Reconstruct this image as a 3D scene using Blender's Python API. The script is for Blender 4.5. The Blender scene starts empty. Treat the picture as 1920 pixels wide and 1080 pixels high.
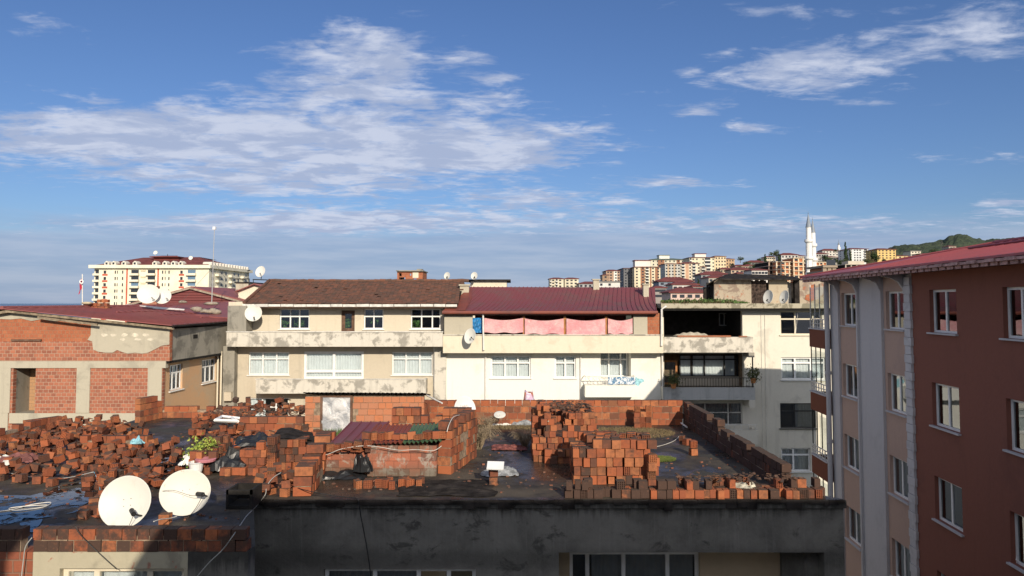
import bpy, bmesh, math, random
from mathutils import Vector, Matrix, noise as mnoise
random.seed(7)
R = math.radians
# ------------------------------------------------------------------ camera, sky, sun, exposure
F = 1397.0; CY = 499.0; PIT = math.atan(0.05)
sc = bpy.context.scene
C = sc.collection
cam = bpy.data.cameras.new('camera'); camo = bpy.data.objects.new('camera', cam); C.objects.link(camo)
cam.sensor_width = 36; cam.lens = 36 * F / 1920; cam.shift_y = (CY - 540) / 1920
cam.clip_start = 0.05; cam.clip_end = 90000
camo.location = (0, 0, 0); camo.rotation_euler = (R(90) + PIT, 0, 0)
sc.camera = camo
SUN = Vector((-0.30, 1.0, -0.43)).normalized()          # direction the light travels
el = math.asin(-SUN.z); az = math.atan2(-SUN.x, -SUN.y)  # towards the sun, clockwise from +Y
sl = bpy.data.lights.new('sun', 'SUN'); sl.energy = 4.8; sl.angle = R(0.5); sl.color = (1.0, 0.885, 0.72)
so = bpy.data.objects.new('sun', sl); C.objects.link(so); so.rotation_euler = SUN.to_track_quat('-Z', 'Y').to_euler(); so.location = (20, -40, 60)
sc.view_settings.view_transform = 'Standard'; sc.view_settings.look = 'None'
sc.view_settings.exposure = 0.0; sc.view_settings.gamma = 1.0

# ---- node helpers
class NT:
    def __init__(s, tree): s.t = tree; s.n = tree.nodes; s.l = tree.links
    def new(s, typ, **kw):
        n = s.n.new(typ)
        for k, v in kw.items(): setattr(n, k, v)
        return n
    def put(s, sock, v):
        if isinstance(v, bpy.types.NodeSocket): s.l.new(v, sock)
        else:
            try: sock.default_value = v
            except Exception: sock.default_value = (v, v, v)
    def m(s, op, a, b=None, c=None, clamp=False):
        n = s.new('ShaderNodeMath', operation=op); n.use_clamp = clamp
        s.put(n.inputs[0], a)
        if b is not None: s.put(n.inputs[1], b)
        if c is not None: s.put(n.inputs[2], c)
        return n.outputs[0]
    def mix(s, fac, a, b, blend='MIX'):
        n = s.new('ShaderNodeMix', data_type='RGBA', blend_type=blend)
        s.put(n.inputs['Factor'], fac)
        for k, v in ((6, a), (7, b)):
            if isinstance(v, tuple) and len(v) == 3: v = v + (1,)
            s.put(n.inputs[k], v)
        return n.outputs[2]
    def noise(s, vec, scale, detail=5, rough=0.6, dist=0.0, lac=2.0):
        n = s.new('ShaderNodeTexNoise'); s.l.new(vec, n.inputs['Vector'])
        n.inputs['Scale'].default_value = scale; n.inputs['Detail'].default_value = detail
        n.inputs['Roughness'].default_value = rough; n.inputs['Distortion'].default_value = dist
        n.inputs['Lacunarity'].default_value = lac
        return n.outputs[0]
    def ramp(s, fac, stops):
        n = s.new('ShaderNodeMapRange'); s.put(n.inputs[0], fac)
        n.inputs[1].default_value = stops[0]; n.inputs[2].default_value = stops[1]
        n.interpolation_type = 'SMOOTHSTEP'; return n.outputs[0]
    def scale(s, vec, v, loc=(0, 0, 0), rot=(0, 0, 0)):
        n = s.new('ShaderNodeMapping'); s.l.new(vec, n.inputs[0]); n.inputs['Scale'].default_value = v
        n.inputs['Location'].default_value = loc; n.inputs['Rotation'].default_value = rot
        return n.outputs[0]

# ---- world: Nishita sky with procedural clouds by direction
w = bpy.data.worlds.new('World'); sc.world = w; w.use_nodes = True
T = NT(w.node_tree); T.n.clear()
sky = T.new('ShaderNodeTexSky', sky_type='NISHITA'); sky.sun_disc = False
sky.sun_elevation = el; sky.sun_rotation = az
sky.altitude = 50; sky.air_density = 1.05; sky.dust_density = 0.6; sky.ozone_density = 3.0
tc = T.new('ShaderNodeTexCoord'); sep = T.new('ShaderNodeSeparateXYZ'); T.l.new(tc.outputs['Generated'], sep.inputs[0])
X, Y, Z = sep.outputs
hyp = T.m('MAXIMUM', T.m('ABSOLUTE', Y), 0.05)
U = T.m('DIVIDE', X, hyp); V = T.m('DIVIDE', Z, hyp)
zz = T.m('ADD', T.m('MAXIMUM', Z, 0.0), 0.085)
cmb = T.new('ShaderNodeCombineXYZ')
T.put(cmb.inputs[0], T.m('DIVIDE', X, zz)); T.put(cmb.inputs[1], T.m('DIVIDE', Y, zz))
P = cmb.outputs[0]
P2 = T.scale(P, (1.0, 1.25, 1), rot=(0, 0, R(-10)))
n1 = T.noise(P2, 4.6, 9, 0.60, 0.5)
n2 = T.noise(T.scale(P, (0.7, 1.3, 1), (3, 1, 0)), 1.1, 4, 0.55, 0.2)
n3 = T.noise(T.scale(P, (1.0, 2.1, 1), (7, 4, 0)), 11.0, 7, 0.60, 0.4)
# places in the sky where clouds gather: (u, v, ru, rv, amount)
def uv(px, py, rx, ry, a): return ((px - 960) / F, (569 - py) / F, rx / F, ry / F, a)
BL = [uv(450, 270, 620, 80, .30), uv(180, 240, 330, 60, .20), uv(700, 75, 165, 62, .26), uv(640, 150, 190, 60, .20), uv(900, 180, 160, 26, .15), uv(560, 345, 330, 30, .20),
      uv(880, 295, 160, 20, .20), uv(600, 412, 280, 26, .27), uv(1010, 372, 130, 20, .26), uv(1500, 135, 200, 55, .31), uv(1870, 45, 190, 60, .30), uv(1480, 10, 200, 25, .19), uv(870, 262, 260, 48, .22), uv(1650, 80, 160, 30, .14),
      uv(1310, 202, 60, 14, .22), uv(1405, 236, 45, 12, .20), uv(1490, 243, 50, 10, .2), uv(1255, 341, 95, 14, .25), uv(1390, 348, 50, 10, .17), uv(1165, 375, 50, 12, .2), uv(1890, 382, 75, 24, .26), uv(1830, 295, 160, 16, .21),
      uv(1380, 388, 130, 12, .18), uv(50, 45, 100, 42, .24), uv(1100, 240, 60, 8, .14), uv(1600, 420, 420, 22, .2), uv(1000, 420, 520, 26, .2), uv(150, 425, 330, 26, .16), uv(1650, 190, 100, 10, .18),
      uv(1295, 128, 35, 9, .22), uv(880, 105, 60, 12, .2), uv(1830, 187, 50, 9, .16), uv(930, 140, 40, 10, .18)]
dens = None
for (bu, bv, ru, rv, a) in BL:
    du = T.m('MULTIPLY', T.m('SUBTRACT', U, bu), 1 / ru); dv = T.m('MULTIPLY', T.m('SUBTRACT', V, bv), 1 / rv)
    r2 = T.m('MULTIPLY_ADD', du, du, T.m('MULTIPLY', dv, dv))
    g = T.m('MULTIPLY', T.m('EXPONENT', T.m('MULTIPLY', r2, -0.9)), a)
    dens = g if dens is None else T.m('MAXIMUM', dens, g) if False else T.m('ADD', dens, g)
dens = T.m('MINIMUM', dens, 0.41)
front = T.m('GREATER_THAN', Y, 0.0)
dens = T.m('ADD', T.m('MULTIPLY', dens, front), T.m('MULTIPLY', T.m('SUBTRACT', 1.0, front), 0.14))
nn = T.m('ADD', T.m('ADD', T.m('MULTIPLY', n1, 0.58), T.m('MULTIPLY', n2, 0.14)), T.m('MULTIPLY', n3, 0.28))
fill_cloud = T.m('MAXIMUM', T.ramp(Z, (0.42, 0.7)), T.m('SUBTRACT', 1.0, front))      # added bright cloud, unseen overhead and behind, lifts the light in the shade
dens = T.m('ADD', dens, T.m('MULTIPLY', fill_cloud, 0.16))
cov = T.ramp(T.m('ADD', nn, dens), (0.645, 0.88))
cov = T.m('MULTIPLY', cov, T.ramp(V, (0.0, 0.06)))
cov = T.m('MULTIPLY', cov, 0.92)
# clouds are whiter where thick towards the light, greyer below
lit = T.ramp(T.noise(T.scale(P2, (1, 1, 1), (0.05, 0.09, 0)), 3.4, 7, 0.6, 0.35), (0.42, 0.60))
ccol = T.mix(lit, (4.1, 4.8, 6.6), (6.1, 6.6, 8.0))
ccol = T.mix(fill_cloud, ccol, (8.0, 8.2, 8.8))
# greyish veil low over the horizon
veil_n = T.noise(T.scale(tc.outputs['Generated'], (2.0, 2.0, 20)), 2.0, 5, 0.55)
veil = T.m('SUBTRACT', 1.0, T.ramp(T.m('ADD', V, T.m('MULTIPLY', veil_n, 0.09)), (0.118, 0.178)))
veil = T.m('MULTIPLY', veil, 0.80)
vstreak = T.ramp(T.noise(T.scale(tc.outputs['Generated'], (3.0, 3.0, 34), (1, 2, 3)), 2.4, 6, 0.6), (0.35, 0.7))
vcol = T.mix(vstreak, (3.05, 4.0, 5.9), (4.2, 4.9, 6.5))
hs = T.new('ShaderNodeHueSaturation'); T.l.new(sky.outputs[0], hs.inputs['Color']); hs.inputs['Saturation'].default_value = 1.0; hs.inputs['Value'].default_value = 1.0
tint = T.mix(1.0, hs.outputs[0], (0.62, 0.73, 0.98), 'MULTIPLY')
c1 = T.mix(veil, tint, vcol)
c2 = T.mix(cov, c1, ccol)
bg = T.new('ShaderNodeBackground'); T.l.new(c2, bg.inputs[0]); bg.inputs[1].default_value = 0.1
wo = T.new('ShaderNodeOutputWorld'); T.l.new(bg.outputs[0], wo.inputs[0])

# ------------------------------------------------------------------ geometry helpers
sp, cp = math.sin(PIT), math.cos(PIT)
def ray(px, py):
    cx = (px - 960) / F; cy = -(py - CY) / F
    return Vector((cx, cp - cy * sp, sp + cy * cp))
def W(px, py, D): d = ray(px, py); return d * (D / d.y)           # point at distance D in front
def RZ(px, py, z=-3.7): d = ray(px, py); return d * (z / d.z)      # point on a level surface
def zat(py, D): return W(960, py, D).z
def xat(px, D, py=600): return W(px, py, D).x
ROOF = -3.7; GROUND = -16.5

ORG = {}
def props(o, label=None, cat=None, group=None, kind=None):
    if label: o['label'] = label
    if cat: o['category'] = cat
    if group: o['group'] = group
    if kind: o['kind'] = kind
    return o
def thing(name, label, cat, loc, group=None):
    o = bpy.data.objects.new(name, None); C.objects.link(o); o.location = loc; o.empty_display_size = 0.2
    ORG[o.name] = Vector(loc)
    return props(o, label, cat, group)

class MB:
    def __init__(s): s.v = []; s.f = []; s.m = []; s.cur = 0; s.smooth = False
    def quad(s, *pts):
        b = len(s.v); s.v += [tuple(p) for p in pts]; s.f.append(tuple(range(b, b + len(pts)))); s.m.append(s.cur)
    def box(s, x0, x1, y0, y1, z0, z1, M=None):
        P = [(x0, y0, z0), (x1, y0, z0), (x1, y1, z0), (x0, y1, z0), (x0, y0, z1), (x1, y0, z1), (x1, y1, z1), (x0, y1, z1)]
        if M is not None: P = [tuple(M @ Vector(p)) for p in P]
        b = len(s.v); s.v += P
        for f in ((0, 3, 2, 1), (4, 5, 6, 7), (0, 1, 5, 4), (1, 2, 6, 5), (2, 3, 7, 6), (3, 0, 4, 7)):
            s.f.append(tuple(b + i for i in f)); s.m.append(s.cur)
        return s
    def fbox(s, Fr, s0, s1, d0, d1, z0, z1):
        b = len(s.v)
        s.v += [tuple(Fr.pt(a, d, z)) for z in (z0, z1) for (a, d) in ((s0, d1), (s1, d1), (s1, d0), (s0, d0))]
        for f in ((0, 3, 2, 1), (4, 5, 6, 7), (0, 1, 5, 4), (1, 2, 6, 5), (2, 3, 7, 6), (3, 0, 4, 7)):
            s.f.append(tuple(b + i for i in f)); s.m.append(s.cur)
        return s
    def prism(s, pts, off):
        """closed polygon pts (3D list) extruded by vector off"""
        b = len(s.v); n = len(pts); off = Vector(off)
        s.v += [tuple(p) for p in pts] + [tuple(Vector(p) + off) for p in pts]
        s.f.append(tuple(range(b, b + n))); s.f.append(tuple(range(b + 2 * n - 1, b + n - 1, -1))); s.m += [s.cur] * 2
        for i in range(n):
            j = (i + 1) % n; s.f.append((b + j, b + i, b + n + i, b + n + j)); s.m.append(s.cur)
        return s
    def tube(s, pts, r, n=6, r1=None, cap=True):
        pts = [Vector(p) for p in pts]; k = len(pts); rings = []
        for i, p in enumerate(pts):
            t = (pts[min(i + 1, k - 1)] - pts[max(i - 1, 0)]).normalized()
            a = t.cross(Vector((0, 0, 1)))
            if a.length < 0.05: a = t.cross(Vector((1, 0, 0)))
            a.normalize(); b_ = t.cross(a); rr = r if r1 is None else r + (r1 - r) * i / max(1, k - 1)
            base = len(s.v); rings.append(base)
            for j in range(n):
                q = 2 * math.pi * j / n; s.v.append(tuple(p + a * math.cos(q) * rr + b_ * math.sin(q) * rr))
        for i in range(k - 1):
            for j in range(n):
                jj = (j + 1) % n
                s.f.append((rings[i] + j, rings[i] + jj, rings[i + 1] + jj, rings[i + 1] + j)); s.m.append(s.cur)
        if cap:
            s.f.append(tuple(rings[0] + j for j in range(n))[::-1]); s.f.append(tuple(rings[-1] + j for j in range(n))); s.m += [s.cur] * 2
        return s
    def lathe(s, prof, n=24, M=None):
        b = len(s.v); k = len(prof)
        for (r, z) in prof:
            for j in range(n):
                q = 2 * math.pi * j / n; p = Vector((r * math.cos(q), r * math.sin(q), z))
                s.v.append(tuple(M @ p if M is not None else p))
        for i in range(k - 1):
            for j in range(n):
                jj = (j + 1) % n; s.f.append((b + i * n + j, b + i * n + jj, b + (i + 1) * n + jj, b + (i + 1) * n + j)); s.m.append(s.cur)
        return s
    def sheet(s, fn, nu, nv):
        b = len(s.v)
        for i in range(nu + 1):
            for j in range(nv + 1): s.v.append(tuple(fn(i / nu, j / nv)))
        for i in range(nu):
            for j in range(nv):
                a = b + i * (nv + 1) + j; s.f.append((a, a + nv + 1, a + nv + 2, a + 1)); s.m.append(s.cur)
        return s

def build(name, mb, mats, parent=None, loc=None, smooth=False, label=None, cat=None, group=None, kind=None):
    """one mesh object; vertices given in world space"""
    me = bpy.data.meshes.new(name)
    org = ORG[parent.name] if parent else Vector(loc) if loc else Vector((0, 0, 0))
    me.from_pydata([(v[0] - org.x, v[1] - org.y, v[2] - org.z) for v in mb.v], [], mb.f)
    if not isinstance(mats, (list, tuple)): mats = [mats]
    for m_ in mats: me.materials.append(m_)
    if len(mats) > 1: me.polygons.foreach_set('material_index', mb.m)
    if smooth: me.polygons.foreach_set('use_smooth', [True] * len(me.polygons))
    me.update()
    o = bpy.data.objects.new(name, me); C.objects.link(o)
    if parent: o.parent = parent
    else: o.location = org
    ORG[o.name] = org.copy()
    return props(o, label, cat, group, kind)
def mesh_only(name, mb, mats):
    me = bpy.data.meshes.new(name); me.from_pydata(mb.v, [], mb.f)
    if not isinstance(mats, (list, tuple)): mats = [mats]
    for m_ in mats: me.materials.append(m_)
    if len(mats) > 1: me.polygons.foreach_set('material_index', mb.m)
    me.update(); return me
def inst(name, me, M, parent=None):
    o = bpy.data.objects.new(name, me); C.objects.link(o)
    if parent:
        o.parent = parent; M = Matrix.Translation(-ORG[parent.name]) @ M
    o.matrix_local = M
    return o

class Fr:
    """facade frame: s along the wall, d outward, z up"""
    def __init__(s, x, y, dx, dy):
        l = math.hypot(dx, dy); s.o = (x, y); s.d = (dx / l, dy / l); s.n = (s.d[1], -s.d[0])
    def pt(s, a, d, z): return Vector((s.o[0] + s.d[0] * a + s.n[0] * d, s.o[1] + s.d[1] * a + s.n[1] * d, z))

# ------------------------------------------------------------------ materials
MATS = {}
def pm(name, build_fn):
    if name in MATS: return MATS[name]
    m_ = bpy.data.materials.new(name); m_.use_nodes = True
    t = NT(m_.node_tree); t.n.clear()
    out = t.new('ShaderNodeOutputMaterial'); b = t.new('ShaderNodeBsdfPrincipled'); t.l.new(b.outputs[0], out.inputs[0])
    t.b = b; t.out = out; t.pos = t.new('ShaderNodeNewGeometry').outputs['Position']
    build_fn(t); MATS[name] = m_; return m_
def bump(t, h, dist=0.01, st=0.6):
    n = t.new('ShaderNodeBump'); n.inputs['Strength'].default_value = st; n.inputs['Distance'].default_value = dist
    t.put(n.inputs['Height'], h); t.l.new(n.outputs[0], t.b.inputs['Normal'])
def simple(name, col, rough=0.7, metal=0.0, var=0.15, sc_=4.0, spec=0.3):
    def f(t):
        n = t.noise(t.pos, sc_, 6, 0.6)
        c = t.mix(t.ramp(n, (0.3, 0.7)), tuple(x * (1 - var) for x in col), tuple(min(1, x * (1 + var)) for x in col))
        t.put(t.b.inputs['Base Color'], c); t.b.inputs['Roughness'].default_value = rough
        t.b.inputs['Metallic'].default_value = metal; t.b.inputs['Specular IOR Level'].default_value = spec
        bump(t, n, 0.004, 0.3)
    return pm(name, f)
def plaster(name, col, dirt, amt=0.5, big=0.5, streak=0.5, ex=None, edge=0.12, rough=0.9):
    """painted plaster with soot patches, runs of dirt and fine grain"""
    def f(t):
        n = t.noise(t.pos, big, 9, 0.65, 0.4)
        k = t.ramp(n, (0.60 - 0.13 * amt, 0.60 - 0.13 * amt + edge))
        s1 = t.noise(t.scale(t.pos, (2.6, 2.6, 0.22)), 1.3, 7, 0.65)
        k2 = t.m('MULTIPLY', t.ramp(s1, (0.50, 0.78)), streak)
        fine = t.noise(t.pos, 9.0, 6, 0.7)
        c = t.mix(t.m('MULTIPLY', k, amt), col, dirt)
        c = t.mix(k2, c, dirt)
        c = t.mix(0.35, c, t.mix(fine, tuple(x * 0.72 for x in col), tuple(min(1, x * 1.2) for x in col)), 'MIX')
        if ex:
            e = t.ramp(t.noise(t.pos, big * 2.7, 8, 0.7, 0.6), (0.60, 0.64)); c = t.mix(t.m('MULTIPLY', e, 0.85), c, ex)
        t.put(t.b.inputs['Base Color'], c); t.b.inputs['Roughness'].default_value = rough
        t.b.inputs['Specular IOR Level'].default_value = 0.2
        bump(t, t.m('ADD', t.m('MULTIPLY', n, 0.6), t.m('MULTIPLY', fine, 0.4)), 0.03, 0.5)
    return pm(name, f)
def brickwall(name, axis='x', a=(0.40, 0.13, 0.07), b=(0.22, 0.07, 0.045), mortar=(0.42, 0.35, 0.28), bw=0.29, rh=0.178, ms=0.014, dirt=0.3):
    def f(t):
        s_ = t.new('ShaderNodeSeparateXYZ'); t.l.new(t.pos, s_.inputs[0]); c_ = t.new('ShaderNodeCombineXYZ')
        t.l.new(s_.outputs[0 if axis == 'x' else 1], c_.inputs[0]); t.l.new(s_.outputs[2], c_.inputs[1])
        wob = t.noise(t.pos, 3.0, 2, 0.5)
        v = t.new('ShaderNodeVectorMath', operation='ADD'); t.l.new(c_.outputs[0], v.inputs[0])
        w_ = t.new('ShaderNodeCombineXYZ'); t.put(w_.inputs[1], t.m('MULTIPLY', wob, 0.03)); t.put(w_.inputs[0], t.m('MULTIPLY', wob, 0.05)); t.l.new(w_.outputs[0], v.inputs[1])
        br = t.new('ShaderNodeTexBrick'); t.l.new(v.outputs[0], br.inputs['Vector'])
        br.inputs['Scale'].default_value = 1; br.inputs['Brick Width'].default_value = bw; br.inputs['Row Height'].default_value = rh
        br.inputs['Mortar Size'].default_value = ms; br.inputs['Mortar Smooth'].default_value = 0.3; br.inputs['Bias'].default_value = 0.0
        br.inputs['Color1'].default_value = a + (1,); br.inputs['Color2'].default_value = b + (1,); br.inputs['Mortar'].default_value = mortar + (1,)
        n = t.noise(t.pos, 1.3, 8, 0.65); fine = t.noise(t.pos, 14, 5, 0.7)
        c = t.mix(t.m('MULTIPLY', t.ramp(n, (0.5, 0.75)), dirt), br.outputs[0], (0.12, 0.085, 0.065))
        c = t.mix(0.35, c, t.mix(fine, tuple(x * 0.5 for x in a), tuple(min(1, x * 1.5) for x in a)))
        t.put(t.b.inputs['Base Color'], c); t.b.inputs['Roughness'].default_value = 0.9; t.b.inputs['Specular IOR Level'].default_value = 0.15
        h = t.m('ADD', t.m('MULTIPLY', br.outputs['Fac'], -0.7), t.m('MULTIPLY', fine, 0.4)); bump(t, h, 0.02, 0.8)
    return pm(name, f)
def claybrick(name='clay_brick', dark=0.35, sr=(0.53, 0.80)):
    """fired clay; hue and soot differ from brick to brick"""
    def f(t):
        g = t.new('ShaderNodeNewGeometry'); oi = t.new('ShaderNodeObjectInfo')
        r = t.m('FRACT', t.m('ADD', g.outputs['Random Per Island'], t.m('MULTIPLY', oi.outputs['Random'], 3.7)))
        r2 = t.m('FRACT', t.m('MULTIPLY', r, 17.31)); r3 = t.m('FRACT', t.m('MULTIPLY', r, 51.7))
        c = t.mix(r, (0.36, 0.108, 0.047), (0.26, 0.082, 0.043)); c = t.mix(t.m('MULTIPLY', t.ramp(r2, (0.55, 1.0)), 0.7), c, (0.50, 0.20, 0.085)); c = t.mix(t.m('MULTIPLY', t.ramp(r3, (0.80, 1.0)), .5), c, (0.14, 0.07, 0.05))
        n = t.noise(t.pos, 2.2, 7, 0.65); fine = t.noise(t.pos, 24, 5, 0.7)
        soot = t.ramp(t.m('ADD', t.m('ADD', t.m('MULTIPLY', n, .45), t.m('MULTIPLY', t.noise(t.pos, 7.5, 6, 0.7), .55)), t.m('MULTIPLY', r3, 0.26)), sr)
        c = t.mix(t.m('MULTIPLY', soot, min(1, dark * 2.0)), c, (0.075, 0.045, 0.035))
        nz = t.new('ShaderNodeSeparateXYZ'); t.l.new(g.outputs['Normal'], nz.inputs[0])
        moss = t.m('MULTIPLY', t.ramp(nz.outputs[2], (0.35, 0.8)), t.ramp(t.m('ADD', t.noise(t.pos, 5, 5, 0.6), t.m('MULTIPLY', r3, 0.2)), (0.36, 0.56)))
        c = t.mix(t.m('MULTIPLY', moss, 0.85), c, (0.085, 0.06, 0.045))       # dirt and moss lying on the tops
        c = t.mix(t.m('MULTIPLY', t.ramp(fine, (0.55, 0.8)), 0.22), c, (0.48, 0.25, 0.15))
        t.put(t.b.inputs['Base Color'], c); t.b.inputs['Roughness'].default_value = 0.88; t.b.inputs['Specular IOR Level'].default_value = 0.2
        bump(t, t.m('ADD', fine, n), 0.006, 0.5)
    return pm(name, f)
def glass(name='window_glass', tint=(0.82, 0.86, 0.87), refl=1.0):
    def f(t):
        t.n.remove(t.b)
        tr = t.new('ShaderNodeBsdfTransparent'); tr.inputs[0].default_value = tint + (1,)
        gl = t.new('ShaderNodeBsdfGlossy'); gl.inputs['Roughness'].default_value = 0.02; gl.inputs[0].default_value = (0.9, 0.95, 1, 1)
        fr = t.new('ShaderNodeFresnel'); fr.inputs[0].default_value = 1.5
        nb = t.new('ShaderNodeBump'); nb.inputs['Distance'].default_value = 0.02; nb.inputs['Strength'].default_value = 0.06; t.put(nb.inputs['Height'], t.noise(t.pos, 1.2, 2, 0.5))
        t.l.new(nb.outputs[0], gl.inputs['Normal'])
        mx = t.new('ShaderNodeMixShader'); t.put(mx.inputs[0], t.m('MULTIPLY_ADD', fr.outputs[0], refl, 0.05, clamp=True)); t.l.new(tr.outputs[0], mx.inputs[1]); t.l.new(gl.outputs[0], mx.inputs[2])
        t.l.new(mx.outputs[0], t.out.inputs[0])
    return pm(name, f)
def random_tint(name, a, b, rough=0.9, bmp=0.01, ns=6):
    def f(t):
        g = t.new('ShaderNodeNewGeometry'); r = g.outputs['Random Per Island']
        c = t.mix(r, a, b); n = t.noise(t.pos, ns, 5, 0.6)
        c = t.mix(t.m('MULTIPLY', t.ramp(n, (0.45, 0.75)), 0.5), c, tuple(x * 0.45 for x in a))
        t.put(t.b.inputs['Base Color'], c); t.b.inputs['Roughness'].default_value = rough; t.b.inputs['Specular IOR Level'].default_value = 0.25
        bump(t, n, bmp, 0.5)
    return pm(name, f)

GL = glass(); 
M_WHITE = simple('white_pvc', (0.78, 0.78, 0.76), 0.45, var=0.05)
M_DULLW = simple('dull_white_paint', (0.62, 0.60, 0.55), 0.6, var=0.2)
M_CURT = simple('curtain_cloth', (0.72, 0.74, 0.74), 0.9, var=0.06)
M_GCURT = simple('grey_curtain_cloth', (0.30, 0.31, 0.31), 0.9, var=0.1)
M_DARK = simple('dark_interior', (0.012, 0.011, 0.010), 0.95, var=0.3)  # near-black: the dark of unlit rooms and undersides is put into the colour
M_BROWNF = simple('old_brown_wood', (0.13, 0.075, 0.05), 0.8, var=0.35)
M_ORWOOD = simple('orange_wood', (0.40, 0.17, 0.06), 0.6, var=0.2)
M_BLACK = simple('black_plastic', (0.016, 0.017, 0.019), 0.38, var=0.3, spec=0.5)
M_IRON = simple('dark_iron', (0.05, 0.05, 0.05), 0.5, 0.6, var=0.3)
M_PIPE = simple('white_pipe', (0.72, 0.70, 0.66), 0.5, var=0.1)
M_CONC = plaster('raw_concrete', (0.46, 0.42, 0.33), (0.22, 0.20, 0.165), 0.55, 0.7, 0.45)
M_DCONC = plaster('dark_concrete', (0.30, 0.28, 0.235), (0.06, 0.058, 0.05), 0.75, 0.9, 0.7)
M_STAINC = plaster('stained_concrete', (0.62, 0.58, 0.50), (0.15, 0.14, 0.12), 0.95, 1.5, 0.75, edge=0.12)
M_BEIGE = plaster('beige_plaster', (0.63, 0.56, 0.44), (0.42, 0.36, 0.27), 0.5, 0.7, 0.4)
M_BEIGE2 = plaster('dull_beige_plaster', (0.54, 0.475, 0.37), (0.33, 0.30, 0.24), 0.6, 0.7, 0.45)
M_WHITEW = plaster('whitewashed_plaster', (0.80, 0.78, 0.71), (0.58, 0.53, 0.44), 0.45, 0.6, 0.3)
M_CREAM = plaster('cream_plaster', (0.70, 0.635, 0.50), (0.50, 0.42, 0.31), 0.5, 1.1, 0.4)
M_IVORY = plaster('ivory_plaster', (0.69, 0.65, 0.55), (0.40, 0.37, 0.31), 0.6, 0.7, 0.55)
M_ORPL = plaster('ochre_plaster', (0.56, 0.35, 0.20), (0.44, 0.37, 0.27), 0.9, 0.45, 0.2)
def f_front(t):
    z = t.new('ShaderNodeSeparateXYZ'); t.l.new(t.pos, z.inputs[0])
    big = t.noise(t.pos, .9, 8, .62, .3); blot = t.noise(t.scale(t.pos, (1, 1, 1.5), (4, 2, 7)), 1.7, 8, .68, .4)
    run = t.noise(t.scale(t.pos, (7, 7, .35)), 1.0, 6, .7); run2 = t.noise(t.scale(t.pos, (16, 16, .5), (3, 0, 1)), 1.0, 4, .7); fine = t.noise(t.pos, 18, 5, .7)
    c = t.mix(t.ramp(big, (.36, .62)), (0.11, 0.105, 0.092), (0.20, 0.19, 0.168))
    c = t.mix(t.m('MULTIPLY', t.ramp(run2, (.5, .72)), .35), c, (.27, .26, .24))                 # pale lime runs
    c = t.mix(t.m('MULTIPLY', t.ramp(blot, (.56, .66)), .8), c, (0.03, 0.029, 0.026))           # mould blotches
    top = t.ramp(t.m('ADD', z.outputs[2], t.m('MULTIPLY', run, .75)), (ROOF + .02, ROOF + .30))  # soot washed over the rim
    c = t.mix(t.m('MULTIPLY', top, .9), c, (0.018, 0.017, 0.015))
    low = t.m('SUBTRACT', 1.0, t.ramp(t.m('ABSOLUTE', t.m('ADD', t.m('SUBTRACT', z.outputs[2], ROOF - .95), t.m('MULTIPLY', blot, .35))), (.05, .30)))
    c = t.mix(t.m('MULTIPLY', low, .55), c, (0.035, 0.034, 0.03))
    c = t.mix(.2, c, t.mix(fine, (.04, .04, .04), (.32, .31, .28)))
    t.put(t.b.inputs['Base Color'], c); t.b.inputs['Roughness'].default_value = .92; t.b.inputs['Specular IOR Level'].default_value = .15
    bump(t, t.m('ADD', t.m('MULTIPLY', blot, .7), t.m('MULTIPLY', fine, .3)), .03, .6)
M_FRONT = pm('sooty_plaster', f_front)
M_FRONTL = plaster('patchy_plaster', (0.42, 0.38, 0.28), (0.13, 0.12, 0.10), 0.7, 1.3, 0.3, ex=(0.34, 0.15, 0.10))
M_BW = brickwall('brick_panel', a=(0.42, 0.16, 0.095), b=(0.19, 0.075, 0.055), mortar=(0.46, 0.36, 0.27), bw=.26, ms=.016, dirt=.45); M_BW2 = brickwall('orange_brick_panel', a=(0.42, 0.15, 0.075), b=(0.30, 0.09, 0.05), mortar=(0.34, 0.23, 0.15), bw=0.21, rh=0.19, ms=0.013)
M_CLAY = claybrick(); M_CLAYD = claybrick('sooty_clay_brick', 0.5, (0.44, 0.68)); M_CLAYX = claybrick('sooty_shaded_clay_brick', 0.5, (0.26, 0.56)); M_CLAYW = claybrick('clay_wall_brick', 0.28)  # the blackened brick holds soot and, on the right parapet, painted shade
M_MORTAR = simple('old_mortar', (0.27, 0.20, 0.14), 0.95, var=0.4, sc_=9)
M_TILE = random_tint('old_roof_tile', (0.19, 0.085, 0.055), (0.10, 0.065, 0.05), 0.9, 0.02, 3)
def metal_roof(name, col, fade):
    def f(t):
        n = t.noise(t.pos, 0.9, 7, 0.65, 0.3); fine = t.noise(t.pos, 11, 4, 0.6)
        c = t.mix(t.ramp(n, (0.42, 0.7)), col, fade)
        c = t.mix(t.m('MULTIPLY', t.ramp(fine, (0.70, 0.74)), 0.6), c, (0.42, 0.33, 0.28))
        t.put(t.b.inputs['Base Color'], c); t.b.inputs['Roughness'].default_value = 0.55; t.b.inputs['Specular IOR Level'].default_value = 0.35
        bump(t, n, 0.02, 0.3)
    return pm(name, f)
M_MAROON = metal_roof('maroon_roof_sheet', (0.27, 0.085, 0.078), (0.22, 0.08, 0.074))
M_PURPLE = metal_roof('wine_roof_sheet', (0.185, 0.055, 0.062), (0.155, 0.075, 0.072))
M_RUST = metal_roof('rusty_red_sheet', (0.22, 0.06, 0.04), (0.14, 0.05, 0.04))
M_REDROOF = metal_roof('red_roof_sheet', (0.34, 0.085, 0.092), (0.29, 0.085, 0.09))
M_GREENSH = metal_roof('green_sheet', (0.07, 0.14, 0.07), (0.11, 0.15, 0.09))
M_TAR = simple('tar_paper', (0.03, 0.026, 0.024), .95, var=.5, sc_=3, spec=.08)
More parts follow.
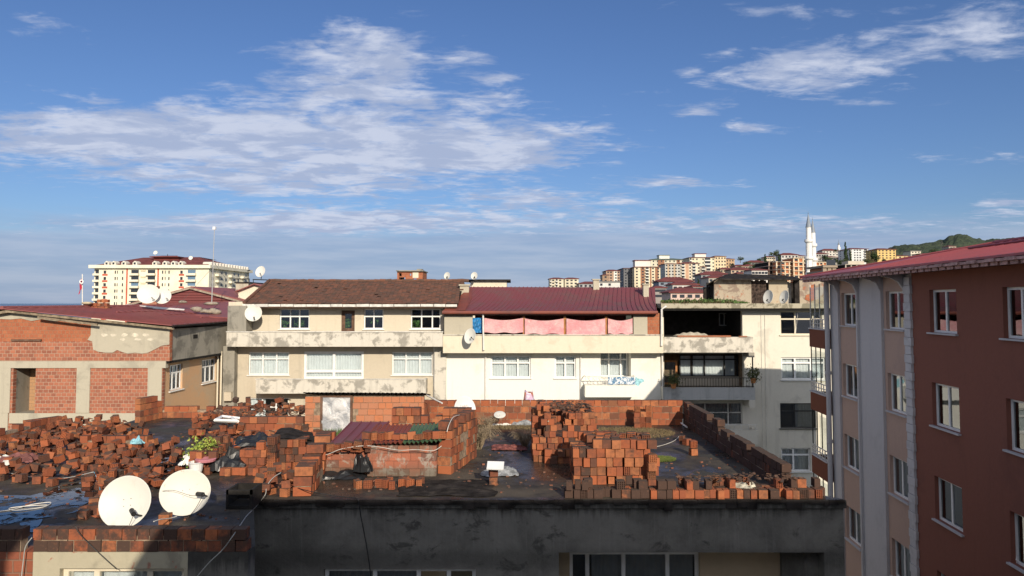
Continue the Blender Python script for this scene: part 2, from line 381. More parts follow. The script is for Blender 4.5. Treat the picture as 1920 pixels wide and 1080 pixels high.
def f_roof(t):
    n = t.noise(t.pos, 0.55, 8, 0.62, 0.5); n2 = t.noise(t.pos, 2.4, 8, 0.7); fine = t.noise(t.pos, 22, 4, 0.7)
    c = t.mix(t.ramp(n2, (0.35, 0.7)), (0.062, 0.05, 0.037), (0.024, 0.021, 0.018))
    c = t.mix(t.m('MULTIPLY', t.ramp(n, (0.50, 0.66)), 0.7), c, (0.11, 0.088, 0.062))
    c = t.mix(t.m('MULTIPLY', t.ramp(fine, (0.6, 0.8)), 0.35), c, (0.15, 0.10, 0.065))
    wet = t.ramp(t.m('ADD', n, t.m('MULTIPLY', n2, 0.25)), (0.54, 0.70))
    t.put(t.b.inputs['Base Color'], c); t.put(t.b.inputs['Roughness'], t.m('MULTIPLY_ADD', wet, 0.55, 0.27)); t.b.inputs['Specular IOR Level'].default_value = 0.4
    bump(t, t.m('ADD', n2, t.m('MULTIPLY', fine, 0.3)), 0.03, 0.5)
M_ROOF = pm('wet_roof_screed', f_roof)
def f_pud(t):
    t.b.inputs['Base Color'].default_value = (0.018, 0.017, 0.017, 1); t.b.inputs['Roughness'].default_value = 0.03; t.b.inputs['Specular IOR Level'].default_value = 0.45
    bump(t, t.noise(t.pos, 6, 3, 0.5), 0.01, 0.06)
    k = t.ramp(t.m('ADD', t.m('MULTIPLY', t.noise(t.pos, 1.6, 6, .65, .6), .7), t.m('MULTIPLY', t.noise(t.pos, 7, 5, .7), .3)), (.44, .50))
    tr = t.new('ShaderNodeBsdfTransparent'); mx = t.new('ShaderNodeMixShader'); t.put(mx.inputs[0], k); t.l.new(tr.outputs[0], mx.inputs[1]); t.l.new(t.b.outputs[0], mx.inputs[2]); t.l.new(mx.outputs[0], t.out.inputs[0])
M_PUD = pm('puddle_water', f_pud)
def f_dish(t):
    n = t.noise(t.scale(t.pos, (5, 5, 1.2)), 1.6, 6, .7); n2 = t.noise(t.pos, 14, 5, .7)
    c = t.mix(t.m('MULTIPLY', t.ramp(n, (.5, .75)), .5), (.66, .65, .59), (.50, .47, .40)); c = t.mix(t.m('MULTIPLY', t.ramp(n2, (.66, .74)), .5), c, (.36, .28, .2))
    t.put(t.b.inputs['Base Color'], c); t.b.inputs['Roughness'].default_value = .5
M_DISH = pm('dish_white_paint', f_dish)
def f_rd(t):
    n = t.noise(t.pos, 7, 7, 0.7, 0.5); c = t.mix(t.ramp(n, (0.62, 0.72)), (0.66, 0.64, 0.57), (0.42, 0.22, 0.11))
    t.put(t.b.inputs['Base Color'], c); t.b.inputs['Roughness'].default_value = 0.55
M_RDISH = pm('rusty_dish_paint', f_rd)

# ------------------------------------------------------------------ windows and walls
def wall(name, fr, s0, s1, z0, z1, holes, thick, mat, parent, gable=None):
    S = sorted({s0, s1, *[h[0] for h in holes], *[h[1] for h in holes]}); Zs = sorted({z0, z1, *[h[2] for h in holes], *[h[3] for h in holes]})
    S = [a for a in S if s0 <= a <= s1]; Zs = [a for a in Zs if z0 <= a <= z1]
    inh = lambda a, z: any(h[0] < a < h[1] and h[2] < z < h[3] for h in holes)
    mb = MB(); vid = {}
    def vv(i, j, k):
        key = (i, j, k)
        if key not in vid: vid[key] = len(mb.v); mb.v.append(tuple(fr.pt(S[i], -thick * k, Zs[j])))
        return vid[key]
    ns, nz = len(S) - 1, len(Zs) - 1
    solid = [[not inh((S[i] + S[i + 1]) / 2, (Zs[j] + Zs[j + 1]) / 2) for j in range(nz)] for i in range(ns)]
    ok = lambda i, j: 0 <= i < ns and 0 <= j < nz and solid[i][j]
    for i in range(ns):
        for j in range(nz):
            if not solid[i][j]: continue
            mb.f.append((vv(i, j, 0), vv(i + 1, j, 0), vv(i + 1, j + 1, 0), vv(i, j + 1, 0)))
            mb.f.append((vv(i, j, 1), vv(i, j + 1, 1), vv(i + 1, j + 1, 1), vv(i + 1, j, 1)))
            if not ok(i - 1, j): mb.f.append((vv(i, j, 0), vv(i, j + 1, 0), vv(i, j + 1, 1), vv(i, j, 1)))
            if not ok(i + 1, j): mb.f.append((vv(i + 1, j, 0), vv(i + 1, j, 1), vv(i + 1, j + 1, 1), vv(i + 1, j + 1, 0)))
            if not ok(i, j - 1): mb.f.append((vv(i, j, 0), vv(i, j, 1), vv(i + 1, j, 1), vv(i + 1, j, 0)))
            if not ok(i, j + 1): mb.f.append((vv(i, j + 1, 0), vv(i + 1, j + 1, 0), vv(i + 1, j + 1, 1), vv(i, j + 1, 1)))
    mb.m = [0] * len(mb.f)
    return build(name, mb, mat, parent)
def window(fr, s0, s1, z0, z1, parent, mull=(0.5,), trans=None, fm=None, curtain=None, cm=None, rec=0.12, fw=0.06, sill=True, name='window', gl=None, ajar=None, sillm=None):
    fm = fm or M_WHITE; mb = MB(); a, b = -rec - 0.05, -rec + 0.02
    mb.fbox(fr, s0, s1, a, b, z0, z0 + fw); mb.fbox(fr, s0, s1, a, b, z1 - fw, z1)
    mb.fbox(fr, s0, s0 + fw, a, b, z0 + fw, z1 - fw); mb.fbox(fr, s1 - fw, s1, a, b, z0 + fw, z1 - fw)
    hw = fw * 0.55
    for q in mull:
        c = s0 + (s1 - s0) * q; mb.fbox(fr, c - hw, c + hw, a + .002, b - .002, z0 + fw, z1 - fw)
    if trans:
        c = z0 + (z1 - z0) * trans; mb.fbox(fr, s0 + fw, s1 - fw, a + .004, b - .004, c - hw, c + hw)
    if ajar:      # a tilted sash standing open at the top
        q0, q1 = ajar; u0, u1 = s0 + (s1 - s0) * q0, s0 + (s1 - s0) * q1
        p = [fr.pt(u0, b, z0 + fw), fr.pt(u0, b - 0.28, z1 - fw)]; mb.tube(p, 0.03, 4)
        p = [fr.pt(u1, b, z0 + fw), fr.pt(u1, b - 0.28, z1 - fw)]; mb.tube(p, 0.03, 4)
        mb.tube([fr.pt(u0, b - 0.28, z1 - fw), fr.pt(u1, b - 0.28, z1 - fw)], 0.03, 4)
    w_ = build(name, mb, fm, parent)
    g = MB(); d = -rec - 0.015; g.quad(fr.pt(s0 + fw, d, z0 + fw), fr.pt(s1 - fw, d, z0 + fw), fr.pt(s1 - fw, d, z1 - fw), fr.pt(s0 + fw, d, z1 - fw))
    build('pane', g, gl or GL, w_)
    if curtain:
        for (q0, q1) in curtain:
            u0, u1 = s0 + (s1 - s0) * q0, s0 + (s1 - s0) * q1; ph = random.random() * 6
            fn = lambda i, j: fr.pt(u0 + (u1 - u0) * i, -rec - 0.16 + 0.03 * math.sin(i * (u1 - u0) * 38 + ph + math.sin(i * 9) * 1.5), z0 + (z1 - z0) * (0.01 + j * 0.96))
            cmb_ = MB(); cmb_.sheet(fn, max(8, int((u1 - u0) * 22)), 1); build('curtain', cmb_, cm or M_CURT, w_, smooth=True)
    if sill:
        sm = MB(); sm.fbox(fr, s0 - 0.07, s1 + 0.07, -rec, 0.09, z0 - 0.05, z0 - 0.003); build('sill', sm, sillm or fm, w_)
    return w_
def backbox(parent, fr, s0, s1, z0, z1, depth, mat, name='rear_walls', t=0.2, top=True):
    """side walls, rear wall and flat roof behind a facade"""
    mb = MB(); mb.fbox(fr, s0, s0 + t, -depth, -0.30, z0, z1); mb.fbox(fr, s1 - t, s1, -depth, -0.30, z0, z1); mb.fbox(fr, s0 + t, s1 - t, -depth, -depth + t, z0, z1)
    build(name, mb, mat, parent)
def floors(parent, fr, s0, s1, zs, d0, d1, mat=None, name='floor_slab'):
    for z in zs:
        mb = MB(); mb.fbox(fr, s0 + .21, s1 - .21, -d1, -d0, z - 0.15, z); build(name, mb, mat or M_DARK, parent)

class PF(Fr):
    """facade facing the camera side at distance D"""
    def __init__(s, px0, D): s.D = D; super().__init__(xat(px0, D), D, 1, 0); s.x0 = xat(px0, D)
    def S(s, px, py=620): return xat(px, s.D, py) - s.x0
    def z(s, py): return zat(py, s.D)
    def hole(s, a, b, t, bt): return (s.S(a, (t + bt) / 2), s.S(b, (t + bt) / 2), s.z(bt), s.z(t))
def hwin(parent, fr, h, **kw): return window(fr, h[0], h[1], h[2], h[3], parent, **kw)
def part(name, parent, mat, fn, **kw):
    mb = MB(); fn(mb); return build(name, mb, mat, parent, **kw)
def one(name, mat, fn, label, cat, loc=(0, 0, 0), group=None, kind=None, smooth=False):
    mb = MB(); fn(mb); return build(name, mb, mat, None, loc, smooth, label, cat, group, kind)
# copies of small parts: (mesh centred at origin) so that repeated windows share data
def rnd(a, b): return a + (b - a) * random.random()

# ================================================================== ground, sea, hills
def ground_z(x, y):
    if y < 130: return GROUND
    px = 960 + F * x / y
    def ip(t, K):
        if t <= K[0][0]: return K[0][1]
        for (a, b), (c, d) in zip(K, K[1:]):
            if t <= c: return b + (d - b) * (t - a) / (c - a)
        return K[-1][1]
    ysk = ip(px, [(800, 600), (1030, 556), (1160, 536), (1300, 513), (1400, 499), (1500, 489), (1600, 488), (1700, 486), (1800, 478), (1900, 468), (2100, 450)])
    s_ = (569 - ysk) / F; D = min(y, 900)
    t = min(1, max(0, (D - 150) / 750)); t = t * t * (3 - 2 * t) if t < 1 else 1
    top = s_ * 900 + (GROUND * 0 if ysk < 569 else 0)
    z = GROUND + (top - GROUND) * t if top > GROUND else GROUND + (top - GROUND) * t
    if px < 1000 and y > 430: z = min(z, GROUND - (y - 430) * 0.02)
    return z
mb = MB()
rows = [-300, -60, 0, 20, 40, 60, 90, 130] + [130 * 1.13 ** k for k in range(1, 24)]
def gfn(i, j):
    r = i * (len(rows) - 1); k = min(int(r + 1e-6), len(rows) - 1); y = rows[k]
    wdt = max(300, y * 1.6); x = -wdt + 2 * wdt * j
    return (x, y, ground_z(x, y) + (mnoise.noise(Vector((x / 60, y / 60, 0))) * 2.0 if y > 200 and x / y > 0.1 else 0))
mb.sheet(gfn, len(rows) - 1, 90)
def f_ground(t):
    n = t.noise(t.pos, 0.02, 8, 0.7); n2 = t.noise(t.pos, 0.15, 5, 0.7)
    c = t.mix(t.ramp(n, (0.45, 0.6)), (0.035, 0.05, 0.018), (0.10, 0.085, 0.06)); c = t.mix(t.m('MULTIPLY', n2, 0.5), c, (0.05, 0.055, 0.03))
    t.put(t.b.inputs['Base Color'], c); t.b.inputs['Roughness'].default_value = 0.95
build('ground', mb, pm('town_ground', f_ground), kind='structure', smooth=True)
def f_sea(t):
    t.b.inputs['Base Color'].default_value = (0.012, 0.035, 0.07, 1); t.b.inputs['Roughness'].default_value = 0.25
    bump(t, t.noise(t.pos, 0.3, 4, 0.6), 0.6, 0.8)
mb = MB(); mb.quad((-60000, 470, GROUND - 0.6), (60000, 470, GROUND - 0.6), (60000, 60000, GROUND - 0.6), (-60000, 60000, GROUND - 0.6))
build('sea', mb, pm('sea_water', f_sea), kind='structure')
# far wooded hill, 2.5 km off
def hillz(px):
    K = [(1560, 500), (1640, 478), (1685, 462), (1700, 459), (1720, 459), (1745, 456), (1770, 453), (1785, 445), (1800, 440), (1815, 441), (1835, 448), (1850, 452), (1870, 448), (1890, 447), (1930, 450), (2000, 452), (2100, 470), (2300, 500)]
    for (a, b), (c, d) in zip(K, K[1:]):
        if px <= c:
            q = (px - a) / (c - a); q = q * q * (3 - 2 * q); return b + (d - b) * q
    return 500
mb = MB()
def hf(i, j):
    px = 1560 + 740 * i; D = 2300 + 900 * j; zt = (569 - hillz(px)) / F * (2300 + 900 * .6)
    prof = math.sin(min(1, j * 1.6 + 0.02) * math.pi / 2) if j < .62 else 1 - (j - .62) * 0.6
    x = (px - 960) / F * D
    z = -16 + (zt + 16) * prof
    z += (mnoise.noise(Vector((x / 30, D / 30, 1))) * 7 + mnoise.noise(Vector((x / 11, D / 11, 5))) * 4 + mnoise.noise(Vector((x / 120, D / 120, 5))) * 12) * min(1, prof + .1)
    return (x, D, z)
mb.sheet(hf, 260, 70)
def f_hill(t):
    n = t.noise(t.pos, 0.06, 7, 0.7); n2 = t.noise(t.pos, 0.008, 4, 0.6)
    c = t.mix(t.ramp(n, (0.4, 0.66)), (0.018, 0.033, 0.02), (0.05, 0.07, 0.035)); c = t.mix(t.m('MULTIPLY', t.ramp(n2, (0.5, 0.7)), 0.4), c, (0.065, 0.08, 0.042))
    t.put(t.b.inputs['Base Color'], c); t.b.inputs['Roughness'].default_value = 1; bump(t, n, 6, 1.0)
build('hills', mb, pm('wooded_hillside', f_hill), kind='structure')

# ================================================================== buildings behind the camera that throw the shade
def shade_house(x0, x1, y0, y1, top, label, ov):
    t = thing('apartment_building', label, 'apartment building', ((x0 + x1) / 2, y0, GROUND))
    fr = Fr(x1, y1, -1, 0)      # facade towards +Y
    L = x1 - x0; hs = []
    for fl in range(6):
        zb = GROUND + 1.0 + fl * 2.85
        k = 0.8
        while k + 1.5 < L - .5:
            a, b = k, k + 1.5
            cx = x1 - a - 0.75
            if abs(cx) > 1.3 or fl < 5: hs.append((a, b, zb, zb + 1.35))
            k += 3.1
    wall('wall', fr, 0, L, GROUND, top, hs, 0.25, M_BEIGE, t)
    for h in hs: hwin(t, fr, h, curtain=[(0.05, 0.4)])
    mbb = MB(); mbb.box(x0, x1, y0, y0 + .2, GROUND, top - .01); mbb.box(x0, x0 + .2, y0 + .2, y1 - .26, GROUND, top - .01); mbb.box(x1 - .2, x1, y0 + .2, y1 - .26, GROUND, top - .01)
    build('rear_wall', mbb, M_BEIGE, t)
    part('roof', t, M_MAROON, lambda m: m.box(x0 - ov, x1 + ov, y0 - ov, y1 + ov, top, top + .14))
    return t
shade_house(-0.75, 19, -12.5, -0.45, 2.27, 'cream apartment block the camera looks out from', 0.5)
shade_house(-13, -3.77, -14, -1.2, 2.27, 'neighbouring block left of the camera building', 0.5)

# ================================================================== building with tiled roof (centre left)
D1 = 44.2
b1 = thing('apartment_building', 'beige plastered building with an old brown tiled roof and two long stained balconies', 'apartment building', (xat(628, D1), D1, GROUND))
f1 = PF(428, D1)
up = [f1.hole(524, 580, 579, 617), f1.hole(640, 665, 582, 622), f1.hole(682, 719, 579, 617), f1.hole(770, 826, 579, 617)]
lo = [f1.hole(466, 542, 660, 703), f1.hole(570, 682, 659, 710.5), f1.hole(735, 811, 660, 703)]
lo2 = [f1.hole(465, 541, 746, 790), f1.hole(600, 680, 746, 790)]
s1e = f1.S(832)
zr = f1.z(632)
wall('upper_wall', f1, 0, s1e, zr, f1.z(566), up, 0.25, M_BEIGE, b1)
wall('wall', f1, 0, s1e, GROUND, zr - .003, lo + lo2, 0.25, M_BEIGE2, b1)
hwin(b1, f1, up[0], mull=(.35, .66), trans=.62, fw=.07, ajar=None); hwin(b1, f1, up[2], mull=(.5,), trans=.62, fw=.07); hwin(b1, f1, up[3], mull=(.36, .72), trans=.62, fw=.07)
hwin(b1, f1, up[1], mull=(), fm=M_BROWNF, fw=.2, sill=False, name='balcony_door')
hwin(b1, f1, lo[0], mull=(.34, .68), trans=.7, curtain=[(0.02, .98)], fw=.07); hwin(b1, f1, lo[2], mull=(.34, .68), trans=.7, curtain=[(0.02, .98)], fw=.07)
hwin(b1, f1, lo[1], mull=(.5,), trans=.28, curtain=[(0.02, .98)], fw=.14, rec=.05)
hwin(b1, f1, lo2[0], mull=(.34, .68), trans=.6, curtain=[(0.02, .4)], fw=.07); hwin(b1, f1, lo2[1], mull=(.5,), curtain=[(0.02, .4)], fw=.07)
backbox(b1, f1, 0, s1e, GROUND, f1.z(569), 9.5, M_BEIGE2)
part('dark_backing', b1, M_DARK, lambda m: m.fbox(f1, .25, s1e - .25, -1.8, -1.6, GROUND, f1.z(568)))  # added near-black backing keeps the rooms behind the panes dark
floors(b1, f1, 0, s1e, [f1.z(632) - .2, f1.z(719) - .2], .32, 1.55)
# house plants behind the upper panes
LEAF = simple('houseplant_leaf', (0.07, 0.16, 0.035), 0.6, var=0.5, sc_=8)
def leaves(mb, c, r, n, s0=.04, s1=.09, fl=1.0):
    for _ in range(n):
        p = Vector((random.gauss(0, .45) * r[0], random.gauss(0, .45) * r[1], random.gauss(0, .45) * r[2])) + Vector(c)
        a = Vector((random.gauss(0, 1), random.gauss(0, 1), random.gauss(0, fl))).normalized(); b = a.cross(Vector((random.gauss(0, 1), random.gauss(0, 1), random.gauss(0, 1)))).normalized()
        s = rnd(s0, s1); mb.quad(p - a * s, p - b * s * .5, p + a * s, p + b * s * .5)
for (px, py, lab, n) in ((533, 604, 'bushy green plant behind the leftmost upper window of the tiled house', 120), (552, 588, 'climbing green plant high behind the middle pane of the leftmost upper window', 90), (564, 604, 'leafy plant behind the right pane of the leftmost upper window', 110),
                         (652, 603, 'large leafy plant behind the glass of the brown balcony door', 160), (700, 592, 'broad leafed plant behind the small two pane upper window', 160), (781, 606, 'plant with pale flowers behind the rightmost upper window of the tiled house', 120)):
    p = W(px, py, D1 + .6); mb = MB(); leaves(mb, p, (.32, .16, .42), n, .05, .12)
    mb.tube([p - Vector((0, 0, .9)), p], .015, 4); build('house_plant', mb, LEAF, None, (p.x, p.y, p.z - .9), label=lab, cat='plant', group='house plants behind the upper windows')
# balconies
def balcony(parent, fr, a, b, zt, zb, dep, mat, t=.12, bot=True, name='balcony'):
    mb = MB(); mb.fbox(fr, a, b, dep - t, dep, zb, zt); mb.fbox(fr, a, a + t, .003, dep - t - .002, zb, zt); mb.fbox(fr, b - t, b, .003, dep - t - .002, zb, zt)
    if bot: mb.fbox(fr, a + t, b - t, .003, dep - t - .002, zb + .02, zb + .16)
    return build(name, mb, mat, parent)
z62, z65 = zat(623, 43.0), zat(650, 43.0)
g43 = PF(428, 43.0); off = g43.x0 - f1.x0
balcony(b1, f1, off + g43.S(425) , off + g43.S(830), z62, z65, 1.2, M_STAINC)
part('balcony_cap', b1, M_DULLW, lambda m: m.fbox(f1, off + g43.S(425) - .03, off + g43.S(830) + .03, 1.05, 1.24, z62 + .003, z62 + .05))
balcony(b1, f1, off + g43.S(479), off + g43.S(798), zat(711.5, 43.2), zat(738, 43.2), 1.0, M_STAINC)
part('balcony_cap', b1, M_DULLW, lambda m: m.fbox(f1, off + g43.S(479) - .03, off + g43.S(798) + .03, .88, 1.04, zat(711.5, 43.2) + .003, zat(711.5, 43.2) + .04))
part('side_pier', b1, M_DCONC, lambda m: m.fbox(f1, off + g43.S(426), off + g43.S(461), .1, 1.18, z62 + .06, f1.z(573)))
part('side_pier', b1, M_DCONC, lambda m: m.fbox(f1, -.05, f1.S(447), .003, .55, GROUND, z65 - .003))
part('side_pier', b1, M_STAINC, lambda m: m.fbox(f1, f1.S(816), f1.S(838), .003, .35, GROUND, z65 - .003))
part('drainpipe', b1, M_PIPE, lambda m: m.tube([f1.pt(f1.S(815), .12, z65 - .05), f1.pt(f1.S(815), .12, GROUND)], .05, 8))
part('drainpipe', b1, M_CREAM, lambda m: (m.tube([f1.pt(-.12, .62, z65 - .3), f1.pt(-.12, .62, GROUND)], .05, 8), m.tube([f1.pt(-.32, .62, z65 - .1), f1.pt(-.32, .62, GROUND)], .05, 8)))
part('cable_box', b1, M_BEIGE2, lambda m: m.fbox(f1, f1.S(433), f1.S(446), .553, .9, f1.z(748), f1.z(732)))
# roof: real tiles in rows
ez, rz, yE, yR = zat(569, 43.3), zat(527, 48.5), 43.3, 48.5
part('roof', b1, M_TAR, lambda m: m.prism([(xat(457, yE), yE, ez - .10), (xat(858, yE), yE, ez - .10), (xat(870, yR, 540), yR, rz - .12), (xat(505, yR, 540), yR, rz - .12)], (0, .05, -.06)))
part('rear_roof', b1, M_TILE, lambda m: m.prism([(xat(505, yR, 540), yR + .1, rz - .03), (xat(870, yR, 540), yR + .1, rz - .03), (xat(870, yR, 540), 54, ez), (xat(480, yR, 540), 54, ez)], (0, 0, -.1)))
mb = MB(); nr = 20; slope = math.atan2(rz - ez, yR - yE)
for r_ in range(nr):
    q = r_ / nr; y = yE + (yR - yE) * q; z = ez + (rz - ez) * q
    xa = xat(457, yE) + (xat(505, yR, 540) - xat(457, yE)) * q; xb = xat(858, yE) + (xat(870, yR, 540) - xat(858, yE)) * q
    x = xa
    while x < xb - .1:
        M_ = Matrix.Translation((x + .11, y + rnd(-.015, .015), z + rnd(0, .025))) @ Matrix.Rotation(slope - .07 + rnd(-.03, .03), 4, 'X') @ Matrix.Rotation(rnd(-.05, .05), 4, 'Y')
        if random.random() > .012: mb.box(-.112, .112, 0, .34, -.02, .012, M_)
        x += .235
build('roof_tiles', mb, M_TILE, b1)
mb = MB(); x = xat(505, yR, 540)
while x < xat(870, yR, 540):
    mb.tube([(x, yR, rz + rnd(0, .05)), (x + .38, yR, rz + rnd(0, .05))], rnd(.09, .12), 7); x += .36
x = 0
while x < 1:                                                # hip ridge on the left
    a = Vector((xat(457, yE), yE, ez)).lerp(Vector((xat(505, yR, 540), yR, rz)), x); b = Vector((xat(457, yE), yE, ez)).lerp(Vector((xat(505, yR, 540), yR, rz)), min(1, x + .07)); mb.tube([a + Vector((0, 0, .06)), b + Vector((0, 0, .06))], .1, 7); x += .07
build('ridge_tiles', mb, M_TILE, b1)
mb = MB(); x = xat(455, 43.2)
while x < xat(856, 43.2):
    L = rnd(.65, .78); mb.box(x, min(x + L, xat(858, 43.2)) - .035, 43.12, 43.2, ez - .19 + rnd(-.01, .01), ez - .04 + rnd(-.01, .01)); x += L
build('eaves_board', mb, M_DULLW, b1)
part('soffit', b1, M_BROWNF, lambda m: m.box(xat(457, 43.3), xat(856, 43.3), 43.22, 44.2, ez - .26, ez - .2))
part('chimney', b1, M_CONC, lambda m: (m.box(xat(862, 46.5), xat(879, 46.5), 46.5, 47.1, zat(560, 46.5), zat(536, 46.5)), m.box(xat(860, 46.4), xat(881, 46.4), 46.4, 47.2, zat(535.8, 46.5), zat(533, 46.5))))

# ================================================================== white building (centre)
D2 = 44.0
b2 = thing('apartment_building', 'whitewashed building with a wine coloured standing seam roof and pink sheets along its terrace', 'apartment building', (xat(1036, D2), D2, GROUND))
f2 = PF(834, D2)
h2 = [f2.hole(920, 995, 667, 709), f2.hole(1040, 1080, 667, 709), f2.hole(1126, 1183, 661, 710)]
h2b = [f2.hole(920, 995, 757, 800), f2.hole(1040, 1080, 757, 800)]
s2e = f2.S(1238); zb2 = f2.z(657)
wall('wall', f2, 0, s2e, GROUND, zb2, h2 + h2b, .3, M_WHITEW, b2)
for h, m_ in ((h2[0], (.36, .68)), (h2[1], (.5,)), (h2b[0], (.36, .68)), (h2b[1], (.5,))):
    hwin(b2, f2, h, mull=m_, trans=.68, curtain=[(0.02, .98)], fw=.09)
# inset balcony
fi = Fr(f2.x0, D2 + .9, 1, 0)
part('balcony_recess', b2, M_WHITEW, lambda m: (m.fbox(f2, h2[2][0] - .15, h2[2][0], -1.2, -.302, h2[2][2] - .1, h2[2][3] + .1), m.fbox(f2, h2[2][1], h2[2][1] + .15, -1.2, -.302, h2[2][2] - .1, h2[2][3] + .1), m.fbox(f2, h2[2][0], h2[2][1], -1.2, -.302, h2[2][3], h2[2][3] + .1), m.fbox(f2, h2[2][0], h2[2][1], -1.2, -.302, h2[2][2] - .1, h2[2][2])))
window(fi, h2[2][0] + .05, h2[2][1] - .05, h2[2][2] + .02, h2[2][3] - .03, b2, mull=(.33, .75), trans=.7, curtain=[(0.02, .98)], fw=.08, sill=False, name='balcony_door', rec=.05)
a2, c2_ = f2.S(1094), f2.S(1186)
g2 = PF(834, 43.1)
part('balcony', b2, M_WHITEW, lambda m: m.fbox(f2, a2, c2_, .003, .85, zat(745, 43.1), zat(722.5, 43.1)))
def rail(m, fr, a, b, d, z0, z1, step=.12, r=.012, fancy=False):
    m.fbox(fr, a, b, d - .02, d + .02, z1 - .04, z1); m.fbox(fr, a, b, d - .015, d + .015, z0 + .04, z0 + .07)
    k = a
    while k < b: m.fbox(fr, k - r, k + r, d - r, d + r, z0, z1 - .04); k += step
    if fancy:
        k = a + .1
        while k < b - .3:
            m.tube([fr.pt(k, d, z0 + .1), fr.pt(k + .14, d, (z0 + z1) / 2), fr.pt(k, d, z1 - .06), fr.pt(k + .28, d, z0 + .1)], .013, 4); k += .3
zt_ = zat(722.5, 43.1)
part('balcony_railing', b2, M_DULLW, lambda m: (rail(m, f2, a2 + .04, c2_ - .04, .8, zt_ + .003, zat(706, 43.1), .2, .012, True), m.fbox(f2, a2 + .01, a2 + .04, .1, .8, zat(707.5, 43.1), zat(706, 43.1)), m.fbox(f2, c2_ - .04, c2_ - .01, .1, .8, zat(707.5, 43.1), zat(706, 43.1))))
def f_cloth(c1, c2, s=9):
    def f(t):
        k = t.ramp(t.noise(t.pos, s, 5, 0.7, 0.8), (0.48, 0.53)); t.put(t.b.inputs['Base Color'], t.mix(k, c1, c2)); t.b.inputs['Roughness'].default_value = 0.9
    return f
mb = MB(); mb.sheet(lambda i, j: f2.pt(f2.S(1136) + (f2.S(1186) - f2.S(1136)) * i, .86 + .02 * math.sin(i * 20), zat(707, 43.1) - .42 * j - .02 * math.sin(i * 9)), 30, 3)
build('laundry', mb, pm('patterned_cloth', f_cloth((0.75, 0.78, 0.8), (0.10, 0.22, 0.36), 7)), None, tuple(f2.pt(f2.S(1160), .86, zt_)), label='blue and white patterned cloth hung over the white balcony railing', cat='laundry')
mb = MB()
pts = [f2.pt(f2.S(1193) + .36 * math.cos(a) * (1 + .3 * math.sin(3 * a + 1)), .004, zat(715, 44) + .24 * math.sin(a) * (1 + .25 * math.sin(4 * a))) for a in [i * math.pi / 10 for i in range(20)]]
mb.prism(pts[::-1], (0, -.004, 0)); build('paint_patch', mb, simple('pale_blue_paint', (0.30, 0.55, 0.62), .8, var=.3, sc_=9), b2)
# cream band, terrace, sheets
band = zat(629, 43.15)
part('terrace_parapet', b2, M_CREAM, lambda m: m.fbox(f2, -.02, f2.S(1238), .003, .85, zb2 - .1, band))
part('parapet_cap', b2, M_STAINC, lambda m: m.fbox(f2, -.04, f2.S(1238), .55, .9, band + .002, band + .06))
g3 = PF(834, 43.2); o3 = g3.x0 - f2.x0; S3 = lambda p: o3 + g3.S(p)
zE2 = zat(587, 43.2)
part('terrace_pier', b2, M_CONC, lambda m: m.fbox(f2, S3(833), S3(886), .5, .8, band + .063, zE2))
part('terrace_pier', b2, M_CONC, lambda m: m.fbox(f2, S3(1188), S3(1214), .5, .8, band + .063, zE2))
part('brick_patch', b2, M_BW2, lambda m: m.fbox(f2, S3(1214) + .003, S3(1237), .5, .79, band + .063, zE2))
part('terrace_wall', b2, simple('red_plaster', (0.23, 0.07, 0.05), .9, var=.3), lambda m: m.fbox(f2, S3(886), S3(1188), -2.2, -2.0, band - .2, zE2 + .3))
part('terrace_floor', b2, M_DARK, lambda m: m.fbox(f2, .3, s2e - .3, -2.0, .5, zb2 - .08, zb2 + .06))
for q in (982.5, 1059.5, 1137, 1187.5): part('wooden_post', b2, M_BROWNF if q > 1180 else M_ORWOOD, lambda m: m.fbox(f2, S3(q) - .07, S3(q) + .07, .55, .7, band + .063, zE2))
def f_pink(t):
    n = t.noise(t.pos, 1.4, 7, 0.65); k = t.ramp(t.noise(t.pos, 2.2, 5, 0.6, 1.0), (0.62, 0.68))
    c = t.mix(t.ramp(n, (0.35, 0.7)), (0.66, 0.29, 0.31), (0.72, 0.46, 0.45)); c = t.mix(t.m('MULTIPLY', k, .55), c, (0.72, 0.62, 0.55))
    t.put(t.b.inputs['Base Color'], c); t.b.inputs['Roughness'].default_value = 0.8
    bump(t, t.noise(t.pos, 3.0, 5, 0.6, 1.5), .08, .7)
MP = pm('faded_pink_sheet', f_pink)
labs = ['leftmost faded pink sheet strung along the terrace, nearest the blue sheet', 'second faded pink sheet from the left on the terrace, between two wooden posts', 'third pink sheet from the left, sagging over the terrace parapet', 'narrow rightmost pink sheet on the terrace, printed with faint marks']
for (a, b, zt, zb), lab in zip(((908, 981, 596, 624), (984, 1057, 597, 626), (1062, 1135, 597, 628), (1140, 1186, 597, 626)), labs):
    ph = rnd(0, 6); mb = MB()
    mb.sheet(lambda i, j: f2.pt(S3(a) + (S3(b) - S3(a)) * i, .82 + .05 * math.sin(i * 7 + ph + j * 3) * (1 - abs(2 * i - 1)) + .02 * math.sin(i * 23 + j * 9), zat(zt, 43.2) - .13 * math.sin(i * math.pi) * (1 - j) - (zat(zt, 43.2) - zat(zb, 43.2)) * j - .03 * j * math.sin(i * 13 + ph)), 30, 6)
    build('pink_sheet', mb, MP, None, tuple(f2.pt(S3((a + b) / 2), .82, band)), smooth=True, label=lab, cat='sheet', group='pink sheets screening the terrace')
mb = MB(); mb.sheet(lambda i, j: f2.pt(S3(886) + (S3(906) - S3(886)) * i, .7 + .04 * math.sin(i * 14 + j * 8), zat(596, 43.2) - (zat(596, 43.2) - zat(624, 43.2)) * j), 12, 10)
build('blue_tarpaulin', mb, simple('blue_tarp', (0.03, 0.20, 0.45), .4, var=.5, sc_=5), None, tuple(f2.pt(S3(896), .7, band)), label='crumpled bright blue plastic sheet at the left end of the terrace', cat='tarpaulin')
